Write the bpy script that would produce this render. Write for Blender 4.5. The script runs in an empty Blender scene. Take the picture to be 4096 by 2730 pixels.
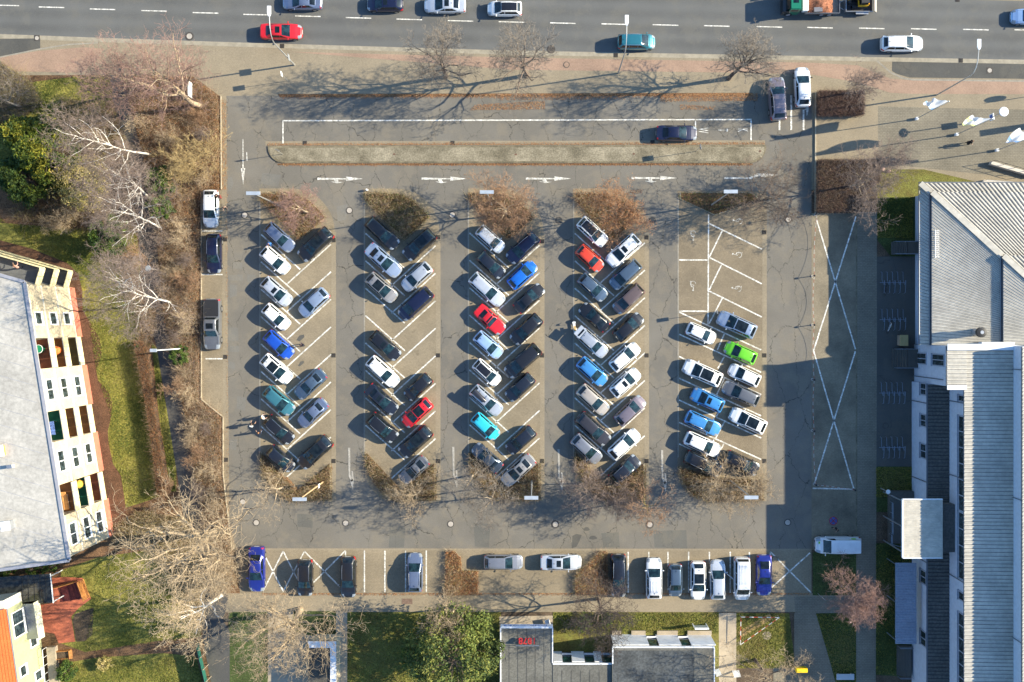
import bpy, bmesh, math, random
import numpy as np
from mathutils import Vector, Matrix
R = math.radians
random.seed(7)
scene = bpy.context.scene
COL = scene.collection
# ---- survey frame: photo pixels (4096 wide) -> metres, origin under the drone
S, H, NX, NY = 33.3, 115.0, 2145.0, 1300.0
ROWS = (0, 683, 1366, 2047)
def W(px, py, z=0.0):
    k = (H - z) / H
    return Vector(((px - NX) / S * k, (NY - py) / S * k, z))
def F(i, j, x, y): return (i * 1024 + x / 2.296, ROWS[j] + y / 2.296)
def C(i, j, x, y, z=0.0): return W(*F(i, j, x, y), z)
SUN_EL, SUN_T = R(27.5), math.tan(R(27.5))
SUN = Vector((0.989 * math.cos(SUN_EL), 0.148 * math.cos(SUN_EL), math.sin(SUN_EL))).normalized()

# ---- materials
MATS = {}
def nt(name):
    m = bpy.data.materials.new(name); m.use_nodes = True
    t = m.node_tree; b = t.nodes['Principled BSDF']
    return m, t, b
def node(t, typ, **kw):
    n = t.nodes.new(typ)
    for k, v in kw.items():
        if k in n.inputs: n.inputs[k].default_value = v
        else: setattr(n, k, v)
    return n
def math_n(t, op, a, b=None):
    n = t.nodes.new('ShaderNodeMath'); n.operation = op
    for i, v in enumerate((a, b)):
        if v is None: continue
        if isinstance(v, (int, float)): n.inputs[i].default_value = v
        else: t.links.new(v, n.inputs[i])
    return n.outputs[0]
def mixc(t, f, a, b, mode='MIX'):
    n = t.nodes.new('ShaderNodeMix'); n.data_type = 'RGBA'; n.blend_type = mode
    for i, v in ((0, f), (6, a), (7, b)):
        if isinstance(v, (int, float)): n.inputs[i].default_value = v
        elif isinstance(v, tuple): n.inputs[i].default_value = v if len(v) == 4 else (*v, 1)
        else: t.links.new(v, n.inputs[i])
    return n.outputs[2]
def noise(t, vec, scale, detail=4, rough=.6, lo=.35, hi=.65):
    n = node(t, 'ShaderNodeTexNoise', Scale=scale, Detail=detail, Roughness=rough)
    t.links.new(vec, n.inputs['Vector'])
    r = t.nodes.new('ShaderNodeMapRange'); r.inputs[1].default_value = lo; r.inputs[2].default_value = hi
    t.links.new(n.outputs[0], r.inputs[0])
    return r.outputs[0]
def coords(t):
    g = t.nodes.new('ShaderNodeNewGeometry'); return g.outputs['Position']
def mul(c, f): return tuple(min(1, x * f) for x in c)
def pm(name, col, rough=.85, var=.2, scale=.8, var2=.25, scale2=14, col2=None, bump=0., spec=.3, metal=0.):
    """a surface with broad and fine procedural variation in its own colour"""
    if name in MATS: return MATS[name]
    m, t, b = nt(name); P = coords(t)
    c = mixc(t, noise(t, P, scale), mul(col, 1 - var), mul(col2 or col, 1 + var))
    c = mixc(t, noise(t, P, scale2, 3), mixc(t, 1.0, c, (1 - var2,) * 3, 'MULTIPLY'), mixc(t, 1.0, c, (1 + var2,) * 3, 'MULTIPLY'))
    t.links.new(c, b.inputs['Base Color'])
    b.inputs['Roughness'].default_value = rough; b.inputs['Specular IOR Level'].default_value = spec; b.inputs['Metallic'].default_value = metal
    if bump:
        bn = node(t, 'ShaderNodeBump', Strength=.6, Distance=bump)
        t.links.new(noise(t, P, scale2 * 1.5, 4), bn.inputs['Height']); t.links.new(bn.outputs[0], b.inputs['Normal'])
    MATS[name] = m; return m
def plain(name, col, rough=.5, metal=0., spec=.5, coat=0., emit=None):
    if name in MATS: return MATS[name]
    m, t, b = nt(name); P = coords(t)
    c = mixc(t, noise(t, P, 2.3, 3), mul(col, .93), mul(col, 1.06))
    t.links.new(c, b.inputs['Base Color'])
    b.inputs['Roughness'].default_value = rough; b.inputs['Metallic'].default_value = metal
    b.inputs['Specular IOR Level'].default_value = spec; b.inputs['Coat Weight'].default_value = coat
    b.inputs['Coat Roughness'].default_value = .06
    MATS[name] = m; return m
def asphalt(name, col, crack=1., cs=.3, tracks=0., warm=(1.06, 1., .9)):
    m, t, b = nt(name); P = coords(t)
    c = mixc(t, noise(t, P, .12, 5, .6, .3, .7), mul(col, .82), mul(mul(col, 1.16), 1))
    c = mixc(t, math_n(t, 'MULTIPLY', noise(t, P, .35, 4, .7, .5, .6), .5), c, tuple(col[i] * 1.2 * warm[i] for i in range(3)))
    c = mixc(t, noise(t, P, 9, 4, .8, .3, .7), mixc(t, 1.0, c, (.84,) * 3, 'MULTIPLY'), mixc(t, 1.0, c, (1.16,) * 3, 'MULTIPLY'))
    if tracks:
        sp = t.nodes.new('ShaderNodeSeparateXYZ'); t.links.new(P, sp.inputs[0])
        yy = math_n(t, 'ADD', sp.outputs[1], math_n(t, 'MULTIPLY', sp.outputs[0], .0255))
        s = math_n(t, 'ABSOLUTE', math_n(t, 'SINE', math_n(t, 'MULTIPLY', yy, 1.75)))
        s = math_n(t, 'MULTIPLY', math_n(t, 'MULTIPLY', s, s), tracks)
        c = mixc(t, s, c, mul(col, 1.5))
    if crack:
        wv = node(t, 'ShaderNodeTexNoise', Scale=.9, Detail=5, Roughness=.65); t.links.new(P, wv.inputs['Vector'])
        vm = t.nodes.new('ShaderNodeVectorMath'); vm.operation = 'SCALE'; vm.inputs['Scale'].default_value = 1.6
        t.links.new(wv.outputs[1], vm.inputs[0])
        va = t.nodes.new('ShaderNodeVectorMath'); va.operation = 'ADD'; t.links.new(P, va.inputs[0]); t.links.new(vm.outputs[0], va.inputs[1])
        mp = node(t, 'ShaderNodeMapping'); mp.inputs['Scale'].default_value = (1.25, .55, 1); t.links.new(va.outputs[0], mp.inputs[0])
        vo = t.nodes.new('ShaderNodeTexVoronoi'); vo.feature = 'DISTANCE_TO_EDGE'; vo.voronoi_dimensions = '2D'; vo.inputs['Scale'].default_value = cs
        t.links.new(mp.outputs[0], vo.inputs['Vector'])
        e = math_n(t, 'LESS_THAN', vo.outputs['Distance'], .0085)
        e = math_n(t, 'MULTIPLY', math_n(t, 'MULTIPLY', e, noise(t, P, .22, 3, .6, .36, .52)), crack)
        c = mixc(t, e, c, mul(col, .35))
    t.links.new(c, b.inputs['Base Color']); b.inputs['Roughness'].default_value = .9; b.inputs['Specular IOR Level'].default_value = .25
    bn = node(t, 'ShaderNodeBump', Strength=.35, Distance=.02)
    t.links.new(noise(t, P, 40, 3), bn.inputs['Height']); t.links.new(bn.outputs[0], b.inputs['Normal'])
    MATS[name] = m; return m
def pavers(name, col, col2, bw=.2, bh=.1, rot=0., mortar=.55, stain=.25, msize=.08, spots=0.):
    m, t, b = nt(name); P = coords(t)
    mp = node(t, 'ShaderNodeMapping'); mp.inputs['Rotation'].default_value = (0, 0, rot); t.links.new(P, mp.inputs[0])
    br = t.nodes.new('ShaderNodeTexBrick'); br.inputs['Scale'].default_value = 1
    br.inputs['Brick Width'].default_value = bw; br.inputs['Row Height'].default_value = bh
    br.inputs['Mortar Size'].default_value = msize * bh; br.inputs['Mortar Smooth'].default_value = .2
    br.inputs['Color1'].default_value = (*col, 1); br.inputs['Color2'].default_value = (*col2, 1); br.inputs['Mortar'].default_value = (*mul(col, mortar), 1)
    t.links.new(mp.outputs[0], br.inputs['Vector'])
    c = br.outputs[0]
    c = mixc(t, noise(t, P, .25, 5, .65, .3, .7), mixc(t, 1.0, c, (1 - stain,) * 3, 'MULTIPLY'), mixc(t, 1.0, c, (1 + stain * .6, 1 + stain * .55, 1 + stain * .45), 'MULTIPLY'))
    c = mixc(t, noise(t, P, 5, 4, .75, .3, .7), mixc(t, 1.0, c, (.86,) * 3, 'MULTIPLY'), mixc(t, 1.0, c, (1.14,) * 3, 'MULTIPLY'))
    if spots: c = mixc(t, math_n(t, 'MULTIPLY', noise(t, P, .8, 3, .55, .66, .74), spots), c, mul(col, .35))
    t.links.new(c, b.inputs['Base Color']); b.inputs['Roughness'].default_value = .92; b.inputs['Specular IOR Level'].default_value = .2
    MATS[name] = m; return m

# ---- mesh builder (numpy)
class MB:
    def __init__(s): s.v = []; s.f = []; s.mi = []; s.n = 0; s.cur = 0
    def add(s, v, f, mi=None):
        v = np.asarray(v, dtype=np.float64).reshape(-1, 3)
        s.v.append(v)
        for q in f: s.f.append([i + s.n for i in q]); s.mi.append(s.cur if mi is None else mi)
        s.n += len(v); return s
    def box(s, c, d, rz=0., mi=None, tilt=None):
        x, y, z = d[0] / 2, d[1] / 2, d[2] / 2
        v = np.array([(a * x, b * y, e * z) for e in (-1, 1) for a, b in ((-1, -1), (1, -1), (1, 1), (-1, 1))])
        M = Matrix.Rotation(rz, 3, 'Z')
        if tilt is not None: M = M @ Matrix.Rotation(tilt[1], 3, tilt[0])
        v = v @ np.array(M).T + np.array(c)
        return s.add(v, [(3, 2, 1, 0), (4, 5, 6, 7), (0, 1, 5, 4), (1, 2, 6, 5), (2, 3, 7, 6), (3, 0, 4, 7)], mi)
    def tube(s, pts, r, k=8, cap=True, mi=None):
        pts = [Vector(p) for p in pts]; n = len(pts)
        rs = [r] * n if isinstance(r, (int, float)) else list(r)
        v = []; up = None
        for i, p in enumerate(pts):
            d = (pts[min(i + 1, n - 1)] - pts[max(i - 1, 0)]).normalized()
            a = d.orthogonal().normalized() if up is None else (up - d * up.dot(d)).normalized()
            up = a; bb = d.cross(a)
            for q in range(k):
                th = 2 * math.pi * q / k
                v.append(p + (a * math.cos(th) + bb * math.sin(th)) * rs[i])
        f = [(i * k + q, i * k + (q + 1) % k, (i + 1) * k + (q + 1) % k, (i + 1) * k + q) for i in range(n - 1) for q in range(k)]
        if cap: f += [tuple(range(k))[::-1], tuple((n - 1) * k + q for q in range(k))]
        return s.add([tuple(x) for x in v], f, mi)
    def cyl(s, c, r, h, k=16, mi=None, r2=None):
        c = Vector(c); return s.tube([c, c + Vector((0, 0, h))], [r, r if r2 is None else r2], k, True, mi)
    def prism(s, pts, z0, z1, mi=None, mtop=None):
        n = len(pts); v = [(p[0], p[1], z0) for p in pts] + [(p[0], p[1], z1) for p in pts]
        a = sum(pts[i][0] * pts[(i + 1) % n][1] - pts[(i + 1) % n][0] * pts[i][1] for i in range(n))
        o = list(range(n))
        base = s.n
        f = [(i, (i + 1) % n, n + (i + 1) % n, n + i) for i in o]
        if a < 0: f = [q[::-1] for q in f]
        s.add(v, f, mi)
        top = [base + n + i for i in o]; bot = [base + i for i in o]
        s.f.append(top if a > 0 else top[::-1]); s.mi.append((s.cur if mi is None else mi) if mtop is None else mtop)
        s.f.append(bot[::-1] if a > 0 else bot); s.mi.append(s.cur if mi is None else mi)
        return s
    def quad(s, a, b, c, d, mi=None): return s.add([tuple(a), tuple(b), tuple(c), tuple(d)], [(0, 1, 2, 3)], mi)
    def grid(s, rows, mi=None, flip=False):
        m, n = len(rows), len(rows[0]); v = [tuple(p) for r in rows for p in r]
        f = [(i * n + j, i * n + j + 1, (i + 1) * n + j + 1, (i + 1) * n + j) for i in range(m - 1) for j in range(n - 1)]
        if flip: f = [q[::-1] for q in f]
        return s.add(v, f, mi)
    def ball(s, c, r, k=10, mi=None, sc=(1, 1, 1)):
        rows = [[(c[0] + r * sc[0] * math.sin(math.pi * i / (k // 2)) * math.cos(2 * math.pi * j / k), c[1] + r * sc[1] * math.sin(math.pi * i / (k // 2)) * math.sin(2 * math.pi * j / k), c[2] + r * sc[2] * math.cos(math.pi * i / (k // 2))) for j in range(k + 1)] for i in range(k // 2 + 1)]
        return s.grid(rows, mi, True)
    def mesh(s, name, smooth=False, ang=35):
        me = bpy.data.meshes.new(name)
        v = np.concatenate(s.v) if s.v else np.zeros((0, 3))
        me.from_pydata(v.tolist(), [], s.f)
        if any(s.mi): me.polygons.foreach_set('material_index', s.mi)
        if smooth:
            me.polygons.foreach_set('use_smooth', [True] * len(me.polygons)); me.set_sharp_from_angle(angle=R(ang))
        me.update(); return me
    def build(s, name, mats, parent=None, smooth=False, loc=None, ang=35):
        return obj(name, s.mesh(name, smooth, ang), mats, parent, loc)
def obj(name, me, mats, parent=None, loc=None):
    o = bpy.data.objects.new(name, me); COL.objects.link(o)
    if mats is not None:
        for m in (mats if isinstance(mats, (list, tuple)) else [mats]): me.materials.append(m)
    if parent is not None: o.parent = parent
    if loc is not None: o.location = loc
    return o
def tag(o, label, cat, group=None, kind=None):
    if label: o['label'] = label
    if cat: o['category'] = cat
    if group: o['group'] = group
    if kind: o['kind'] = kind
    return o
def thing(name, label, cat, loc=(0, 0, 0), rz=0., group=None):
    o = bpy.data.objects.new(name, None); COL.objects.link(o)
    o.empty_display_size = .3; o.location = loc; o.rotation_euler = (0, 0, rz)
    return tag(o, label, cat, group)
KIDS = {}
def dup(root, loc=None, rz=None, label=None, scale=None):
    def cp(o, par):
        c = o.copy(); COL.objects.link(c)
        if par is not None: c.parent = par
        for ch in KID.get(o.name, []): cp(ch, c)
        return c
    KID = {}
    for o in list(root.children_recursive): KID.setdefault(o.parent.name, []).append(o)
    r = cp(root, None)
    if loc is not None: r.location = loc
    if rz is not None: r.rotation_euler = (0, 0, rz)
    if scale is not None: r.scale = scale
    if label: r['label'] = label
    return r
def fast_mesh(name, v, f, mi=None):
    """v Nx3, f MxK (K=3 or 4) numpy -> mesh"""
    me = bpy.data.meshes.new(name); k = f.shape[1]
    me.vertices.add(len(v)); me.vertices.foreach_set('co', np.ascontiguousarray(v, dtype=np.float32).ravel())
    me.loops.add(f.size); me.loops.foreach_set('vertex_index', np.ascontiguousarray(f, dtype=np.int32).ravel())
    me.polygons.add(len(f)); me.polygons.foreach_set('loop_start', np.arange(0, f.size, k, dtype=np.int32))
    if mi is not None: me.polygons.foreach_set('material_index', np.ascontiguousarray(mi, dtype=np.int32))
    me.update(calc_edges=True); me.validate(); return me
def seg_mesh(segs, k=3):
    """segs: N x 8 (p0, p1, r0, r1) -> verts, quads of open k-gon frusta"""
    a = np.asarray(segs, dtype=np.float64); p0, p1, r0, r1 = a[:, :3], a[:, 3:6], a[:, 6:7], a[:, 7:8]
    d = p1 - p0; d /= np.maximum(np.linalg.norm(d, axis=1, keepdims=True), 1e-6)
    ref = np.where(np.abs(d[:, 2:3]) < .9, np.array([[0, 0, 1.]]), np.array([[1., 0, 0]]))
    u = np.cross(d, ref); u /= np.linalg.norm(u, axis=1, keepdims=True); w = np.cross(d, u)
    N = len(a); v = np.zeros((N, 2 * k, 3))
    for q in range(k):
        th = 2 * math.pi * q / k; e = u * math.cos(th) + w * math.sin(th)
        v[:, q] = p0 - d * r0 * .3 + e * r0; v[:, k + q] = p1 + e * r1
    b = (np.arange(N) * 2 * k)[:, None]
    f = np.concatenate([b + np.array([[q, (q + 1) % k, k + (q + 1) % k, k + q]]) for q in range(k)], axis=1).reshape(-1, 4)
    return v.reshape(-1, 3), f
def leaf_mesh(P, size, rng, flat=.0, nrm=None, elong=1.0):
    """one small leaf quad per point; random tilt (flat=1 -> lying)"""
    N = len(P); th = rng.uniform(0, 2 * math.pi, N)
    a = np.stack([np.cos(th), np.sin(th), rng.uniform(-1, 1, N) * (1 - flat)], 1); a /= np.linalg.norm(a, axis=1, keepdims=True)
    t = rng.normal(size=(N, 3)); t[:, 2] *= (1 - flat)
    b = np.cross(a, t); b = np.cross(a, np.array([[0, 0, 1.]])) * flat + b * (1 - flat); b /= np.maximum(np.linalg.norm(b, axis=1, keepdims=True), 1e-5)
    s = (size * rng.uniform(.6, 1.3, N))[:, None]
    v = np.stack([P - a * s * elong, P + b * s * .5, P + a * s * elong, P - b * s * .5], 1).reshape(-1, 3)
    return v, np.arange(N * 4).reshape(-1, 4)
def in_poly(pts, poly):
    x, y = pts[:, 0], pts[:, 1]; c = np.zeros(len(pts), bool); n = len(poly)
    for i in range(n):
        x0, y0 = poly[i][0], poly[i][1]; x1, y1 = poly[(i + 1) % n][0], poly[(i + 1) % n][1]
        if y0 == y1: continue
        c ^= ((y0 > y) != (y1 > y)) & (x < (x1 - x0) * (y - y0) / (y1 - y0) + x0)
    return c
def sample_poly(poly, n, rng):
    xs = [p[0] for p in poly]; ys = [p[1] for p in poly]; out = np.zeros((0, 2))
    while len(out) < n:
        q = rng.uniform((min(xs), min(ys)), (max(xs), max(ys)), (n * 2, 2)); out = np.concatenate([out, q[in_poly(q, poly)]])
    return out[:n]
def sheet(name, pts, z, mat, kind='structure', label=None, cat=None):
    """a level sheet: pts are photo pixels"""
    me = bpy.data.meshes.new(name); v = [tuple(W(*p))[:2] + (z,) for p in pts]
    a = sum(v[i][0] * v[(i + 1) % len(v)][1] - v[(i + 1) % len(v)][0] * v[i][1] for i in range(len(v)))
    if a < 0: v = v[::-1]
    me.from_pydata(v, [], [tuple(range(len(v)))]); me.update()
    return tag(obj(name, me, mat), label, cat, None, kind)
def sheets(name, polys, z, mat, kind='structure'):
    mb = MB()
    for pts in polys:
        v = [tuple(W(*p))[:2] + (z,) for p in pts]
        a = sum(v[i][0] * v[(i + 1) % len(v)][1] - v[(i + 1) % len(v)][0] * v[i][1] for i in range(len(v)))
        mb.add(v if a > 0 else v[::-1], [tuple(range(len(v)))])
    return tag(mb.build(name, mat), None, None, None, kind)
def strip(pts, w):
    """poly line (pixels) -> polygon pixels of width w"""
    L, Rr = [], []
    for i, p in enumerate(pts):
        a, b = pts[max(i - 1, 0)], pts[min(i + 1, len(pts) - 1)]
        dx, dy = b[0] - a[0], b[1] - a[1]; l = math.hypot(dx, dy); nx, ny = -dy / l * w / 2, dx / l * w / 2
        L.append((p[0] + nx, p[1] + ny)); Rr.append((p[0] - nx, p[1] - ny))
    return L + Rr[::-1]
def arc(cx, cy, r, a0, a1, n=8): return [(cx + r * math.cos(R(a0 + (a1 - a0) * i / n)), cy + r * math.sin(R(a0 + (a1 - a0) * i / n))) for i in range(n + 1)]
# ================= world, sun, camera
world = bpy.data.worlds.new("World"); scene.world = world; world.use_nodes = True
wt = world.node_tree; bg = wt.nodes['Background']
sky = wt.nodes.new('ShaderNodeTexSky'); sky.sky_type = 'NISHITA'; sky.sun_disc = False
sky.sun_elevation = SUN_EL; sky.sun_rotation = math.atan2(SUN.x, SUN.y); sky.altitude = 150; sky.air_density = 1.0; sky.dust_density = .6; sky.ozone_density = 2.4
wt.links.new(mixc(wt, 1.0, sky.outputs[0], (.80, 1.02, 1.17), 'MULTIPLY'), bg.inputs[0]); bg.inputs[1].default_value = SKY_STRENGTH = .112
ld = bpy.data.lights.new('sun', 'SUN'); ld.energy = 5.0; ld.angle = R(.5); ld.color = (1, .895, .68)
lo = bpy.data.objects.new('sun', ld); COL.objects.link(lo); lo.rotation_euler = SUN.to_track_quat('Z', 'Y').to_euler(); lo.location = SUN * 80
cd = bpy.data.cameras.new('camera'); cam = bpy.data.objects.new('camera', cd); COL.objects.link(cam); scene.camera = cam
cam.location = (0, 0, H); cd.sensor_width = 36; cd.sensor_fit = 'HORIZONTAL'; cd.lens = H * S / 4096 * 36
cd.shift_x = (2048 - NX) / 4096; cd.shift_y = (NY - 1365) / 4096; cd.clip_end = 1000; cd.clip_start = 1
vs = scene.view_settings; vs.view_transform = 'Standard'; vs.look = 'None'; vs.gamma = 1; vs.exposure = 1.17
scene.cycles.max_bounces = 6; scene.cycles.sample_clamp_indirect = 4

# ================= ground materials
M_SOIL = pm('soil', (.105, .075, .05), .95, .3, .5, .35, 9, bump=.04)
M_LITTER = pm('leaf_litter', (.15, .085, .045), .95, .35, .6, .45, 7, bump=.05)
M_ROAD = asphalt('road_asphalt', (.112, .112, .107), 0, tracks=.30)
M_ASPH = asphalt('lot_asphalt', (.163, .150, .127), .9, .30)
M_ASPH2 = asphalt('dark_asphalt', (.092, .09, .082), .3, .3)
M_PATH = asphalt('path_asphalt', (.088, .086, .083), .2, .3)
M_PAVE = pavers('stall_pavers', (.285, .235, .162), (.25, .208, .146), spots=.5)
M_PAVEH = pavers('herringbone_pavers', (.275, .225, .155), (.235, .193, .138), rot=R(45), mortar=.45, msize=.12)
M_PAVED = pavers('dark_pavers', (.25, .215, .155), (.215, .185, .136), stain=.4)
M_WALK = pavers('walk_pavers', (.30, .25, .175), (.275, .23, .163), stain=.15)
M_PINK = pavers('pink_pavers', (.365, .25, .182), (.335, .23, .168), stain=.2)
M_PLAZA = pavers('plaza_pavers', (.225, .20, .152), (.20, .178, .137), .4, .2, mortar=.5, msize=.07)
M_KERB = pm('kerb_stone', (.27, .245, .20), .9, .15, 1.5, .15, 20)
M_KERBL = pm('kerb_pale', (.42, .36, .26), .9, .15, 1.5, .12, 20)
M_MOSSK = pm('moss_kerb', (.17, .145, .095), .95, .3, 1.2, .25, 12)
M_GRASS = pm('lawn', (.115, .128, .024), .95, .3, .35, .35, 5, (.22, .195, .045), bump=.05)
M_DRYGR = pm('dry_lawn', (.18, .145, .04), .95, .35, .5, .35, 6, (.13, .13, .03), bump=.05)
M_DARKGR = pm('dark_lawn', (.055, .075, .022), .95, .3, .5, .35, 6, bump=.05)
M_MULCH = pm('bark_mulch', (.125, .065, .038), .95, .2, 1.2, .5, 11, bump=.05)
M_ISLE = pm('mossy_concrete', (.185, .160, .108), .95, .25, .35, .28, 6, (.235, .205, .145), bump=.01)
M_WHITE = pm('road_paint', (.50, .48, .42), .85, .18, 2., .35, 5, (.68, .66, .60))
M_WORN = pm('worn_paint', (.34, .32, .28), .85, .2, 1.5, .3, 18)
M_PANEL = pm('concrete_slab', (.36, .30, .22), .9, .12, .8, .1, 15)
M_TERRA = pm('terracotta_paving', (.46, .135, .075), .9, .15, 1.5, .18, 12)

mb = MB(); mb.quad((-200, -200, -.02), (200, -200, -.02), (200, 200, -.02), (-200, 200, -.02))
tag(mb.build('ground', M_SOIL), None, None, None, 'structure')
# road with its slight bend
RE = [(-400, 128), (0, 137), (512, 156), (1024, 173), (2048, 203), (3072, 222), (4096, 240), (4500, 246)]   # lower edge
RU = [(-400, -190), (0, -165), (1024, -110), (2048, -58), (3072, -20), (4096, 5), (4500, 12)]               # upper edge
sheet('road', RE + RU[::-1], 0, M_ROAD)
off = lambda L, d: [(x, y + d) for x, y in L]
sheet('north_pavement', RU + off(RU, -330)[::-1], .0, M_WALK)
sheet('gutter', RE + off(RE, 17)[::-1], .004, pm('gutter_stone', (.30, .265, .20), .9, .15, 1.5, .12, 20))
# sidewalk: pavers everywhere between the gutter and the car park, pink cycle band on top
edge = off(RE, 17)
sheet('sidewalk', edge + [(4500, 760), (3246, 760), (3246, 376), (905, 384), (880, 386), F(0, 0, 1780, 708), F(0, 0, 1000, 692), (-400, 303)], .008, M_WALK)
pk = [(-400, 222), (0, 231), (150, 200), (330, 178), (500, 187), (905, 197), (1160, 208), (2048, 231), (3000, 247), (3250, 252), (3430, 262), (3560, 315), (3640, 322), (4096, 326), (4500, 330)]
pl = [(-400, 290), (0, 285), (330, 292), (560, 275), (905, 255), (1160, 258), (2048, 280), (3000, 292), (3250, 300), (3430, 330), (3560, 372), (3640, 376), (4096, 378), (4500, 380)]
sheet('cycle_path', [(-400, 222), (0, 231), (150, 205), (330, 190), (420, 196), (330, 292), (0, 285), (-400, 290)], .012, M_PINK)
i0, i1 = 6, len(pk)
sheet('cycle_path', pk[6:] + pl[6:][::-1], .012, M_PINK)
sheet('plaza', [F(3, 0, 1010, 980), F(3, 0, 2351, 1010), (4500, 440), (4500, 760), F(3, 0, 1010, 1500)], .012, M_PLAZA)
sheet('layby', [(-400, 160), F(0, 0, 370, 355), F(0, 0, 370, 445), F(0, 0, 0, 522), (-400, 260)], .012, M_ASPH2)
sheet('layby', [F(3, 0, 1140, 568), F(3, 0, 2351, 590), (4500, 262), (4500, 322), F(3, 0, 2000, 722), F(3, 0, 1300, 715), F(3, 0, 1180, 680), F(3, 0, 1138, 655)], .012, M_ASPH2)
sheet('layby_kerb', strip([F(3, 0, 1000, 560), F(3, 0, 1130, 670), F(3, 0, 1240, 722), F(3, 0, 1330, 735), (4500, 330)], 6), .016, M_KERB)
sheet('layby_kerb', strip([F(0, 0, 0, 527), F(0, 0, 370, 452), F(0, 0, 620, 412), F(0, 0, 900, 395)], 5), .016, M_KERB)
# ---- car park
sheet('parking_lane', [(905, 384), (3246, 376), (3246, 2197), (905, 2197)], .004, M_ASPH)
sheet('parking_lane_north', [F(1, 0, 200, 866), (3010, 372), (3010, 384), (1120, 390)], .016, M_LITTER)
sheet('parking_strip', [(806, 760), (905, 760), (905, 1690), F(0, 2, 2050, 695), F(0, 2, 1850, 535)], .006, M_PAVE)
sheet('border_strip', [(882, 384), (906, 384), (911, 1366), (918, 2100), (945, 2197), (925, 2197), (893, 1900), (893, 1600), (887, 760)], .010, M_WALK)
COLX = [1037, 1455, 1871, 2292, 2710]; COLW = [307, 307, 307, 304, 357]
for k, (x0, w) in enumerate(zip(COLX, COLW)):
    if k < 4:
        p = [(x0, 755), (x0 + 130, 755)] + arc(x0 + 130, 755 + 172, 172, -90, 0, 10) + [(x0 + w, 930), (x0 + w, 2006), (x0 + 130, 2006)] + arc(x0 + 130, 2006 - 126, 126, 90, 180, 8)
    else:
        p = [(x0, 764), (x0 + w, 764), (x0 + w, 2000), (x0 + 120, 2006)] + arc(x0 + 120, 2006 - 120, 120, 90, 180, 8)
    sheet('parking_block', p, .012, M_PAVE if k < 4 else M_PAVEH)
    sheet('block_border', [(x0 + w - 18, 930), (x0 + w, 930), (x0 + w, 2006), (x0 + w - 18, 2006)], .016, M_WALK)
    sheet('block_border', [(x0, 790), (x0 + 5, 790), (x0 + 5, 1830), (x0, 1830)], .016, M_KERB)
sheet('south_stalls', [(940, 2197), (3246, 2199), (3246, 2374), (960, 2374)], .006, M_PAVE)
sheet('stall_edge', [(940, 2194), (3246, 2196), (3246, 2203), (940, 2202)], .010, M_WALK)
sheet('south_walk', [(880, 2374), (3500, 2374), (3500, 2449), (860, 2449)], .008, M_WALK)
sheet('south_walk', [F(2, 3, 1900, 930), F(2, 3, 2060, 930), F(2, 3, 2060, 1568), F(2, 3, 1900, 1568)], .009, M_PANEL)
sheet('south_walk', [F(1, 3, 735, 920), F(1, 3, 838, 920), F(1, 3, 838, 1600), F(1, 3, 735, 1600)], .009, M_PANEL)
sheet('south_walk', [F(1, 3, 110, 915), F(1, 3, 340, 915), F(1, 3, 330, 1100), F(1, 3, 735, 1190), F(1, 3, 735, 1640), F(1, 3, 110, 1640)], .006, M_PANEL)
sheet('south_walk', [F(3, 3, 240, 780), F(3, 3, 830, 780), F(3, 3, 990, 860), F(3, 3, 980, 1640), F(3, 3, 620, 1640), F(3, 3, 440, 935), F(3, 3, 250, 935)], .009, M_PLAZA)
sheet('south_walk', [F(3, 3, 240, 935), F(3, 3, 440, 935), F(3, 3, 620, 1640), F(2, 3, 2400, 1640), F(2, 3, 2400, 1440), F(3, 3, 240, 1440)], .009, M_PLAZA)
# right-hand lane of dark pavers, path beside it, cycle stand court
sheet('loading_lane', [(3246, 853), (3426, 853), (3426, 2140), (3246, 2140)], .008, M_PAVED)
sheet('loading_lane', [(3246, 2140), (3426, 2140), (3426, 2200), (3246, 2200)], .008, M_PAVED)
sheet('east_walk', [F(3, 1, 820, 380), F(3, 1, 1000, 380), F(3, 1, 1000, 1568), (3503, 2730), (3425, 2730), (3425, 1366)], .012, M_PLAZA)
sheet('lane_kerb', strip([(3426, 853), (3426, 2225)], 5), .016, M_MOSSK)
sheet('cycle_court', [F(3, 1, 1000, 790), (3680, 1027), (3680, 1880), (3503, 1880)], .006, M_ASPH2)
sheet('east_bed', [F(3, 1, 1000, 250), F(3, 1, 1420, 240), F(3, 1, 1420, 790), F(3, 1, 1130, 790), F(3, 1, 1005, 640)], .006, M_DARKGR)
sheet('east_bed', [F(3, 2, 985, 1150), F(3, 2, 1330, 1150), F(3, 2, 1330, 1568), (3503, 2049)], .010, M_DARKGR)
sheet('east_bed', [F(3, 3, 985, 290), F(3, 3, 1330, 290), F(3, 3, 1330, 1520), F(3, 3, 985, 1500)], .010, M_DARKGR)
sheet('hall_bed', [F(3, 1, 1000, -10), F(3, 1, 1430, -10), F(3, 1, 1900, 100), F(3, 1, 1400, 240), F(3, 1, 1000, 250)], .016, M_DRYGR)
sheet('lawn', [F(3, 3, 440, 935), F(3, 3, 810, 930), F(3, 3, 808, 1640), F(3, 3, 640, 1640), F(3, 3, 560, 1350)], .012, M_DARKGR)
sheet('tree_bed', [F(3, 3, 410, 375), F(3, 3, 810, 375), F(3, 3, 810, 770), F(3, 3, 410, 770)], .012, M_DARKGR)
sheet('lawn', [F(2, 3, 375, 925), F(2, 3, 1900, 925), F(2, 3, 1900, 1600), F(2, 3, 375, 1600)], .006, M_DRYGR)
sheet('lawn', [F(1, 3, 838, 920), F(1, 3, 2250, 915), F(1, 3, 2250, 1640), F(1, 3, 838, 1640)], .006, M_DRYGR)
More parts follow.
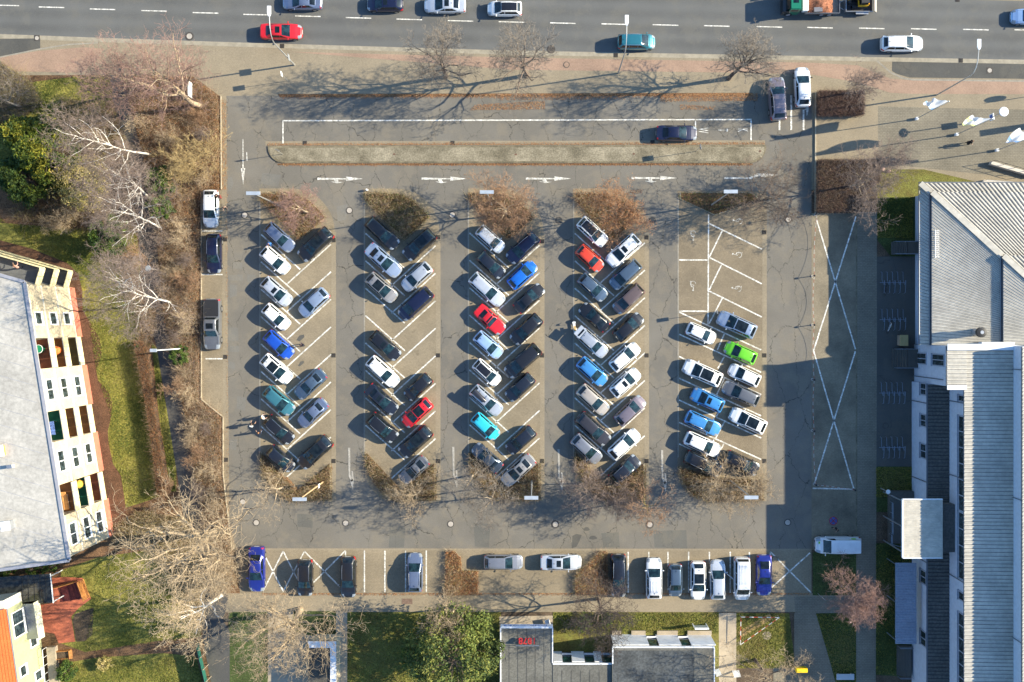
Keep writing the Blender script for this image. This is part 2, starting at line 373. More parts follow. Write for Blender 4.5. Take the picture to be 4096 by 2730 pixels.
sheet('lawn', [F(2, 3, 2060, 930), F(3, 3, 195, 935), F(3, 3, 250, 1440), F(2, 3, 2060, 1440)], .008, M_DRYGR)
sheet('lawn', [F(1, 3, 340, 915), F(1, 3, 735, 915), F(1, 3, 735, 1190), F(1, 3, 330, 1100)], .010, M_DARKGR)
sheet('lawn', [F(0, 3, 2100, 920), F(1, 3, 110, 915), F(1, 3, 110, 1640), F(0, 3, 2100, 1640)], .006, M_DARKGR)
sheet('entrance_terrace', [F(1, 3, 2235, 965), F(2, 3, 375, 955), F(2, 3, 375, 1120), F(1, 3, 2235, 1120)], .012, M_PANEL)
sheet('dug_trench', strip([F(2, 3, 2090, 1130), F(3, 3, 30, 960)], 26), .014, pm('dry_earth', (.36, .24, .11), .95, .2, 1, .25, 10))
sheet('bare_patch', arc(*F(3, 3, -10, 1140), 18, 0, 360, 14)[:-1], .014, M_PANEL)
# ---- west gardens
sheet('garden_soil', [(-300, 300), F(0, 0, 740, 690), F(0, 0, 1000, 690), F(0, 0, 1780, 705), (882, 384), (884, 760), (806, 760), F(0, 2, 1850, 535), F(0, 2, 2050, 695), (893, 1900), (925, 2197), (960, 2374), (870, 2449), (870, 2900), (-300, 2900)], .004, M_LITTER)
sheet('lawn', [(-300, 330), F(0, 0, 300, 755), F(0, 0, 740, 700), F(0, 0, 1000, 690), F(0, 0, 1040, 900), F(0, 0, 640, 1300), F(0, 0, 200, 1560), (-300, 700)], .010, M_GRASS)
sheet('lawn', [(-300, 860), F(0, 1, 0, 480), F(0, 1, 500, 520), F(0, 1, 1250, 560), F(0, 1, 1290, 850), F(0, 1, 1290, 1300), F(0, 2, 1270, 60), F(0, 2, 1270, 0), F(0, 2, 1490, 1420), F(0, 2, 1250, 1500), F(0, 2, 1050, 1560), (455, 2141), (-300, 1100)], .008, M_GRASS)
sheet('mulch_bed', [F(0, 1, -600, 560), F(0, 1, 0, 640), F(0, 1, 300, 720), F(0, 1, 620, 850), F(0, 1, 720, 950), F(0, 1, 755, 1100), F(0, 1, 760, 1280), F(0, 1, 830, 1400), F(0, 1, 920, 1550), F(0, 2, 935, 120), F(0, 2, 885, 270), F(0, 2, 900, 360), F(0, 2, 990, 450), F(0, 2, 1030, 560), F(0, 2, 1020, 700), F(0, 2, 990, 830), F(0, 2, 1000, 950), F(0, 2, 1040, 1130), F(0, 2, 1110, 1230), F(0, 2, 1130, 1350), F(0, 2, 1160, 1560), F(0, 3, 1160, 120), F(0, 3, 800, 120), F(0, 1, 600, 1000), (-300, 1000)], .014, M_MULCH)
sheet('lawn', [F(0, 2, 1390, 0), F(0, 2, 1440, 60), F(0, 2, 1500, 450), F(0, 2, 1550, 720), F(0, 2, 1620, 1150), F(0, 2, 1620, 1380), F(0, 2, 1570, 1380), F(0, 2, 1470, 780)], .012, M_GRASS)
sheet('garden_path', [F(0, 0, 1010, 690), F(0, 0, 1120, 690), F(0, 0, 1200, 1000), F(0, 0, 1300, 1400), F(0, 1, 1350, 0), F(0, 1, 1420, 400), F(0, 1, 1460, 900), F(0, 1, 1500, 1300), F(0, 2, 1600, 150), F(0, 2, 1660, 500), F(0, 2, 1740, 850), F(0, 2, 1790, 1200), F(0, 3, 1900, 100), F(0, 3, 2020, 500), F(0, 3, 2100, 790), F(0, 3, 2050, 1000), F(0, 3, 2110, 1100), F(0, 3, 2110, 1640), F(0, 3, 1950, 1640), F(0, 3, 1860, 1150), F(0, 3, 1850, 700), F(0, 3, 1700, 150), F(0, 2, 1620, 1180), F(0, 2, 1560, 800), F(0, 2, 1500, 420), F(0, 2, 1440, 60), F(0, 1, 1330, 1250), F(0, 1, 1290, 800), F(0, 1, 1250, 400), F(0, 1, 1180, 0), F(0, 0, 1140, 1300), F(0, 0, 1040, 950)], .016, M_PATH)
sheet('lawn', [F(0, 3, 560, 540), F(0, 3, 900, 420), F(0, 3, 1400, 350), F(0, 3, 1750, 700), F(0, 3, 1850, 1150), F(0, 3, 1500, 1180), F(0, 3, 780, 1290), F(0, 3, 560, 1210)], .012, M_GRASS)
sheet('lawn', [F(0, 3, 540, 1400), F(0, 3, 900, 1340), F(0, 3, 1500, 1300), F(0, 3, 1800, 1330), F(0, 3, 1880, 1640), F(0, 3, 540, 1640)], .012, M_GRASS)
sheet('flower_bed', [F(0, 3, 690, 940), F(0, 3, 860, 880), F(0, 3, 850, 1130), F(0, 3, 780, 1190), F(0, 3, 700, 1195), F(0, 3, 665, 1000)], .018, M_SOIL)
sheet('terrace', [F(0, 3, 300, 870), F(0, 3, 480, 840), F(0, 3, 480, 610), F(0, 3, 600, 600), F(0, 3, 760, 610), F(0, 3, 838, 800), F(0, 3, 720, 890), F(0, 3, 655, 965), F(0, 3, 692, 1195), F(0, 3, 540, 1210), F(0, 3, 500, 1120), F(0, 3, 350, 1100)], .020, M_TERRA)
# ---- median island: real kerb step, mossy top
isl = [(1072, 586)] + [(3067, 583)] + arc(3067 - 70, 649 - 66, 66, 0, 90, 8)[0:] + [(1130, 652)] + arc(1132, 590, 62, 90, 180, 8)
isl = [(1072, 586), (3063, 582)] + arc(3000, 590, 63, 0, 90, 8) + [(1134, 653)] + arc(1134, 591, 62, 90, 176, 8)
def inset(P, d):
    cx = sum(p[0] for p in P) / len(P); cy = sum(p[1] for p in P) / len(P)
    return [(p[0] - math.copysign(min(d, abs(p[0] - cx)), p[0] - cx), p[1] - math.copysign(d, p[1] - cy)) for p in P]
mb = MB(); mb.prism([W(*p)[:2] for p in isl], -.01, .12); tag(mb.build('island_kerb', M_MOSSK), None, None, None, 'structure')
mb = MB(); mb.prism([W(*p)[:2] for p in inset(isl, 7)], .0, .128); tag(mb.build('traffic_island', M_ISLE), None, None, None, 'structure')
sheet('island_border', [(1062, 566), (3060, 562), (3060, 580), (1062, 583)], .010, M_WALK)
sheet('island_border', [(1110, 655), (3010, 655), (3010, 662), (1110, 662)], .010, M_LITTER)

# ---- road markings
dash = [(26, 23), (206, 30.5), (410, 38.5), (616, 45), (822, 53), (1024, 60), (1232, 66.5), (1434, 73), (1637, 79), (1842, 85), (2046, 89.5), (2252, 94), (2457, 98), (2662, 101.5), (2867, 105.3), (3078, 109), (3280, 112.3), (3487, 115), (3695, 117.5), (3903, 120), (4108, 122)]
mk = [[(x - 51, y - 3.8), (x + 51, y - 1.2), (x + 51, y + 2.8), (x - 51, y + .2)] for x, y in dash]
sheets('lane_markings', mk, .008, M_WHITE)
LN = []
def ln(a, b, w=5.2): LN.append(strip([a, b], w))
ln((1131, 484), (3006, 479), 5); ln((1132, 484), (1132, 575), 5); ln((2782, 481), (2782, 561), 5); ln((3004, 478), (3004, 562), 5)
for k, x0 in enumerate(COLX[:4]):
    xl, xr = x0 + 7, x0 + 287
    dy = 938.5 - 683
    for q in range(8):
        y = 938.5 + 109.6 * q + (0, -4, -6, -4)[k]
        y2 = 980 + 110.2 * q + (-2, 4, 2, -8)[k]
        if q < 8:
            # left line runs down-right until it meets the right line of the bay below
            tL = 157 if q % 1 == 0 else 0
            ln((xl, y), (xl + tL, y + tL * .89))
            tR = 176
            ln((xr, y2), (xr - tR, y2 + tR * .905))
f = lambda x, y: F(2, 1, x, y)
for a, b in (((1805, 405), (1800, 1412)), ((1535, 822), (1800, 822)), ((1535, 1292), (1795, 1292)), ((1810, 487), (2295, 722)), ((1815, 800), (2293, 1040)), ((1812, 1108), (2293, 1345)), ((1930, 555), (1812, 795)), ((1922, 868), (1812, 1095)), ((1930, 1175), (1808, 1410)), ((1950, 1500), (1885, 1648))):
    ln(f(*a), f(*b))
f = lambda x, y: F(2, 2, x, y)
for y0, y1 in ((-268, 80), (-65, 285), (140, 490), (340, 685), (540, 888), (745, 1085)): ln(f(1535, y0), f(2288, y1))
for a, b in (((1535, 942), (1925, 1125)), ((1950, 140), (1890, 250)), ((1950, 340), (1880, 490)), ((1900, 650), (1870, 700)), ((1950, 740), (1870, 890)), ((1945, 940), (1870, 1090))): ln(f(*a), f(*b))
for x in (996, 1184, 1374, 1564): ln(F(1, 3, x, 358), F(1, 3, x, 740))
for a, b in (((60, 365), (250, 730)), ((250, 365), (65, 730)), ((250, 365), (440, 735)), ((445, 365), (250, 735)), ((445, 365), (770, 690)), ((820, 360), (520, 660)), ((822, 358), (822, 440))): ln(F(1, 3, *a), F(1, 3, *b))
for x in (1067, 1257, 1432, 1622, 1813, 2004, 2180): ln(F(2, 3, x, 370), F(2, 3, x, 745))
for a, b in (((22, 370), (395, 745)), ((385, 380), (30, 700)), ((22, 370), (22, 470))): ln(F(3, 3, *a), F(3, 3, *b))
for y in (925, 1099): ln((808, y), (890, y), 5)
ln((822, 1436), (890, 1436), 5)
for a, b in ((F(3, 1, 445, 450), F(3, 2, 803, 72)), (F(3, 1, 808, 420), F(3, 2, 418, 88)), (F(3, 2, 418, 85), F(3, 2, 787, 1355)), (F(3, 2, 802, 92), F(3, 2, 425, 1310)), (F(3, 2, 410, 1350), F(3, 2, 760, 1357))): ln(a, b, 5.5)
for x, y0, y1 in ((105, 1100, 1198), (213, 878, 1196), (326, 1010, 1196)): ln(F(3, 0, x, y0), F(3, 0, x, y1), 7)
LN.append([F(3, 0, 330, 1015), F(3, 0, 372, 970), F(3, 0, 374, 1010), F(3, 0, 356, 1072), F(3, 0, 350, 1005), F(3, 0, 334, 1020)])
sheets('parking_lines', LN, .021, M_WHITE)
AR = []
def arrow(X, Y, s=1.0):
    P = lambda x, y: (X + x / 2.296, Y + y / 2.296)
    AR.append([P(0, -10), P(265, -4), P(265, 6), P(0, 10)]); AR.append([P(264, -20), P(418, 0), P(264, 20)])
    AR.append([P(150, 6), P(186, 6), P(196, 30), P(240, 30), P(178, 42), P(122, 26), P(160, 28)])
for q in ((1, 1, 565, 76), (1, 1, 1520, 75), (2, 1, 126, 74), (2, 1, 1096, 69)): arrow(*F(*q))
P = lambda x, y: F(2, 1, x, y)
AR.append([P(1947, 60), P(2180, 64), P(2255, 24), P(2351, 30), P(2450, 40), P(2290, 60), P(2260, 50), P(2190, 78), P(1947, 78)])
P = lambda x, y: F(0, 0, x, y)
AR.append([P(2228, 1280), P(2236, 1280), P(2237, 1570), P(2227, 1570)]); AR.append([P(2212, 1548), P(2252, 1548), P(2234, 1700)]); AR.append([P(2262, 1400), P(2270, 1400), P(2274, 1480), P(2264, 1478)])
sheets('lane_arrows', AR, .026, pm('faded_paint', (.42, .40, .35), .85, .2, 2., .35, 5, (.60, .58, .52)))
AR = []
for q in ((1, 2, 855, 978), (1, 2, 1812, 970), (2, 2, 428, 992), (2, 2, 1378, 1000)):
    P = lambda x, y, q=q: F(q[0], q[1], q[2] + x, q[3] + y)
    AR += [[P(-10, 0), P(10, 0), P(12, 250), P(38, 300), P(20, 312), P(-4, 262)], [P(22, 210), P(36, 215), P(44, 300), P(34, 390), P(8, 300), P(24, 292)]]
sheets('worn_arrows', AR, .026, M_WORN)
# KTW letters on the ambulance bay, stretched along the lane; tops face right
def letters(txt, mats, size, loc, rot, name, sx=1., ext=.0, parent=None, kind=None):
    cu = bpy.data.curves.new(name, 'FONT'); cu.body = txt; cu.size = size; cu.align_x = 'CENTER'; cu.align_y = 'CENTER'; cu.extrude = ext
    t = bpy.data.objects.new(name, cu); COL.objects.link(t); dg = bpy.context.evaluated_depsgraph_get(); dg.update()
    me = bpy.data.meshes.new_from_object(t.evaluated_get(dg)); bpy.data.objects.remove(t)
    me.transform(Matrix.Diagonal((sx, 1, 1, 1)))
    o = obj(name, me, mats, parent, loc); o.rotation_euler = rot
    if kind: o['kind'] = kind
    return o
for ch, q in (('K', (2, 0, 2115, 1197)), ('T', (2, 0, 1932, 1197)), ('W', (2, 0, 1752, 1200))):
    letters(ch, M_WHITE, 1.75, C(*q, .027), (0, 0, R(-90)), 'bay_lettering', .36, kind='structure')
# wheelchair symbols
def wheelchair(q, rot):
    mb = MB(); 
    def st(pts, w):
        P = strip(pts, w); n = len(pts)
        for i in range(n - 1): mb.quad(*[(x, -y, 0) for x, y in (P[i], P[i + 1], P[2 * n - 2 - i], P[2 * n - 1 - i])][::-1])
    st([(x, y) for x, y in arc(.12, .12, .36, -75, 165, 12)], .06)
    st([(-.1, -.55), (-.05, -.05), (.35, -.02), (.48, .38), (.62, .34)], .065)
    st([(-.06, -.3), (.28, -.3)], .09)
    mb.add([(x, -y, 0) for x, y in arc(-.12, -.72, .12, 0, 360, 10)[:-1]][::-1], [tuple(range(10))])
    o = mb.build('wheelchair_symbol', pm('faded_paint', (.42, .40, .35), .85, .2, 2., .35, 5, (.60, .58, .52)), None, False, C(*q, .025)); o.rotation_euler = (0, 0, rot); o['kind'] = 'structure'; o.scale = (.88, .88, 1)
for q in ((2, 1, 2080, 470), (2, 1, 2075, 778), (2, 1, 2070, 1090)): wheelchair(q, R(65))
for q in ((2, 1, 1670, 588), (2, 1, 1668, 1050)): wheelchair(q, R(165))
mb = MB(); q = C(3, 3, 600, 85)
c0 = lambda r, z, n=24: [(r * math.cos(2 * math.pi * i / n), r * math.sin(2 * math.pi * i / n), z) for i in range(n)]
mb.add(c0(.53, 0), [tuple(range(24))], 0); mb.add(c0(.43, .003), [tuple(range(24))], 1)
for a in (45, 135): mb.box((0, 0, .006), (.9, .1, .002), R(a), 0)
o = mb.build('no_stopping_marking', [pm('faded_red_paint', (.30, .05, .06), .85, .2), pm('faded_blue_paint', (.07, .10, .28), .85, .2)], None, False, (q.x, q.y, .018)); o['kind'] = 'structure'
# stains and drifts of fallen leaves
rng = np.random.default_rng(3)
sheet('asphalt_stain', [F(2, 3, 555, 225), F(2, 3, 590, 205), F(2, 3, 640, 215), F(2, 3, 620, 270), F(2, 3, 590, 325), F(2, 3, 552, 335)], .0085, M_ASPH2)
for q, w, h in (((2, 3, 685, 160), 12, 8), ((2, 3, 745, 240), 16, 8), ((2, 3, 1600, 960), 0, 0)):
    if w: sheet('asphalt_stain', [(F(*q)[0] + w * math.cos(a) * (1 + .2 * math.sin(3 * a)), F(*q)[1] + h * math.sin(a)) for a in np.linspace(0, 6.28, 12)[:-1]], .0085, M_ASPH2)
sheet('oil_stain', [F(1, 1, 370, 1555), F(1, 1, 400, 1515), F(1, 1, 440, 1505), F(1, 1, 445, 1530), F(1, 1, 400, 1570)], .0165, M_ASPH2)
sheet('oil_stain', [F(1, 2, 385, 225), F(1, 2, 410, 185), F(1, 2, 440, 180), F(1, 2, 440, 200), F(1, 2, 400, 232)], .0165, M_ASPH2)
M_LEAFO = [plain('leaf_orange', (.36, .15, .05), .8), plain('leaf_brown', (.22, .10, .045), .8), plain('leaf_tan', (.42, .25, .11), .8)]
pts = []
def drift(poly, n, z=.03):
    P = sample_poly([W(*p)[:2] for p in poly], n, rng); pts.append(np.concatenate([P, np.full((n, 1), z) + rng.uniform(0, .04, (n, 1))], 1))
def band(a, b, w, n, pw=2.):
    a, b = W(*a), W(*b); t = rng.uniform(0, 1, n); d = (rng.uniform(0, 1, n) ** pw) * w / S
    nn = Vector((-(b - a).y, (b - a).x)).normalized()
    P = np.stack([a.x + (b.x - a.x) * t + nn.x * d, a.y + (b.y - a.y) * t + nn.y * d, rng.uniform(.02, .06, n)], 1); pts.append(P)
band((3005, 375), (1120, 380), 16, 5200); band((3030, 375), (2640, 378), 30, 2600, 1.4); band((2500, 376), (2000, 378), 24, 1800)
band((3060, 578), (1070, 582), -9, 3600); band((3000, 655), (1130, 656), 10, 3200); band((1050, 2374), (3240, 2374), -8, 3800)
drift([(1900, 420), (2180, 405), (2180, 438), (1880, 442)], 1300); drift([(2720, 420), (2860, 425), (2860, 440), (2720, 440)], 300)
drift(strip([F(1, 2, 1000, 1050), F(1, 2, 1340, 1400)], 16), 500); drift(strip([F(1, 2, 690, 1150), F(1, 2, 400, 1400)], 20), 700); drift(strip([F(1, 2, 270, 1260), F(1, 2, 395, 1395)], 20), 700)
drift([(884, 400), (905, 400), (905, 760), (884, 760)], 700); drift([(808, 1600), (880, 1650), (890, 1700), (808, 1610)], 300)
drift(strip([(905, 400), (912, 2100)], 10), 500)
drift([F(2, 1, 560, 170), F(2, 1, 1200, 170), F(2, 1, 1200, 215), F(2, 1, 560, 215)], 300)
P = np.concatenate(pts); v, fc = leaf_mesh(P, .055, rng, .75)
tag(obj('fallen_leaves', fast_mesh('fallen_leaves', v, fc, rng.integers(0, 3, len(fc))), M_LEAFO), 'drifts of orange and brown leaves lying along the kerbs', 'leaves', None, 'stuff')
sheets('asphalt_patch', [[F(0, 1, *q) for q in p] for p in (((2095, 55), (2130, 60), (2145, 120), (2120, 190), (2095, 190)), ((2140, 840), (2225, 845), (2225, 905), (2140, 900)), ((2095, 960), (2230, 955), (2230, 1010), (2095, 1010)), ((2110, 1050), (2180, 1055), (2175, 1150), (2110, 1170)), ((2270, 955), (2351, 955), (2351, 1030), (2275, 1030)), ((2100, 1440), (2190, 1445), (2190, 1568), (2100, 1560)))] + [[F(0, 2, *q) for q in p] for p in (((2110, 40), (2200, 45), (2195, 100), (2110, 95)), ((2100, 180), (2160, 200), (2155, 260), (2100, 240)), ((2180, 500), (2260, 520), (2250, 640), (2175, 620)), ((2110, 900), (2180, 905), (2170, 1000), (2110, 990)))] + [[F(1, 1, *q) for q in p] for p in (((60, 20), (230, 40), (200, 150), (40, 120)), ((740, 330), (840, 310), (830, 450), (750, 470)))], .0075, asphalt('patch_asphalt', (.165, .158, .14), .3, .4))
sheets('asphalt_patch', [[F(1, 3, *q) for q in p] for p in (((380, 20), (520, 30), (520, 150), (380, 140)), ((1230, 130), (1370, 150), (1360, 330), (1220, 330)), ((2000, 100), (2150, 120), (2140, 330), (2010, 320)))] + [[F(2, 3, *q) for q in p] for p in (((820, 200), (980, 190), (990, 330), (840, 330)), ((1300, 180), (1600, 170), (1610, 340), (1310, 330)))], .0075, asphalt('patch_asphalt_grey', (.128, .124, .11), .4, .4))
# planting beds of the blocks: kerbed soil with leaf litter
def kx(x0): return lambda x, y: (x0 + (x - 990) / 2.296, 683 + y / 2.296)
TOPBED = [(1000, 212), (1160, 205), (1330, 215), (1450, 275), (1540, 360), (1600, 430), (1480, 540), (1360, 640), (1150, 430), (1000, 270)]
BOTBED = [(1006, 1015), (1340, 1372), (1648, 1120), (1650, 1452), (1290, 1468), (1190, 1415), (1085, 1300), (1015, 1160)]
BEDS = []
for k in range(4):
    BEDS.append([kx(COLX[k])(x, y) for x, y in TOPBED])
    BEDS.append([(COLX[k] + (x - 990) / 2.296, 1366 + y / 2.296) for x, y in BOTBED])
BEDS.append([F(2, 1, x, y) for x, y in ((1537, 205), (2200, 205), (2290, 270), (1860, 410), (1540, 262))])
BEDS.append([F(2, 2, x, y) for x, y in ((1535, 1150), (1900, 1250), (2290, 1270), (2300, 1460), (1800, 1475), (1650, 1420), (1560, 1290))])
BEDS.append([F(1, 3, x, y) for x, y in ((1745, 365), (1825, 360), (1885, 425), (1890, 540), (2040, 545), (2040, 750), (1745, 750))])
BEDS.append([F(2, 3, x, y) for x, y in ((800, 365), (872, 365), (880, 750), (580, 750), (585, 580), (680, 490))])
for b in BEDS:
    mb = MB(); mb.prism([W(*p)[:2] for p in b], 0, .07); tag(mb.build('bed_kerb', M_KERBL), None, None, None, 'structure')
    cx = sum(p[0] for p in b) / len(b); cy = sum(p[1] for p in b) / len(b)
    mb = MB(); mb.prism([W(cx + (p[0] - cx) * .965, cy + (p[1] - cy) * .965)[:2] for p in b], .01, .078); tag(mb.build('planting_bed', M_LITTER), None, None, None, 'structure')
# low wall kerbs round the west garden and hedges
for pts_ in ([(884, 385), (886, 757)], [(806, 760), (806, 1598), F(0, 2, 2050, 695), (893, 1900), (928, 2200)]):
    for a, b in zip(pts_, pts_[1:]):
        A, B = W(*a), W(*b); d = B - A
        mb = MB(); mb.box(((A.x + B.x) / 2, (A.y + B.y) / 2, .06), (d.length + .06, .1, .16), math.atan2(d.y, d.x)); tag(mb.build('edging_kerb', M_KERBL), None, None, None, 'structure')
A, B = W(3261, 372), W(3261, 860)
mb = MB(); mb.box((A.x, (A.y + B.y) / 2, .08), (.14, A.y - B.y, .2)); tag(mb.build('edging_kerb', M_KERBL), None, None, None, 'structure')
# ================= vehicles
def paint(name, col, metal=.0, rough=.32, coat=.8):
    m, t, b = nt('paint_' + name); P = t.nodes.new('ShaderNodeTexCoord').outputs['Object']
    c = mixc(t, noise(t, P, 1.1, 5, .7, .3, .75), mul(col, .9), mul(col, 1.08))
    c = mixc(t, math_n(t, 'MULTIPLY', noise(t, P, 4, 6, .8, .5, .8), .05), c, (.30, .27, .22))     # road dust
    t.links.new(c, b.inputs['Base Color']); b.inputs['Metallic'].default_value = metal; b.inputs['Roughness'].default_value = rough
    b.inputs['Coat Weight'].default_value = coat; b.inputs['Coat Roughness'].default_value = .05
    return m
PAINT = {k: paint(k, *v) for k, v in dict(
    white=((.82, .82, .80), 0), pearl=((.70, .72, .74), .1), silver=((.50, .53, .57), .5), bluesilver=((.34, .42, .55), .5), palesilver=((.62, .65, .69), .45),
    gray=((.17, .175, .185), .45), midgray=((.27, .28, .31), .5), slate=((.055, .075, .105), .4), bluegray=((.085, .13, .19), .4), slateblue=((.17, .215, .32), .45),
    black=((.010, .010, .012), 0), blackblue=((.010, .013, .022), 0), navy=((.008, .011, .040), .2), blue=((.015, .09, .52), .3), brightblue=((.012, .15, .62), .3),
    ultrablue=((.014, .026, .23), .2), midblue=((.04, .17, .45), .35), skyblue=((.06, .27, .60), .3), lightblue=((.34, .50, .74), .3), cyan=((.035, .52, .66), .1),
    teal=((.06, .22, .26), .45), tealgreen=((.03, .19, .24), .4), red=((.56, .012, .018), 0), orangered=((.60, .05, .02), 0), green=((.14, .55, .02), 0), beige=((.50, .44, .37), .4),
    mauve=((.24, .20, .225), .45), brown=((.16, .115, .105), .4), warmgray=((.34, .325, .31), .45), darkgreen=((.006, .16, .085), 0), yellow=((.75, .50, .03), 0), graphite=((.05, .047, .052), .4)).items()}
def glassm(name, col, rough=.04):
    m, t, b = nt(name); b.inputs['Base Color'].default_value = (*col, 1); b.inputs['Roughness'].default_value = rough; b.inputs['Specular IOR Level'].default_value = .65
    P = t.nodes.new('ShaderNodeTexCoord').outputs['Object']
    t.links.new(mixc(t, noise(t, P, 2.2, 3, .5, .4, .65), mul(col, .45), mul(col, 1.5)), b.inputs['Base Color']); return m
M_SCREEN = glassm('windscreen_glass', (.010, .026, .031)); M_GLASSD = glassm('tinted_glass', (.008, .012, .014))
M_TRIM = plain('black_trim', (.018, .018, .02), .55); M_TYRE = plain('tyre_rubber', (.02, .02, .02), .85); M_RIM = plain('alloy_rim', (.45, .46, .47), .35, .8)
M_LAMP = plain('headlamp_glass', (.30, .33, .36), .12, .2, .6); M_TAIL = plain('tail_lamp_red', (.42, .012, .012), .2); M_PLATE = plain('plate_white', (.72, .72, .68), .5); M_CHROME = plain('satin_metal', (.62, .63, .65), .28, .9)
TYPES = dict(  # L, W, H, nose z, cowl z, tail z, cowl, roof front, roof rear, tail, roof width, wheel radius
    hatch=(4.15, 1.78, 1.46, .72, .98, 1.0, .245, .45, .84, .975, .70, .31), small=(3.7, 1.66, 1.48, .74, 1.0, 1.0, .215, .41, .86, .978, .70, .29),
    estate=(4.65, 1.82, 1.46, .70, .97, 1.0, .265, .455, .875, .98, .69, .32), sedan=(4.75, 1.83, 1.44, .70, .97, 1.03, .275, .465, .70, .86, .68, .33),
    coupe=(4.5, 1.82, 1.36, .68, .93, .98, .30, .485, .66, .89, .66, .33), suv=(4.5, 1.87, 1.65, .92, 1.12, 1.15, .245, .44, .865, .978, .71, .36),
    mpv=(4.6, 1.84, 1.70, .82, 1.08, 1.08, .19, .39, .90, .985, .74, .32), van=(5.1, 1.94, 1.95, .98, 1.22, 1.25, .15, .30, .945, .99, .79, .34),
    roadster=(4.15, 1.8, 1.30, .68, .93, .96, .36, .475, .66, .83, .66, .33), pickup=(5.75, 1.98, 1.85, 1.0, 1.22, 1.16, .26, .37, .585, .635, .70, .4))
CARM = {}
def car_meshes(ty):
    if ty in CARM: return CARM[ty]
    L, Wd, Hh, zn, zc, zt, uc, uf, ur, ut, wr, rw = TYPES[ty]; hw = Wd / 2
    wu = [0, .012, .035, .08, .15, .3, .5, .72, .86, .935, .975, .992, 1]
    wv = [.56, .70, .82, .915, .97, .99, 1, 1, .985, .95, .88, .80, .70] if ty not in ('van', 'pickup', 'suv') else [.66, .78, .87, .94, .98, 1, 1, 1, .99, .97, .93, .87, .78]
    zu = [0, .02, .06, uc * .6, uc, ut, .985, 1]; zv = [zn - .17, zn - .05, zn, zn + (zc - zn) * .62, zc, zt, zt - .02 if ut > .95 else zt - .03, zt - .16]
    wf = lambda u: float(np.interp(u, wu, wv)) * hw; df = lambda u: float(np.interp(u, zu, zv)); X = lambda u: L / 2 - u * L
    bz = lambda u, y: df(u) + float(np.interp(y, [0, .4, .8, .93, 1.], [.03, .025, 0, -.05, -.2]))
    us = sorted(set([0, .012, .035, .06, .1, .15, .21, uc, .35, .5, .65, .78, .86, .91, .95, .975, .992, 1]))
    out = {}; mb = MB(); rows = []
    for u in us:
        w, z = wf(u), df(u); h = [(.82, .20), (.965, .27), (.99, .34), (1., .52), (.985, z - .17), (.93, z - .045), (.80, z), (.4, z + .025), (0, z + .03)]
        rows.append([(X(u), w * a, b) for a, b in h] + [(X(u), -w * a, b) for a, b in h[-2::-1]])
    n = len(rows[0])
    for i in range(len(rows) - 1):
        for j in range(n - 1):
            mb.add([rows[i][j], rows[i][j + 1], rows[i + 1][j + 1], rows[i + 1][j]], [(0, 1, 2, 3)], 1 if j < 2 or j > n - 4 else 0)
    mb.add(rows[0], [tuple(range(n))[::-1]], 0); mb.add(rows[-1], [tuple(range(n))], 0)
    mb.add([r[0] for r in rows] + [r[-1] for r in rows], [(i, i + 1, len(rows) + i + 1, len(rows) + i) for i in range(len(rows) - 1)], 1)
    # cabin shell
    cu = [uc - .012, uc + (uf - uc) * .5, uf, uf + (ur - uf) * .3, uf + (ur - uf) * .7, ur, ur + (ut - ur) * .55, ut]
    cz = [zc + .0, zc + (Hh - .05 - zc) * .56, Hh - .05, Hh - .005, Hh - .008, Hh - .06, zt + (Hh - .06 - zt) * .52, zt]
    cw = [.80, .755, wr, wr + .01, wr + .005, wr - .03, wr - .01, wr + .03]
    cwf = lambda u: float(np.interp(u, cu, cw)) * hw; czf = lambda u: float(np.interp(u, cu, cz))
    belt = lambda u: float(np.interp(u, [uc, ut], [zc, zt]))
    sec = lambda q: float(np.interp(q, [0, .5, .9, 1], [.012, .004, -.018, -.06]))
    ug = sorted(set(cu + [uf + .03, uf + (ur - uf) * .5, ur - .03])); rows = []
    for u in ug:
        w, z = cwf(u), czf(u); b = min(belt(u) - .03, z - .08)
        h = [(hw * .90, b), (w, z - .06), (w * .9, z - .018), (w * .5, z + .004), (0, z + .012)]
        rows.append([(X(u), a, c_) for a, c_ in h] + [(X(u), -a, c_) for a, c_ in h[-2::-1]])
    mb.grid(rows, 0); mb.add(rows[0], [tuple(range(9))[::-1]], 0); mb.add(rows[-1], [tuple(range(9))], 0)
    for u in (.185, .80):   # dark wheel arches
        for s in (-1, 1):
            yy = s * (wf(u) + .004); c0_ = [(X(u) + (rw + .05) * math.cos(a), yy, rw + (rw + .05) * math.sin(a)) for a in np.linspace(-.25, math.pi + .25, 12)]
            mb.add(c0_ if s < 0 else c0_[::-1], [tuple(range(12))], 1)
    # bonnet shut line, door seams
    for s in (-1, 1):
        pts = [(X(u), s * wf(u) * .74, bz(u, .74) + .006) for u in np.linspace(.045, uc - .01, 6)]
        mb.tube(pts, .006, 4, False, 1)
    out['body'] = mb.mesh('body', True, 42)
    if ty == 'pickup':
        g = MB(); g.grid([[(X(u), y * wf(u), df(u) + .045) for y in np.linspace(-.84, .84, 5)] for u in np.linspace(.65, .975, 6)], 0, True); out['bed_cover'] = g.mesh('bed_cover')
    def patch(t0, t1, ua, ub, q, nm):
        g = MB(); rows_ = []
        for t in np.linspace(t0, t1, 6):
            u = ua + (ub - ua) * t; w = cwf(u)
            rows_.append([(X(u) + (.012 if ub > ua and ua < .5 else -.012), y * w, czf(u) + sec(abs(y)) + .014) for y in np.linspace(-q, q, 11)])
        g.grid(rows_, 0, True); return g.mesh(nm, True)
    out['windscreen'] = patch(.0, .965, uc, uf, .95, 'windscreen')
    out['rear_window'] = patch(.1, .86, ur, ut, .86, 'rear_window')
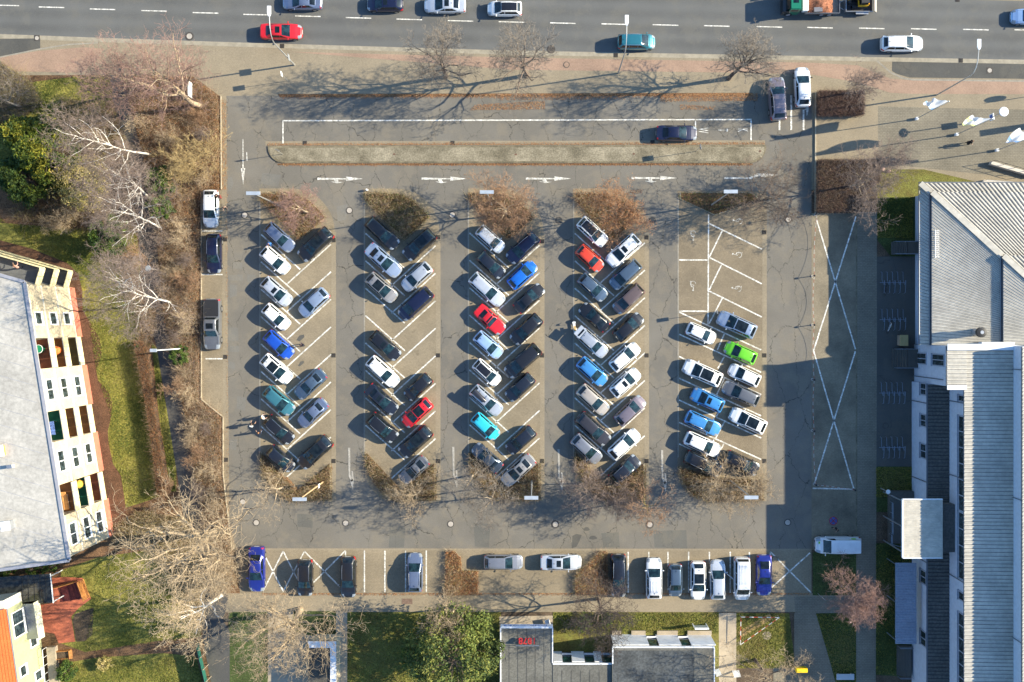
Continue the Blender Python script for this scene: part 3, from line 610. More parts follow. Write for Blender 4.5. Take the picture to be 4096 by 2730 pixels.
    def side(ua, ub, s):
        g = MB(); rows_ = []
        for t in (.14, .5, .93):
            lo_ = max(ua, uc + (uf - uc) * t + .035); hi_ = min(ub, ut - (ut - ur) * t - .028); r = []
            for u in np.linspace(lo_, max(hi_, lo_ + .01), 5):
                zt_, zb_ = czf(u) - .06, min(belt(u) - .03, czf(u) - .08); y = hw * .90 + (cwf(u) - hw * .90) * t
                r.append((X(u), s * (y + .012), zb_ + (zt_ - zb_) * t + .006))
            rows_.append(r)
        g.grid(rows_, 0, s < 0); return g.mesh('side_window', True)
    split = [(0, .5), (.515, 1)] if ty not in ('estate', 'mpv', 'van', 'suv') else [(0, .47), (.485, .70), (.715, 1)]
    if ty in ('roadster', 'pickup', 'coupe'): split = [(0, 1)]
    if ty == 'van': split = [(0, .40), (.42, .66), (.68, 1)]
    out['side_window'] = [side(a, b, s) for a, b in split for s in (-1, 1)]
    g = MB(); g.grid([[(X(u), y * cwf(u), czf(u) + sec(abs(y)) + .012) for y in np.linspace(-.86, .86, 7)] for u in np.linspace(uf + .015, ur - .12, 6)], 0, True); out['glass_roof'] = g.mesh('glass_roof', True)
    g = MB(); g.grid([[(X(u), y * cwf(u), czf(u) + sec(abs(y)) + .012) for y in np.linspace(-.6, .6, 5)] for u in np.linspace(uf + .035, uf + .145, 3)], 0, True); out['sunroof'] = g.mesh('sunroof', True)
    g = MB(); g.grid([[(X(u), y * cwf(u), czf(u) + sec(abs(y)) + .011) for y in np.linspace(-.97, .97, 7)] for u in np.linspace(uf + .0, ur - .0, 8)], 0, True); out['roof_panel'] = g.mesh('roof_panel', True)
    lamp = []
    for s in (-1, 1):
        g = MB(); g.grid([[(X(u), s * wf(u) * y, bz(u, y) + .012) for y in (.60, .78, .93, 1.0)] for u in (.012, .035, .07, .095)], 0, s > 0); lamp.append(g.mesh('headlight', True))
    out['headlight'] = lamp; lamp = []
    for s in (-1, 1):
        g = MB()
        if ut > .95:
            g.grid([[(X(u) - .015, s * (wf(u) * y + .012), z_) for y, z_ in ((.93, df(u) - .06), (1.0, df(u) - .22), (1.005, df(u) - .34))] for u in (.935, .965, .99, 1.0)], 0, s > 0)
        else:
            g.grid([[(X(u), s * (wf(u) * y + .01), bz(u, y) + .01) for y in (.72, .86, .95, 1.0)] for u in (.955, .975, .995)], 0, s > 0)
        lamp.append(g.mesh('taillight', True))
    out['taillight'] = lamp
    out['mirror'] = []
    for s in (-1, 1):
        g = MB(); g.ball((X(uc + .045), s * (hw * .99 + .09), belt(uc) + .06), .11, 8, 0, (.62, 1., .62)); g.box((X(uc + .045), s * hw * .96, belt(uc) + .02), (.07, .12, .04)); out['mirror'].append(g.mesh('mirror', True))
    g = MB(); g.tube([(0, -.11, 0), (0, -.1, 0), (0, .1, 0), (0, .11, 0)], [rw - .04, rw, rw, rw - .04], 16); out['wheel'] = g.mesh('wheel', True)
    g = MB(); g.tube([(0, -.114, 0), (0, .114, 0)], [rw * .62, rw * .62], 14); out['rim'] = g.mesh('rim')
    out['wheelpos'] = [(X(u), s * (wf(u) - .10), rw) for u in (.185, .80) for s in (-1, 1)]
    rails = []
    for s in (-1, 1):
        g = MB(); pts = [(X(u), s * cwf(u) * .96, czf(u) - .02 + d) for u, d in ((uf + .03, .0), (uf + .05, .055), (uf + (ur - uf) * .5, .06), (ur - .07, .055), (ur - .05, .0))]; g.tube(pts, .018, 6); rails.append(g.mesh('roof_rail', True))
    out['roof_rail'] = rails
    g = MB(); u = ur - .035; g.prism([(X(u) + .09, 0), (X(u) - .08, .035), (X(u) - .08, -.035)], czf(u) - .02, czf(u) + .06); out['antenna'] = g.mesh('antenna')
    out['plate'] = []
    for u, s, z_ in ((0, 1, .45), (1, -1, .75 if ut > .95 else .65)):
        g = MB(); g.box((X(u) + s * .012, 0, z_), (.012, .52, .11)); out['plate'].append(g.mesh('number_plate'))
    g = MB(); g.grid([[(X(-.001) + .004, y * wf(0), z_) for y in np.linspace(-.85, .85, 4)] for z_ in (.36, zn - .24)], 0); out['grille'] = g.mesh('grille')
    CARM[ty] = out; return out
ncar = [0]
def car(ty, q, ang, colr, extra, label, cat='car', name=None, group=None, L=None):
    """q = (i, j, x0, y0, x1, y1): the car's outline box in the enlarged photo tile"""
    i, j, x0, y0, x1, y1 = q; M = car_meshes(ty); T = TYPES[ty]
    bw, bh = (x1 - x0) / 76.5, (y1 - y0) / 76.5; a = R(ang)
    if L is None:
        L = max(bw, bh) if ang % 90 == 0 else (bw + bh) / (abs(math.cos(a)) + abs(math.sin(a))) - T[1] + .50
    p = C(i, j, (x0 + x1) / 2, (y0 + y1) / 2, .75); rg = random.Random(ncar[0]); ncar[0] += 1
    nm = name or {'hatch': 'parked_hatchback', 'small': 'parked_city_car', 'estate': 'parked_estate_car', 'sedan': 'parked_saloon', 'coupe': 'parked_coupe', 'suv': 'parked_sport_utility', 'mpv': 'parked_people_carrier', 'van': 'parked_van', 'roadster': 'parked_roadster', 'pickup': 'parked_pickup'}[ty]
    r = thing(nm, label, cat, (p.x, p.y, 0.022), a + R(rg.uniform(-.8, .8) if ang % 90 else 0), group)
    k = max(.88, min(1.14, L / T[0])); r.scale = (k, .5 + .5 * k, .6 + .4 * k)
    def pt(nm_, me, mat, par=r, loc=None):
        o = bpy.data.objects.new(nm_, me); COL.objects.link(o); o.parent = par
        if not me.materials: me.materials.append(mat)
        if len(o.material_slots): o.material_slots[0].link = 'OBJECT'; o.material_slots[0].material = mat
        if loc: o.location = loc
        return o
    if not M['body'].materials: M['body'].materials.append(PAINT[colr]); M['body'].materials.append(M_TRIM)
    pt('body', M['body'], PAINT[colr])
    pt('windscreen', M['windscreen'], M_SCREEN); pt('rear_window', M['rear_window'], M_GLASSD)
    for me in M['side_window']:
        if 'blank' in extra and me not in M['side_window'][:2]: continue
        pt('side_window', me, M_GLASSD)
    for me in M['headlight']: pt('headlight', me, M_LAMP)
    for me in M['taillight']: pt('taillight', me, M_TAIL)
    for me in M['mirror']: pt('mirror', me, PAINT[colr] if 'blackmirror' not in extra else M_TRIM)
    for me in M['plate']: pt('number_plate', me, M_PLATE)
    pt('grille', M['grille'], M_TRIM)
    for wp in M['wheelpos']: w = pt('wheel', M['wheel'], M_TYRE, r, wp); pt('rim', M['rim'], M_RIM, w)
    if 'pano' in extra: pt('glass_roof', M['glass_roof'], M_GLASSD)
    if 'sun' in extra: pt('sunroof', M['sunroof'], M_GLASSD)
    if 'blackroof' in extra: pt('roof_panel', M['roof_panel'], PAINT['black'])
    if 'rails' in extra:
        for me in M['roof_rail']: pt('roof_rail', me, M_CHROME)
    if ty not in ('roadster', 'pickup') and 'noant' not in extra: pt('antenna', M['antenna'], M_TRIM)
    if 'bed_cover' in M: pt('bed_cover', M['bed_cover'], M_TRIM)
    uf, ur, Hh = T[7], T[8], T[2]; X = lambda u: T[0] / 2 - u * T[0]
    if 'box' in extra:
        g = MB(); rows = [[(X(uf + .05) - t * 1.95, y * (.18 + .17 * min(1, t * 2)) - .12, Hh + .1 + .26 * (1 - abs(y) ** 3) * min(1, t * 3 + .15) * (1 if t < .95 else .6)) for y in np.linspace(-1, 1, 9)] for t in (0, .1, .3, .6, .9, 1)]
        g.grid(rows, 0, True); g.box((X(uf + .05) - 1.1, -.12, Hh + .08), (1.7, .62, .05)); g.build('roof_box', PAINT['graphite'], r, True)
        for u in (uf + .12, uf + .34): g = MB(); g.box((X(u), 0, Hh + .045), (.05, 1.2, .03)); g.build('roof_bar', M_CHROME, r)
    if 'ribs' in extra:
        g = MB()
        for y in np.linspace(-.42, .42, 6): g.box(((X(uf) + X(ur)) / 2 - .1, y, Hh + .005), ((ur - uf) * T[0] * .7, .05, .03))
        g.build('roof_ribs', PAINT[colr], r)
    if 'spoiler' in extra: g = MB(); g.box((X(.965), 0, T[5] + .17), (.22, 1.3, .035)); g.box((X(.965), .5, T[5] + .08), (.1, .04, .16)); g.box((X(.965), -.5, T[5] + .08), (.1, .04, .16)); g.build('spoiler', PAINT[colr], r)
    if 'tailgate' in extra:
        g = MB(); g.grid([[(X(.90) - t * 1.0, y * .72, Hh - .04 + t * .22) for y in (-1, -.5, 0, .5, 1)] for t in (0, .35, .75, 1)], 0, True); g.box((X(.90) - .98, 0, Hh + .15), (.1, 1.35, .12)); g.build('open_tailgate', PAINT[colr], r)
        g = MB(); g.box((X(.90) - .42, 0, Hh + .075), (.42, 1.1, .012), 0, 0, ('Y', -.216)); g.build('tailgate_window', M_GLASSD, r)
    if 'opendoor' in extra:
        s = 1 if 'left' in extra else -1; uc = T[6]; g = MB(); o = Vector((X(uc + .07), s * T[1] / 2, .62)); d = Vector((-math.cos(R(52)), s * math.sin(R(52)), 0))
        m_ = o + d * .55; g.box(tuple(m_), (1.1, .07, .72), math.atan2(d.y, d.x)); g.tube([o + Vector((0, 0, .34)), o + d * .45 + Vector((0, 0, .70)), o + d * 1.05 + Vector((0, 0, .66)), o + d * 1.1 + Vector((0, 0, .34))], .025, 5); g.build('open_door', PAINT[colr], r)
    if 'jeepspare' in extra:
        g = MB(); g.tube([(-T[0] / 2 - .1, 0, .95), (-T[0] / 2 - .3, 0, .95)], [.34, .34], 16); g.build('spare_wheel', M_TYRE, r)
    if 'logo' in extra:
        g = MB(); g.box((X(.075), -.35, df_nose(T) + .055), (.22, .26, .012), 0, 0, ('Y', .14)); g.box((X(.80), -T[1] / 2 * .985 + .06, 1.55), (.5, .012, .26), 0, 0, ('X', -.32)); g.build('green_logo_patch', plain('logo_green', (.22, .50, .03), .5), r)
    return r
def df_nose(T): return T[3] + (T[4] - T[3]) * .3
A, B_, Ch, D = -42, 222, 138, 42
G1 = 'cars parked in the herringbone blocks'; GR = 'vehicles on the main road'; GS = 'cars parked along the south row'; GW = 'cars parked along the west kerb'
CARS = [
 ('sedan', (1, 0, 243, -62, 605, 100), 180, 'slateblue', '', 'silver blue saloon driving on the far lane, partly cut by the top edge', GR),
 ('hatch', (1, 0, 1018, -42, 1348, 114), 180, 'navy', 'sun', 'dark navy hatchback with sunroof driving between the silver saloons', GR),
 ('sedan', (1, 0, 1545, -36, 1925, 132), 180, 'palesilver', 'sun', 'pale silver saloon with black sunroof driving ahead of the white hatchback', GR),
 ('small', (1, 0, 2127, 4, 2440, 158), 180, 'white', 'blackroof', 'small white car with black roof driving on the far lane', GR),
 ('sedan', (1, 0, 42, 210, 420, 372), 0, 'red', 'sun', 'bright red saloon driving on the near lane under the street lamp', GR),
 ('mpv', (2, 0, 972, 304, 1315, 470), 0, 'tealgreen', 'rails', 'teal people carrier driving past the middle street lamp', GR),
 ('sedan', (2, 0, 1324, 1140, 1700, 1308), 0, 'navy', '', 'dark blue saloon standing in the long ambulance bay by the island', None),
 ('hatch', (3, 0, 236, 630, 398, 970), 92, 'pearl', 'blackmirror', 'white hatchback leaving over the pavement at the north exit', None),
 ('suv', (3, 0, 6, 716, 162, 1102), 94, 'mauve', 'rails', 'mauve grey sport utility waiting at the exit beside a white hatchback', None),
 ('estate', (3, 0, 1042, 322, 1425, 478), 0, 'white', 'rails', 'white estate car with roof rails driving on the near lane', GR),
 ('estate', (3, 0, 2240, 78, 2596, 226), 180, 'lightblue', '', 'light blue car entering at the right edge of the road', GR),
 ('hatch', (0, 1, 1852, 180, 2016, 520), 270, 'pearl', 'blackmirror', 'white hatchback at the west kerb with two people beside it', GW),
 ('estate', (0, 1, 1888, 584, 2038, 942), 270, 'navy', 'rails', 'dark navy estate car parked at the west kerb', GW),
 ('pickup', (0, 1, 1860, 1178, 2044, 1642), 270, 'gray', 'sun', 'dark grey pickup truck with covered bed at the west kerb', GW),
 ('estate', (1, 1, 65, 475, 368, 755), A, 'slateblue', 'rails', 'grey blue estate car at the top left corner of the leftmost block', G1),
 ('hatch', (1, 1, 32, 690, 318, 962), A, 'white', '', 'white hatchback with a person in blue standing at its rear', G1),
 ('hatch', (1, 1, 38, 972, 340, 1252), A, 'palesilver', 'sun', 'silver hatchback with open sunroof between two white hatchbacks', G1),
 ('hatch', (1, 1, 48, 1222, 322, 1468), A, 'white', '', 'white hatchback just above the bright blue car in the leftmost block', G1),
 ('hatch', (1, 1, 62, 1465, 356, 1738), A, 'blue', '', 'bright blue hatchback with a person in dark clothes at its front', G1),
 ('hatch', (1, 2, 28, 118, 348, 392), A, 'white', 'pano', 'white hatchback with black glass roof just above the teal car', G1),
 ('hatch', (1, 2, 52, 410, 368, 684), A, 'teal', '', 'teal green hatchback in the leftmost block', G1),
 ('estate', (1, 2, 62, 682, 356, 946), A, 'black', 'rails', 'black estate car with people gathered behind it', G1),
 ('hatch', (1, 2, 92, 945, 358, 1216), A, 'blackblue', '', 'black hatchback nosing into the bottom planting bed of the leftmost block', G1),
 ('suv', (1, 1, 382, 515, 710, 846), B_, 'black', 'pano', 'black sport utility below the pinkish tree of the leftmost block', G1),
 ('hatch', (1, 1, 376, 1075, 680, 1352), B_, 'bluesilver', '', 'silver blue hatchback alone beside empty stalls in the leftmost block', G1),
 ('sedan', (1, 2, 340, 245, 654, 547), B_, 'bluegray', '', 'dark blue grey saloon above the slate blue saloon', G1),
 ('sedan', (1, 2, 370, 512, 668, 808), B_, 'slateblue', '', 'slate blue saloon below the dark blue grey saloon', G1),
 ('suv', (1, 2, 368, 868, 712, 1174), B_, 'black', 'pano', 'black sport utility with glass roof above the tall lamp with orange pole', G1),
 ('estate', (1, 1, 995, 420, 1326, 732), A, 'black', '', 'long black estate car at the top of the second block', G1),
 ('sedan', (1, 1, 988, 670, 1352, 982), A, 'bluesilver', 'sun', 'silver blue saloon with sunroof in the second block', G1),
 ('hatch', (1, 1, 998, 935, 1308, 1218), A, 'warmgray', 'pano', 'beige grey hatchback with black glass roof in the second block', G1),
 ('estate', (1, 1, 1032, 1466, 1342, 1752), A, 'black', 'sun', 'black estate car with sunroof above the white estate of the second block', G1),
 ('estate', (1, 2, 1003, 133, 1330, 430), A, 'white', 'rails', 'white estate car in the second block', G1),
 ('sedan', (1, 2, 993, 383, 1314, 687), A, 'blackblue', 'sun', 'dark navy saloon with sunroof below the white estate car', G1),
 ('suv', (1, 2, 1008, 658, 1320, 932), A, 'black', 'rails', 'black sport utility with bright roof rails below the dark navy saloon', G1),
 ('suv', (1, 1, 1336, 533, 1660, 832), B_, 'black', 'pano', 'black sport utility with glass roof below the low shrub bed of the second block', G1),
 ('hatch', (1, 1, 1323, 836, 1627, 1120), B_, 'silver', '', 'silver hatchback above the dark navy people carrier', G1),
 ('mpv', (1, 1, 1298, 1063, 1632, 1388), B_, 'navy', '', 'dark navy people carrier in the second block', G1),
 ('hatch', (1, 2, 1346, 293, 1628, 553), B_, 'black', '', 'black hatchback just above the red hatchback', G1),
 ('hatch', (1, 2, 1323, 518, 1630, 800), B_, 'red', 'pano', 'bright red hatchback with dark glass roof in the second block', G1),
 ('suv', (1, 2, 1293, 776, 1632, 1070), B_, 'black', 'pano', 'black sport utility with glass roof just below the red hatchback', G1),
 ('coupe', (1, 2, 1308, 1050, 1592, 1317), B_, 'gray', 'pano', 'dark grey coupe at the bottom of the second block', G1),
 ('small', (1, 1, 2020, 496, 2287, 767), A, 'palesilver', '', 'small silver white car under the reddish twigs of the third block', G1),
 ('hatch', (1, 1, 2023, 733, 2297, 1000), A, 'blackblue', '', 'dark navy hatchback between a small silver car and a silver estate', G1),
 ('estate', (1, 1, 1946, 936, 2300, 1252), A, 'palesilver', '', 'silver white estate car just above the red roadster', G1),
 ('roadster', (1, 1, 1996, 1228, 2302, 1512), A, 'red', 'pano', 'red roadster with closed black roof in the third block', G1),
 ('hatch', (1, 1, 1990, 1470, 2280, 1735), A, 'lightblue', '', 'light blue hatchback just below the red roadster', G1),
 ('small', (1, 2, 1986, 160, 2257, 417), A, 'white', 'blackroof', 'small white car with black roof in the third block', G1),
 ('estate', (1, 2, 1953, 400, 2282, 690), A, 'silver', 'box', 'silver estate car carrying a dark roof box', G1),
 ('small', (1, 2, 1973, 653, 2247, 912), A, 'cyan', '', 'bright cyan small car in the third block', G1),
 ('sedan', (1, 2, 1986, 920, 2260, 1222), Ch, 'slate', '', 'slate saloon under the bare tree at the bottom of the third block', G1),
 ('hatch', (2, 1, -62, 563, 257, 862), B_, 'navy', 'rails', 'dark blue car with long roof rails under the reddish tree', G1),
 ('hatch', (2, 1, -48, 818, 240, 1097), D, 'brightblue', '', 'vivid blue hatchback in the third block', G1),
 ('sedan', (2, 1, 18, 1038, 297, 1307), D, 'black', '', 'black saloon just below the vivid blue hatchback', G1),
 ('hatch', (2, 1, -32, 1316, 290, 1602), B_, 'black', '', 'black hatchback between the black saloon and the large black people carrier', G1),
 ('mpv', (2, 2, -80, 18, 274, 345), B_, 'black', 'noant', 'large black people carrier in the third block', G1),
 ('hatch', (2, 2, -78, 292, 222, 556), B_, 'blackblue', '', 'blue black hatchback just below the large black people carrier', G1),
 ('hatch', (2, 2, -72, 776, 228, 1045), B_, 'blackblue', '', 'blue black hatchback just above the silver grey saloon', G1),
 ('sedan', (2, 2, -110, 1027, 222, 1345), B_, 'warmgray', 'sun', 'silver grey saloon with sunroof at the bottom of the third block', G1),
 ('suv', (2, 1, 588, 423, 893, 707), A, 'white', 'blackroof rails', 'white sport utility with black roof and chrome rails under the orange tree', G1),
 ('hatch', (2, 1, 580, 673, 850, 942), A, 'orangered', '', 'orange red hatchback in the fourth block', G1),
 ('hatch', (2, 1, 598, 936, 887, 1210), A, 'bluegray', 'rails', 'dark slate hatchback just below the orange red hatchback', G1),
 ('coupe', (2, 1, 596, 1213, 912, 1482), Ch, 'black', '', 'black coupe parked nose out in the fourth block', G1),
 ('estate', (2, 1, 590, 1455, 897, 1722), A, 'silver', 'tailgate rails', 'silver estate car with its tailgate raised beside a white scooter', G1),
 ('hatch', (2, 2, 588, 138, 887, 422), A, 'skyblue', '', 'mid blue hatchback in the fourth block', G1),
 ('hatch', (2, 2, 583, 396, 907, 680), A, 'beige', '', 'beige hatchback in the fourth block', G1),
 ('estate', (2, 2, 578, 646, 917, 967), A, 'graphite', '', 'graphite estate car just below the beige hatchback', G1),
 ('hatch', (2, 2, 533, 848, 840, 1130), A, 'midgray', '', 'mid grey hatchback at the bottom of the fourth block', G1),
 ('suv', (2, 1, 848, 588, 1192, 887), B_, 'white', 'sun rails', 'white sport utility with open sunroof beside the orange tree', G1),
 ('mpv', (2, 1, 878, 816, 1202, 1097), B_, 'bluegray', '', 'dark slate people carrier in the fourth block', G1),
 ('mpv', (2, 1, 916, 1030, 1220, 1327), B_, 'brown', '', 'brown people carrier in the fourth block', G1),
 ('hatch', (2, 1, 923, 1300, 1222, 1572), D, 'black', '', 'black hatchback just above the first white car of the fourth block', G1),
 ('hatch', (2, 2, 886, 4, 1190, 284), D, 'white', '', 'upper of two neighbouring white hatchbacks in the fourth block', G1),
 ('hatch', (2, 2, 883, 248, 1202, 512), D, 'white', 'sun', 'lower of two neighbouring white hatchbacks in the fourth block', G1),
 ('hatch', (2, 2, 933, 493, 1240, 780), D, 'mauve', '', 'mauve grey hatchback in the fourth block', G1),
 ('hatch', (2, 2, 876, 796, 1187, 1092), D, 'white', '', 'white hatchback alone below the mauve grey one', G1),
 ('suv', (2, 2, 888, 1033, 1187, 1322), D, 'blackblue', 'rails', 'black sport utility with roof rails at the bottom of the fourth block', G1),
 ('hatch', (2, 1, 1595, 1393, 1882, 1600), -24.5, 'white', '', 'white hatchback at the top left of the rightmost block', G1),
 ('suv', (2, 2, 1548, 176, 1945, 402), 155.5, 'white', 'pano', 'large white sport utility with long black glass roof', G1),
 ('suv', (2, 2, 1630, 428, 1957, 650), 155.5, 'skyblue', 'sun', 'sky blue sport utility with small sunroof', G1),
 ('estate', (2, 2, 1580, 636, 1930, 872), -24.5, 'skyblue', 'rails', 'sky blue estate car with roof rails', G1),
 ('hatch', (2, 2, 1583, 823, 1914, 1072), -24.5, 'white', '', 'white hatchback just below the sky blue estate car', G1),
 ('estate', (2, 2, 1573, 1008, 1945, 1245), -24.5, 'black', 'rails', 'black estate car with roof rails under the twigs of the rightmost block', G1),
 ('suv', (2, 1, 1876, 1288, 2247, 1542), 155.5, 'bluesilver', 'pano', 'silver blue sport utility with black glass roof at the top of the rightmost block', G1),
 ('hatch', (2, 2, 1938, 3, 2260, 210), 155.5, 'green', '', 'bright green hatchback in the rightmost block', G1),
 ('hatch', (2, 2, 1976, 206, 2292, 417), 155.5, 'white', '', 'white hatchback just below the bright green hatchback', G1),
 ('estate', (2, 2, 1923, 360, 2282, 600), 155.5, 'gray', '', 'dark grey estate car in the rightmost block', G1),
 ('suv', (2, 2, 1986, 610, 2344, 847), 155.5, 'white', 'pano', 'white sport utility with square black roof glass at the right of its block', G1),
 ('suv', (2, 2, 1943, 1003, 2277, 1240), -24.5, 'black', 'jeepspare', 'boxy black off roader at the bottom of the rightmost block', G1),
 ('sedan', (1, 3, -68, 322, 80, 738), 270, 'ultrablue', '', 'deep blue car behind the bare branches at the left end of the south row', GS),
 ('suv', (1, 3, 372, 443, 532, 774), 270, 'black', 'rails', 'black sport utility standing on crossed white lines, left of two', GS),
 ('estate', (1, 3, 770, 416, 925, 792), 270, 'black', 'rails', 'black estate car standing on crossed white lines, right of two', GS),
 ('hatch', (1, 3, 1388, 384, 1532, 738), 90, 'slateblue', 'rails', 'slate blue car alone among empty south stalls', GS),
 ('estate', (1, 3, 2094, 384, 2450, 548), 0, 'midgray', '', 'grey estate car parked along the kerb left of the silver saloon', GS),
 ('sedan', (2, 3, 262, 386, 637, 548), 0, 'palesilver', 'sun', 'silver saloon with sunroof parked along the south kerb', GS),
 ('estate', (2, 3, 905, 392, 1050, 790), 270, 'blackblue', 'rails', 'black estate car under the dark bare tree of the south row', GS),
 ('suv', (2, 3, 1228, 428, 1378, 796), 90, 'pearl', 'ribs', 'white sport utility with ribbed roof in the south row', GS),
 ('small', (2, 3, 1432, 484, 1566, 782), 270, 'bluegray', '', 'small slate blue car between two white ones in the south row', GS),
 ('hatch', (2, 3, 1636, 460, 1784, 812), 270, 'white', 'pano', 'white hatchback with black glass roof in the south row', GS),
 ('hatch', (2, 3, 1813, 448, 1966, 806), 90, 'palesilver', 'opendoor right', 'silver white hatchback with its right door open', GS),
 ('van', (2, 3, 2022, 422, 2198, 808), 270, 'pearl', 'ribs noant', 'white passenger van with ribbed roof in the south row', GS),
 ('coupe', (2, 3, 2235, 400, 2394, 774), 270, 'ultrablue', 'spoiler', 'deep blue coupe with rear spoiler at the right end of the south row', GS),
]
for ty, q, ang, colr, extra, label, grp in CARS: car(ty, q, ang, colr, extra, label, 'car' if ty not in ('pickup', 'van') else {'pickup': 'pickup truck', 'van': 'van'}[ty], ('moving_car' if grp == GR else None), grp)
car('van', (3, 3, 434, 220, 846, 394), 180, 'pearl', 'blank logo ribs noant', 'white delivery van with green patch parked in the shade by the hall', 'van', 'delivery_van')
# ================= vegetation
def bark(name, col, col2=None): return pm('bark_' + name, col, .9, .25, 2.5, .3, 16, col2)
BK = dict(brown=bark('brown', (.17, .125, .095)), grey=bark('grey', (.22, .185, .15)), tan=bark('tan', (.36, .275, .18)), white=bark('white', (.72, .67, .60)), dark=bark('dark', (.085, .065, .055)),
          pink=bark('pink', (.29, .18, .145)), red=bark('red', (.36, .11, .09)), gold=bark('gold', (.42, .31, .15)), rust=bark('rust', (.31, .19, .115)), olive=bark('olive', (.30, .25, .10)), mauve=bark('mauve', (.225, .17, .14)), pale=bark('pale', (.52, .40, .26)))
def grow(seed, Ht, r0, crown, clear=.3, limbs=9, kids=(6, 5, 4), gnarl=.16, up=.10, angle=(38, 68), leader=.55, twig=.013, droop=0., lean=(0, 0), stems=1):
    rg = random.Random(seed); out = []; tips = []
    def perp(d, ang, az):
        a = d.orthogonal().normalized(); b = d.cross(a)
        return (d * math.cos(ang) + (a * math.cos(az) + b * math.sin(az)) * math.sin(ang)).normalized()
    def rec(p, d, ln_, r, lv):
        st = (.8, .55, .42, .34, .28)[min(lv, 4)] * (1 if Ht > 5 else .6)
        n = max(2, int(ln_ / st)); st = ln_ / n; nk = int(kids[lv - 1] * 1.1 + .5) if 1 <= lv <= len(kids) else 0
        where = sorted(rg.uniform(.18, .98) for _ in range(nk)); w = 0; az = rg.uniform(0, 6.28)
        for i in range(n):
            g = gnarl * (.75 + .35 * lv)
            d = (d + Vector((rg.gauss(0, g), rg.gauss(0, g), rg.gauss(0, g * .7) + (up if lv < 3 else up * .4) - droop * max(0, lv - 1)))).normalized()
            q = p + d * st; t0, t1 = i / n, (i + 1) / n; ra, rb = r * (1 - .72 * t0), r * (1 - .72 * t1)
            out.append((*p, *q, max(ra, twig), max(rb, twig * .75))); p = q
            while w < nk and where[w] <= t1:
                az += 2.4 + rg.uniform(-.5, .5); f_ = where[w]
                rec(p, perp(d, R(rg.uniform(28, 58)), az), ln_ * rg.uniform(.42, .72) * (1.08 - .45 * f_), rb * rg.uniform(.48, .70), lv + 1); w += 1
        tips.append(tuple(p))
    for s in range(stems):
        d0 = Vector((lean[0] + (rg.gauss(0, .45) if stems > 1 else 0), lean[1] + (rg.gauss(0, .45) if stems > 1 else 0), 1)).normalized(); p = Vector((rg.uniform(-.25, .25) * (stems > 1), rg.uniform(-.25, .25) * (stems > 1), 0))
        ch = Ht * clear; tl = Ht * (clear + (1 - clear) * leader); n = max(4, int(tl / .7)); az = rg.uniform(0, 6.28); done = 0
        for i in range(n):
            d0 = (d0 + Vector((rg.gauss(0, .05), rg.gauss(0, .05), .06))).normalized(); q = p + d0 * (tl / n); t = (i + 1) / n
            out.append((*p, *q, r0 * (1.25 if i == 0 else 1) * (1 - .8 * i / n), r0 * (1 - .8 * t))); p = q
            h = tl * t
            if h > ch:
                want = int(limbs * (h - ch) / max(tl - ch, .1) + .5)
                while done < want:
                    az += 2.4 + rg.uniform(-.4, .4); f_ = done / limbs
                    rec(p.copy(), perp(d0, R(rg.uniform(*angle)) * (1 - .45 * f_), az), crown * rg.uniform(.75, 1.1) * (1 - .25 * f_), r0 * .40 * (1 - .5 * f_), 1); done += 1
        rec(p.copy(), d0, crown * .8, r0 * .3, 1)
    return np.array(out), np.array(tips)
ntree = [0]
def tree(base, Ht, crown, label, mt, mc, r0=None, leaves=None, cat='tree', name='bare_tree', thin=.04, group=None, **kw):
    ntree[0] += 1; r0 = r0 or Ht * .017 + .02
    segs, tips = grow(100 + ntree[0], Ht, r0, crown * 1.28, **kw)
    p = W(*base); t = thing(name, label, cat, (p.x, p.y, 0), 0, group)
    big = segs[:, 6] > thin
    v, f_ = seg_mesh(segs[big], 6); obj('trunk', fast_mesh('trunk', v, f_), BK[mt], t)
    v, f_ = seg_mesh(segs[~big], 3); o = obj('crown', fast_mesh('crown', v, f_), BK[mc], t)
    if leaves:
        n, size, mats = leaves; rg = np.random.default_rng(ntree[0]); k = rg.integers(0, len(tips), n)
        v, f_ = leaf_mesh(tips[k] + rg.normal(0, .16, (n, 3)), size, rg); obj('leaves', fast_mesh('leaves', v, f_, rg.integers(0, len(mats), n)), mats, t)
    return t
LV = lambda n, c: plain('leaf_' + n, mul(c, 1.0), .75, 0, .3)
L_RUST = [LV('rust1', (.34, .14, .05)), LV('rust2', (.26, .10, .045)), LV('rust3', (.42, .22, .09))]
L_PALE = [LV('pale1', (.42, .34, .11)), LV('pale2', (.28, .24, .07)), LV('pale3', (.55, .44, .18))]
L_GREEN = [LV('green1', (.055, .10, .016)), LV('green2', (.036, .07, .016)), LV('green3', (.10, .14, .022))]
L_YEW = [LV('yew1', (.105, .135, .015)), LV('yew2', (.22, .205, .022)), LV('yew3', (.05, .08, .017))]
L_PINE = [LV('pine1', (.115, .145, .028)), LV('pine2', (.20, .205, .045)), LV('pine3', (.06, .085, .022))]
L_BROWN = [LV('brown1', (.13, .075, .042)), LV('brown2', (.19, .115, .06)), LV('brown3', (.10, .085, .03))]
L_OLIVE = [LV('olive1', (.115, .095, .03)), LV('olive2', (.18, .12, .05)), LV('olive3', (.075, .08, .02)), LV('olive4', (.24, .13, .06))]
L_PINKB = [LV('pinkb1', (.24, .125, .085)), LV('pinkb2', (.17, .09, .06))]
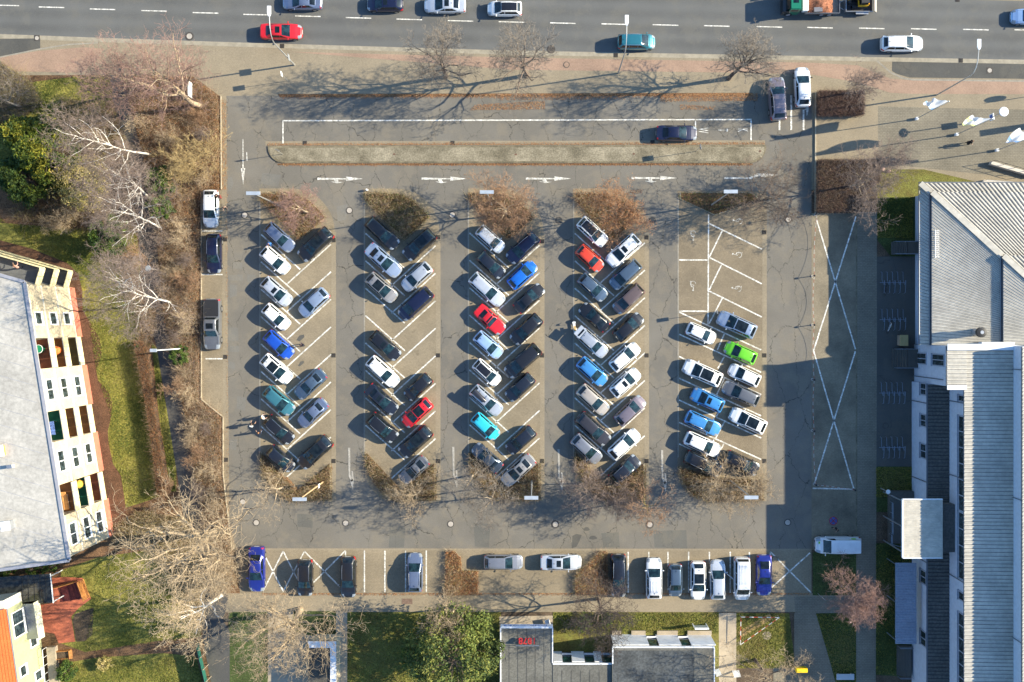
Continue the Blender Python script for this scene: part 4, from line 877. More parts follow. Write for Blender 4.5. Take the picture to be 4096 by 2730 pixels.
# --- street side
SB = 'young lime trees along the pavement'
tree((1784, 307), 11.5, 3.9, 'leafless tree on the pavement left of its closest twin', 'brown', 'grey', limbs=13, kids=(6, 5, 4), gnarl=.15, group=SB, r0=.27, clear=.22, angle=(48, 86), twig=.015)
tree((2107, 303), 11.5, 3.9, 'leafless tree on the pavement beside the round manhole cover', 'brown', 'grey', limbs=13, kids=(6, 5, 4), gnarl=.15, group=SB, r0=.27, clear=.22, angle=(48, 86), twig=.015)
tree((2915, 314), 11.5, 4.0, 'leafless tree on the pavement near the north exit', 'dark', 'grey', limbs=14, kids=(6, 5, 4), gnarl=.15, group=SB, r0=.28, clear=.22, angle=(48, 86), twig=.015)
tree((3377, 383), 7.2, 2.7, 'small bare tree growing out of the square hedge by the exit', 'tan', 'mauve', limbs=11, kids=(6, 5, 3), up=.16, angle=(25, 55))
tree((3398, 748), 8.8, 4.5, 'spreading bare tree growing out of the larger hedge by the hall', 'tan', 'mauve', limbs=14, kids=(7, 6, 4), angle=(40, 80))
tree((2992, 815), 8.5, 4.0, 'dark bare tree at the top of the rightmost block', 'dark', 'brown', limbs=14, kids=(6, 6, 4), angle=(48, 88), clear=.2)
# --- car park beds
tree((1233, 851), 7.4, 2.5, 'bare tree with pinkish twigs in the top bed of the leftmost block', 'pale', 'pink', limbs=11, kids=(6, 6, 5), angle=(45, 85))
tree((2026, 857), 7.8, 3.1, 'bushy bare tree with reddish twigs atop the third block', 'pale', 'rust', limbs=14, kids=(8, 6, 5), angle=(45, 85))
tree((2450, 868), 6.8, 3.0, 'tree still carrying orange brown leaves atop the fourth block', 'brown', 'rust', limbs=13, kids=(7, 6, 4), leaves=(5200, .06, L_RUST), angle=(45, 85), name='leafy_tree')
tree((1133, 1950), 7.6, 2.8, 'open yellowish bare tree in the bottom bed of the leftmost block', 'pale', 'tan', limbs=8, kids=(5, 4, 3), gnarl=.22, angle=(45, 85))
tree((1682, 1963), 5.8, 2.2, 'small pale bare tree in the bottom bed of the second block', 'pale', 'tan', limbs=11, kids=(5, 5, 4), angle=(45, 85))
tree((1891, 1900), 6.8, 2.5, 'upper of two bare trees in the bottom bed of the third block', 'pale', 'grey', limbs=11, kids=(5, 5, 4), angle=(45, 85))
tree((1965, 1985), 6.8, 2.5, 'lower of two bare trees in the bottom bed of the third block', 'tan', 'grey', limbs=11, kids=(5, 5, 4), angle=(45, 85))
tree((2331, 1932), 5.2, 2.3, 'bushy bare tree at the bottom left of the fourth block', 'tan', 'mauve', limbs=11, kids=(5, 5, 3), stems=2, angle=(45, 85), clear=.12)
tree((2450, 1975), 4.4, 2.2, 'low brown bare tree in the middle of the fourth bottom bed', 'brown', 'mauve', limbs=10, kids=(5, 5, 3), stems=2, clear=.12)
tree((2566, 1998), 7.0, 2.6, 'bare tree with greenish yellow stem at the bottom right of the fourth block', 'olive', 'rust', limbs=11, kids=(5, 5, 3), angle=(45, 85))
tree((2832, 1930), 5.6, 2.7, 'stiff branched bare tree at the bottom left of the rightmost block', 'pale', 'tan', limbs=14, kids=(6, 5, 3), angle=(45, 85), gnarl=.10, clear=.15)
tree((2984, 1945), 5.6, 2.6, 'stiff branched bare tree at the bottom right of the rightmost block', 'pale', 'tan', limbs=13, kids=(6, 5, 3), angle=(45, 85), gnarl=.10, clear=.15)
# --- north west corner
tree((806, 427), 15, 5.6, 'tall thick trunked tree with pink twigs beside the white board', 'tan', 'pink', limbs=12, kids=(6, 5, 4), r0=.36, gnarl=.15, twig=.014)
tree((618, 356), 13.5, 5.4, 'tall pink twigged tree leaning over the cycle path', 'tan', 'pink', limbs=12, kids=(6, 5, 4), r0=.26, gnarl=.15, twig=.014)
tree((85, 430), 9, 4.2, 'grey bare tree at the left edge of the photo', 'grey', 'grey', limbs=13, kids=(7, 6, 4), gnarl=.2)
BI = 'white barked birches along the garden path'
bk = dict(r0=.15, gnarl=.14, up=.06, twig=.011, thin=.016, group=BI, name='birch_tree')
tree((601, 621), 21, 4.4, 'white birch nearest the street, above the other birches', 'white', 'mauve', limbs=14, kids=(6, 6, 4), clear=.25, **bk)
tree((605, 795), 18, 3.8, 'white birch reaching over the pale leaved shrub', 'white', 'mauve', limbs=14, kids=(6, 6, 4), clear=.2, **bk)
tree((649, 912), 21, 4.6, 'white birch with curved trunk over the dark green bush', 'white', 'mauve', limbs=15, kids=(7, 6, 4), clear=.2, **bk)
tree((688, 1212), 21, 5.4, 'widest white birch, below the disc shaped path lamp', 'white', 'mauve', limbs=17, kids=(7, 6, 4), clear=.12, **bk)
tree((800, 650), 4.4, 2.9, 'golden twigged willow shrub beside the car park corner', 'pale', 'gold', limbs=14, kids=(5, 4, 2), stems=3, clear=.08, cat='shrub', name='willow_shrub', angle=(30, 80))
# --- south west
tree((868, 2120), 20, 9.0, 'huge spreading tan plane tree over the south west garden', 'tan', 'tan', limbs=13, kids=(6, 5, 3), r0=.55, gnarl=.16, thin=.05, clear=.22, twig=.016, angle=(48, 88))
tree((884, 2382), 15, 4.6, 'white limbed tree at the corner of the south walk', 'white', 'pale', limbs=10, kids=(6, 5, 4), r0=.24, gnarl=.2)
tree((1200, 2440), 14, 5.8, 'broad tan bare tree over the white edged garage', 'tan', 'tan', limbs=15, kids=(6, 5, 4), r0=.38, gnarl=.17, clear=.25, twig=.015, angle=(48, 88))
tree((1817, 2425), 8.5, 3.2, 'bare tree with pale stem beside the orange hedge bed', 'pale', 'tan', limbs=10, kids=(6, 5, 4), angle=(45, 80))
tree((2392, 2395), 9.5, 3.9, 'dark twigged bare tree in the south lawn', 'brown', 'dark', limbs=15, kids=(7, 6, 4), gnarl=.22, angle=(50, 88))
tree((3020, 2640), 10.5, 5.0, 'dark stemmed bare tree in the taped off lawn', 'dark', 'tan', limbs=13, kids=(7, 6, 4), gnarl=.2, angle=(50, 88))
tree((3386, 2348), 6.4, 3.1, 'round bare tree with red twigs beside the white delivery van', 'tan', 'pink', limbs=15, kids=(8, 7, 4), angle=(45, 85), clear=.2)
tree((925, 2268), 4.6, 2.3, 'low twiggy bare tree overhanging the deep blue car', 'tan', 'tan', limbs=13, kids=(6, 5, 4), stems=2, clear=.12, angle=(45, 85))
# evergreens
def evergreen(base, Ht, rad, label, mats, n=9000, size=.13, shape='cone', name='conifer', cat='tree', core=.7, trunk=True, clumps=60, seed=1):
    rg = np.random.default_rng(seed); p = W(*base); t = thing(name, label, cat, (p.x, p.y, 0))
    if trunk:
        mb = MB(); mb.tube([(0, 0, 0), (.05, .03, Ht * .5), (0, 0, Ht * .92)], [.16 + Ht * .008, .14, .03], 7); mb.build('trunk', BK['brown'], t)
    u = rg.uniform(0, 1, clumps); az = rg.uniform(0, 2 * math.pi, clumps)
    if shape == 'cone': z = Ht * (.06 + .92 * u ** 1.25); rr = rad * (1 - (z / Ht) ** 1.6) * rg.uniform(.72, 1.05, clumps)
    else:
        z = Ht * (.30 + .66 * u); rr = rad * np.sqrt(np.clip(1 - ((z / Ht - .55) / .48) ** 2, .02, 1)) * rg.uniform(.35, 1.05, clumps)
    c = np.stack([rr * np.cos(az), rr * np.sin(az), z], 1); cr = rad * rg.uniform(.13, .30, clumps)
    k = rg.integers(0, clumps, n); d = rg.normal(size=(n, 3)); d /= np.linalg.norm(d, axis=1, keepdims=True)
    P = c[k] + d * (cr[k] * rg.uniform(.45, 1.05, n))[:, None] * np.array([[1, 1, .75]]); P[:, 2] = np.maximum(P[:, 2], .05)
    shade = rg.integers(0, len(mats), clumps)[k]; mi = np.where(rg.uniform(0, 1, n) < .65, shade, rg.integers(0, len(mats), n))
    v, f_ = leaf_mesh(P, size, rg, 0, None, 1.25); obj('foliage', fast_mesh('foliage', v, f_, mi), mats, t)
    # limbs that carry the clumps
    segs = [(0, 0, max(.1, c[i, 2] - rr[i] * .35), *c[i], .04, .015) for i in range(clumps)]
    v, f_ = seg_mesh(segs, 4); obj('limbs', fast_mesh('limbs', v, f_), BK['brown'], t); return t
evergreen((255, 655), 10, 3.4, 'tallest dark yew at the left edge of the garden', L_YEW, 15000, .16, 'cone', 'yew_tree', seed=1, clumps=90)
evergreen((175, 575), 8.5, 2.9, 'yellowish yew behind the tallest one', L_YEW, 11000, .16, 'cone', 'yew_tree', seed=2, clumps=80)
evergreen((150, 730), 8, 3.0, 'lower yew casting shade on the lawn below', [L_YEW[0], L_YEW[2], L_GREEN[1]], 11000, .16, 'cone', 'yew_tree', seed=3, clumps=80)
evergreen((675, 735), 4.0, 1.7, 'narrow green bush beside the golden willow', L_GREEN, 5000, .11, 'round', 'evergreen_bush', 'bush', seed=4, clumps=45)
evergreen((668, 830), 3.4, 1.5, 'green bush between two birch trunks', L_GREEN, 4200, .11, 'round', 'evergreen_bush', 'bush', seed=5, clumps=45)
evergreen((475, 955), 4.6, 2.2, 'dark green bush at the edge of the shaded lawn', L_GREEN, 6500, .11, 'round', 'evergreen_bush', 'bush', seed=6, clumps=60)
evergreen((735, 1422), 2.0, 1.15, 'low green bush at the foot of the path lamp', L_GREEN, 3600, .08, 'round', 'evergreen_bush', 'bush', seed=7, trunk=False)
evergreen((570, 1384), 1.6, .45, 'tiny green conifer by the clipped hedge', L_GREEN, 900, .07, 'cone', 'evergreen_bush', 'bush', seed=8, trunk=False)
evergreen((375, 745), 5.0, 3.3, 'broad shrub covered in pale yellow leaves', L_PALE, 10500, .085, 'round', 'pale_leaved_shrub', 'shrub', seed=9, clumps=110)
evergreen((1838, 2535), 11.5, 5.0, 'large olive green pine beside the restaurant', L_PINE, 15000, .15, 'round', 'pine_tree', seed=10, clumps=125)
evergreen((1690, 2610), 4.5, 2.0, 'dark green bush in the shade of the pine', L_GREEN, 5000, .11, 'round', 'evergreen_bush', 'bush', seed=11, clumps=50)
evergreen((2322, 2482), 1.7, 1.1, 'dark laurel bush on the south lawn, left of the tree', L_GREEN, 2600, .09, 'round', 'evergreen_bush', 'bush', seed=12, trunk=False)
evergreen((2420, 2470), 1.2, .75, 'small laurel bush on the south lawn, right of the tree', L_GREEN, 1500, .09, 'round', 'evergreen_bush', 'bush', seed=13, trunk=False)
evergreen(F(0, 3, 985, 1380), 1.3, .95, 'golden leaved bush on the lower lawn', L_PALE, 2200, .075, 'round', 'golden_bush', 'bush', seed=14, trunk=False)
evergreen(F(0, 3, 650, 1440), 1.8, 1.2, 'green bush beside the house steps', L_GREEN, 2600, .09, 'round', 'evergreen_bush', 'bush', seed=15, trunk=False)
for i, x in enumerate((40, 110, 330, 430, 520)):
    evergreen(F(0, 3, x, 540 - x * .1), 1.4, .8, ('green shrub at the left edge behind the flat roofed apartments', 'green shrub second from the left behind the apartments', 'middle green shrub behind the apartments', 'green shrub fourth along behind the apartments', 'green shrub by the corner of the carport')[i], L_GREEN, 1300, .08, 'round', 'evergreen_bush', 'bush', trunk=False, seed=20 + i, clumps=25)
# undergrowth, beds and hedges: masses nobody could count
def scrub(name, poly, nst, nlf, h, sticks, leaves, label, cat, seed=0, lsize=.06, sz=.009, kind='stuff', arch=.5, world_poly=False):
    rg = np.random.default_rng(seed); wp = poly if world_poly else [tuple(W(*p)[:2]) for p in poly]
    P = sample_poly(wp, nst, rg); dens = .5 + .5 * np.sin(P[:, 0] * 1.3 + seed) * np.sin(P[:, 1] * .9 + 2 * seed); hh = h * (.35 + .65 * rg.uniform(0, 1, nst)) * (.55 + .6 * dens)
    az = rg.uniform(0, 2 * math.pi, nst); t = rg.uniform(.1, 1, nst) * arch
    d = np.stack([np.cos(az) * t, np.sin(az) * t, np.ones(nst)], 1); p0 = np.concatenate([P, np.zeros((nst, 1))], 1); S_ = []
    for q in range(3):
        p1 = p0 + d * (hh / 3)[:, None]; S_.append(np.concatenate([p0, p1, np.full((nst, 1), sz * (1.3 - .3 * q)), np.full((nst, 1), sz * (1 - .3 * q))], 1)); p0 = p1
        d = d + rg.normal(0, .28, (nst, 3)) + np.stack([np.cos(az) * .35, np.sin(az) * .35, np.full(nst, -.18)], 1)
        if q: 
            d2 = d + rg.normal(0, .6, (nst, 3)); p2 = p1 + d2 * (hh / 3.5)[:, None]; S_.append(np.concatenate([p1, p2, np.full((nst, 1), sz * .8), np.full((nst, 1), sz * .5)], 1))
    v, f_ = seg_mesh(np.concatenate(S_), 3); k = rg.integers(0, len(sticks), nst * 5); mi = np.repeat(np.tile(rg.integers(0, len(sticks), nst), 5), 3)
    me = fast_mesh(name, v, f_, mi); o = obj(name, me, [BK[s] for s in sticks])
    tag(o, label, cat, None, kind)
    if nlf:
        Q = sample_poly(wp, nlf, rg); z = np.abs(rg.normal(0, .35, nlf)) * h * .8 + .09
        v2, f2 = leaf_mesh(np.concatenate([Q, z[:, None]], 1), lsize, rg, .3)
        o2 = obj(name + '_leaves' if kind == 'stuff' else 'leaves', fast_mesh('leaves', v2, f2, rg.integers(0, len(leaves), nlf)), leaves, None if kind == 'stuff' else o)
        if kind == 'stuff': tag(o2, label + ', its dry leaves', cat, None, 'stuff')
    return o
belt1 = [F(0, 0, 1170, 700), F(0, 0, 1780, 712), F(0, 0, 1990, 880), (880, 400), (880, 755), (800, 770), (800, 900), (620, 900), (600, 700), F(0, 0, 1330, 1400), F(0, 0, 1230, 1000)]
belt2 = [(640, 900), (800, 900), (800, 1600), F(0, 2, 2040, 705), (888, 1900), (915, 2090), (930, 2200), (955, 2350), (870, 2350), F(0, 3, 1900, 100), F(0, 2, 1800, 1200), F(0, 2, 1750, 850), F(0, 2, 1670, 480), F(0, 2, 1610, 130), (655, 1250)]
scrub('undergrowth', belt1, 9000, 30000, 1.5, ['brown', 'pale', 'rust', 'rust', 'tan'], L_OLIVE[:2] + L_RUST, 'tangled brown undergrowth along the car park edge, north half', 'undergrowth', 1)
scrub('undergrowth', belt2, 15000, 42000, 1.5, ['brown', 'pale', 'tan', 'rust', 'mauve'], L_OLIVE + L_RUST + L_BROWN[1:2], 'tangled brown undergrowth along the car park edge, south half', 'undergrowth', 2)
scrub('undergrowth', [F(0, 0, 560, 900), F(0, 0, 1050, 950), F(0, 0, 1180, 1300), F(0, 1, 1250, 300), F(0, 1, 1270, 560), F(0, 1, 500, 540), F(0, 1, 100, 420), F(0, 1, 300, 100), F(0, 0, 600, 1300)], 7000, 16000, 1.3, ['brown', 'mauve', 'olive', 'tan'], L_OLIVE + L_BROWN, 'brown undergrowth between the path and the yews', 'undergrowth', 3)
scrub('undergrowth', [F(0, 1, 1130, 720), F(0, 1, 1270, 760), F(0, 1, 1300, 1300), F(0, 2, 1300, 40), F(0, 2, 1400, 40), F(0, 1, 1440, 1300), F(0, 1, 1230, 1150), F(0, 1, 1120, 850)], 2500, 5000, 1.2, ['brown', 'pale', 'rust'], L_OLIVE, 'brown scrub under the widest birch', 'undergrowth', 4)
scrub('undergrowth', [F(0, 3, 1000, 210), F(0, 3, 1250, 0), F(0, 3, 1750, 60), F(0, 3, 1880, 700), F(0, 3, 1850, 1150), F(0, 3, 1700, 760), F(0, 3, 1400, 380)], 6000, 14000, 1.2, ['pale', 'tan', 'olive'], L_OLIVE, 'pale brown scrub under the plane tree', 'undergrowth', 5)
scrub('undergrowth', [F(0, 0, 0, 560), F(0, 0, 300, 750), F(0, 0, 400, 950), F(0, 0, 150, 1150), (-60, 520)], 3000, 5000, 1.4, ['grey', 'mauve', 'olive'], L_OLIVE, 'grey scrub round the bare tree at the left edge', 'undergrowth', 6)
bedlab = ['top of the leftmost block', 'bottom of the leftmost block', 'top of the second block', 'bottom of the second block', 'top of the third block', 'bottom of the third block', 'top of the fourth block', 'bottom of the fourth block', 'top of the rightmost block', 'bottom of the rightmost block', 'south row by the grey estate car', 'south row by the silver saloon']
for i, b in enumerate(BEDS):
    cx = sum(p[0] for p in b) / len(b); cy = sum(p[1] for p in b) / len(b); bb = [(cx + (p[0] - cx) * 1.03, cy + (p[1] - cy) * 1.03) for p in b]
    lo_ = i == 8
    lv = {0: L_RUST[:2] + L_OLIVE, 2: L_OLIVE + [L_BROWN[2], L_OLIVE[2], L_GREEN[2]], 4: L_RUST + L_OLIVE, 6: L_RUST + L_OLIVE, 10: L_RUST, 11: L_RUST}.get(i, L_OLIVE + L_BROWN[:1])
    scrub('shrub_bed', bb, 300 if lo_ else 2000, 2600 if lo_ else 7000, .3 if lo_ else .95, ['pale', 'rust', 'tan', 'olive'], lv + ([L_GREEN[2], L_GREEN[2]] if lo_ else []), 'low brown shrubs in the planting bed at the ' + bedlab[i], 'shrubs', 30 + i)
M_HCORE = pm('hedge_core', (.075, .05, .035), .95, .3, 3, .4, 12)
def hedge(poly, h, n, label, leaves, sticks, seed, nst=2500, lsize=.05, name='clipped_hedge'):
    wp = [tuple(W(*p)[:2]) for p in poly]; cx = sum(p[0] for p in wp) / len(wp); cy = sum(p[1] for p in wp) / len(wp)
    rg = np.random.default_rng(seed); mb = MB(); sh = lambda p, k: (p[0] + (cx - p[0]) / max(math.hypot(p[0] - cx, p[1] - cy), .1) * k, p[1] + (cy - p[1]) / max(math.hypot(p[0] - cx, p[1] - cy), .1) * k)
    t = thing(name, label, 'hedge'); mb.prism([sh(p, .22) for p in wp], 0, h * .80); mb.build('core', M_HCORE, t)
    Q = sample_poly(wp, n, rg); z = h * (1 - .32 * rg.uniform(0, 1, n) ** 1.6) + .08 * np.sin(Q[:, 0] * 3) * np.sin(Q[:, 1] * 2.3); P = [np.concatenate([Q, z[:, None]], 1)]
    for i in range(len(wp)):
        a, b = wp[i], wp[(i + 1) % len(wp)]; l = math.hypot(b[0] - a[0], b[1] - a[1]); m_ = int(l * h * 130); u = rg.uniform(0, 1, m_)
        P.append(np.stack([a[0] + (b[0] - a[0]) * u + rg.normal(0, .05, m_), a[1] + (b[1] - a[1]) * u + rg.normal(0, .05, m_), rg.uniform(.02, h * .97, m_)], 1))
    P = np.concatenate(P); v, f_ = leaf_mesh(P, lsize, rg); obj('leaves', fast_mesh('leaves', v, f_, rg.integers(0, len(leaves), len(P))), leaves, t)
    Q = sample_poly(wp, nst, rg); d = rg.normal(0, .5, (nst, 3)); d[:, 2] = 1; p0 = np.concatenate([Q, np.full((nst, 1), h * .55)], 1); p1 = p0 + d * (h * .42) * rg.uniform(.7, 1.5, (nst, 1))
    v, f_ = seg_mesh(np.concatenate([p0, p1, np.full((nst, 1), .010), np.full((nst, 1), .006)], 1), 3); obj('twigs', fast_mesh('twigs', v, f_, np.repeat(rg.integers(0, len(sticks), nst), 3)), [BK[s] for s in sticks], t); return t
hp = [F(0, 2, *q) for q in ((1268, 0), (1340, 0), (1390, 120), (1430, 450), (1475, 780), (1520, 1050), (1560, 1385), (1480, 1390), (1445, 1050), (1410, 780), (1355, 450), (1300, 140))]
hedge(hp, 1.4, 14000, 'long brown clipped hedge between the lawn and the garden path', L_BROWN + L_RUST[:2], ['brown', 'rust'], 1, 5000)
hedge([F(3, 0, *q) for q in ((445, 852), (862, 850), (856, 1072), (440, 1075))], 1.1, 7000, 'square dark brown hedge by the north exit', [LV('hedgedark', (.115, .072, .055)), LV('hedgered', (.17, .09, .065))], ['brown', 'mauve', 'pink'], 2, 6500)
hedge([F(3, 0, 440, 1480), F(3, 0, 1000, 1475), F(3, 1, 1010, 100), F(3, 1, 830, 260), F(3, 1, 820, 380), F(3, 1, 430, 385)], 1.1, 13000, 'larger dark brown hedge beside the hall corner', [LV('hedgedark', (.115, .072, .055)), LV('hedgered', (.17, .09, .065))], ['brown', 'mauve', 'tan'], 3, 12000)
# bare bushes standing in the belt, copies of three
BB = 'bare bushes in the belt beside the car park'
protos = []
for i, (mc, st) in enumerate((('pale', 5), ('mauve', 4), ('tan', 6), ('rust', 5))):
    segs, tips = grow(900 + i, 2.6, .03, 1.25, clear=.06, limbs=7, kids=(5, 4), stems=st, angle=(20, 60), gnarl=.2, twig=.008, leader=.7)
    v, f_ = seg_mesh(segs, 3); protos.append(fast_mesh('bare_bush', v, f_)); protos[-1].materials.append(BK[mc])
where = [((830, 720), 'beside the golden willow, on the kerb side'), ((845, 540), 'just above the golden willow'), ((700, 560), 'to the upper left of the golden willow'), ((800, 470), 'below the thick trunked tree'), ((740, 940), 'between the white hatchback at the kerb and the birches'), ((770, 1030), 'opposite the dark navy estate at the kerb'), ((710, 1080), 'just right of the disc shaped lamp'), ((770, 1130), 'beside the empty west stall'), ((760, 1290), 'opposite the dark grey pickup'), ((720, 1330), 'between the widest birch and the pickup'), ((745, 1500), 'just below the low green bush, pale and dense'), ((715, 1550), 'beside the path where the kerb turns'), ((765, 1580), 'at the corner of the angled kerb'), ((830, 1700), 'below the angled kerb'), ((790, 1720), 'beside the shaded path, below the angled kerb'), ((800, 1820), 'left of the people behind the black estate'), ((850, 1880), 'on the kerb, level with the black estate'), ((800, 1950), 'above the plane tree, on the path side'), ((870, 1985), 'above the plane tree, on the kerb side'), ((690, 1945), 'at the lower end of the clipped hedge'), ((560, 500), 'beside the path above the first birch'), ((500, 600), 'left of the first birch trunk'), ((430, 580), 'at the edge of the shaded lawn'), ((560, 720), 'beside the path between two birches'), ((300, 880), 'below the pale leaved shrub'), ((420, 880), 'between the pale shrub and the dark green bush'), ((225, 900), 'below the yews'), ((580, 1030), 'above the disc shaped lamp')]
for i, (b, lab) in enumerate(where):
    p = W(*b); o = obj('bare_bush', protos[i % 4], None, None, (p.x, p.y, 0)); o.rotation_euler = (0, 0, i * 1.7); k = .8 + .35 * ((i * 37) % 10) / 10; o.scale = (k, k, k * .9)
    tag(o, 'leafless bush ' + lab, 'bush', BB)
# grass blades over the lawns
rg = np.random.default_rng(5); PP = []; 
for poly, n in (([(-30, 330), F(0, 0, 300, 755), F(0, 0, 740, 700), F(0, 0, 1000, 690), F(0, 0, 1040, 900), F(0, 0, 640, 1300), F(0, 0, 200, 1560), (-30, 700)], 12000), ([(-10, 860), F(0, 1, 0, 480), F(0, 1, 500, 520), F(0, 1, 1250, 560), F(0, 1, 1290, 850), F(0, 1, 850, 1050), F(0, 1, 720, 900), F(0, 1, 300, 700)], 14000), ([F(0, 1, 780, 1100), F(0, 1, 1230, 1000), F(0, 2, 1270, 60), F(0, 2, 1490, 1420), F(0, 2, 1180, 1500), F(0, 2, 1110, 1250), F(0, 2, 1000, 950), F(0, 2, 1020, 700), F(0, 2, 890, 300)], 18000), ([F(0, 2, 1390, 0), F(0, 2, 1500, 450), F(0, 2, 1620, 1380), F(0, 2, 1570, 1380)], 3000),
                ([F(0, 3, 900, 420), F(0, 3, 1750, 700), F(0, 3, 1850, 1150), F(0, 3, 780, 1290)], 8000), ([F(0, 3, 540, 1400), F(0, 3, 1800, 1330), F(0, 3, 1880, 1600), F(0, 3, 540, 1600)], 8000), ([F(2, 3, 380, 930), F(2, 3, 1895, 930), F(2, 3, 1895, 1120), F(2, 3, 380, 1120)], 8000), ([F(1, 3, 842, 925), F(1, 3, 2240, 925), F(1, 3, 2240, 1600), F(1, 3, 842, 1600)], 16000), ([F(2, 3, 2065, 935), F(3, 3, 195, 940), F(3, 3, 245, 1435), F(2, 3, 2065, 1435)], 7000), ([F(3, 3, 440, 940), F(3, 3, 808, 935), F(3, 3, 806, 1600), F(3, 3, 640, 1600)], 6000), ([F(3, 3, 990, 295), F(3, 3, 1325, 295), F(3, 3, 1325, 1500), F(3, 3, 990, 1490)], 9000), ([F(3, 1, 1005, 255), F(3, 1, 1330, 245), F(3, 1, 1330, 620), F(3, 1, 1005, 620)], 6000), ([F(3, 2, 990, 1155), F(3, 2, 1325, 1155), F(3, 2, 1325, 1430), F(3, 2, 990, 1430)], 5000)):
    Q = sample_poly([tuple(W(*p)[:2]) for p in poly], n, rg); PP.append(np.concatenate([Q, rg.uniform(.02, .07, (n, 1))], 1))
P = np.concatenate(PP); v, f_ = leaf_mesh(P, .06, rg, .1, None, 1.4); G_ = [LV('grass1', (.125, .145, .024)), LV('grass2', (.23, .22, .035)), LV('grass3', (.065, .09, .016)), LV('grass4', (.22, .19, .06))]
patchy = (np.sin(P[:, 0] * .55) * np.sin(P[:, 1] * .47 + 1) + rg.normal(0, .5, len(P))); mi = np.digitize(patchy, [-.5, 0, .5]); mi = np.array([2, 0, 1, 3])[mi]
tag(obj('grass', fast_mesh('grass', v, f_, mi), G_), 'tufted winter grass of the lawns', 'grass', None, 'stuff')
# ================= buildings
M_PLASTER = pm('cream_plaster', (.53, .44, .30), .9, .10, .6, .08, 5); M_BAND = plain('white_band', (.70, .66, .57), .8); M_PLINTH = pm('red_plinth', (.50, .17, .11), .9, .1, 1, .12, 12)
M_FELT = pm('pale_roof_felt', (.41, .385, .34), .9, .12, .22, .14, 3); M_RIM = plain('roof_rim', (.30, .30, .33), .6); M_PARA = plain('parapet_yellow', (.84, .72, .40), .7); M_FRAME = plain('window_frame_white', (.82, .82, .80), .5)
M_WIN = glassm('window_pane', (.035, .05, .055)); M_DARK = plain('dark_interior', (.02, .022, .025), .8); M_STEEL = plain('galvanised_steel', (.42, .44, .47), .4, .7); M_WOODO = pm('orange_wood', (.46, .20, .06), .7, .15, 2, .2, 14); M_WOOD = pm('weathered_wood', (.33, .26, .19), .85, .15, 2, .2, 14)
TILES = [pm('tile_red', (.24, .085, .05), .8, .12, 2, .15, 15), pm('tile_brown', (.26, .125, .05), .8, .12, 2, .15, 15), pm('tile_olive', (.13, .10, .04), .8, .12, 2, .15, 15), pm('carpet_green', (.012, .11, .075), .9, .1, 2, .1, 15)]
def window(par, o, ux, n, z0, z1, w, mull=0, fr=M_FRAME, pane=M_WIN):
    """o: middle on the wall plane; ux along the wall, n outward. frame > pane"""
    fm = MB(); rz = math.atan2(ux.y, ux.x); f_ = .13; c = o + n * .04; zc_ = (z0 + z1) / 2
    for s in (-1, 1): fm.box((c.x + ux.x * s * (w / 2 - f_ / 2), c.y + ux.y * s * (w / 2 - f_ / 2), zc_), (f_, .1, z1 - z0), rz)
    for z in (z0 + f_ / 2, z1 - f_ / 2): fm.box((c.x, c.y, z), (w - 2 * f_, .096, f_), rz)
    for q in range(mull): t = (q + 1) / (mull + 1) - .5; fm.box((c.x + ux.x * w * t, c.y + ux.y * w * t, zc_), (f_ * .8, .09, z1 - z0 - 2 * f_), rz)
    s_ = o + n * .09; fm.box((s_.x, s_.y, z0 - .03), (w + .12, .2, .05), rz)
    W_ = fm.build('window', fr, par); pb = MB(); c = o + n * .02; pb.box((c.x, c.y, zc_), (w - .05, .05, z1 - z0 - .05), rz); pb.build('pane', pane, W_); return W_
# ---- flat roofed apartment house in the west
A0, B0 = W(296, 1153), W(455, 2141); u = (B0 - A0).normalized(); n_ = Vector((-u.y, u.x, 0)); LF = (B0 - A0).length
wS = Vector((-15.4, -2.1, 0)).normalized(); wN = Vector((-10.6, 3.05, 0)).normalized(); nN = Vector((wN.y, -wN.x, 0)); nN = nN if nN.y > 0 else -nN
ap = thing('apartment_house', 'cream apartment house with flat pale roof and stacked yellow balconies', 'building')
LOG = [(.198, .311), (.469, .581), (.738, .850)]; ZF = (1.4, 4.6, 7.8); ZR = 11.1; DEP = 1.5
pl_ = [A0]
for a, b in LOG:
    pa, pb_ = A0 + u * LF * a, A0 + u * LF * b; pl_ += [pa, pa - n_ * DEP, pb_ - n_ * DEP, pb_]
pl_ += [B0, B0 + wS * 16, A0 + wN * 13]
mb = MB(); mb.prism([(p.x, p.y) for p in pl_], 0, ZR); mb.build('wall', M_PLASTER, ap)
rc = [A0 + n_ * .25 - u * .2 , B0 + n_ * .25 + u * .25, B0 + wS * 16 + u * .25, A0 + wN * 13 + nN * .2]
mb = MB(); mb.prism([(p.x, p.y) for p in rc], ZR + .004, ZR + .4); rf = mb.build('roof', M_FELT, ap)
mb = MB()
for p, q in zip(rc, rc[1:] + rc[:1]):
    d = q - p; m_ = (p + q) / 2; mb.box((m_.x, m_.y, ZR + .46), (d.length + .0, .34, .11), math.atan2(d.y, d.x))
mb.build('rim', M_RIM, rf)
mb = MB()
for q in range(1, 16): c = A0 + u * LF * q / 16 + wN * 6.6; mb.box((c.x, c.y, ZR + .404), (12, .05, .008), math.atan2(wN.y, wN.x))
mb.build('seams', pm('felt_seam', (.33, .33, .345), .9), rf)
mb = MB(); edges = [0] + [x for a in LOG for x in a] + [1]
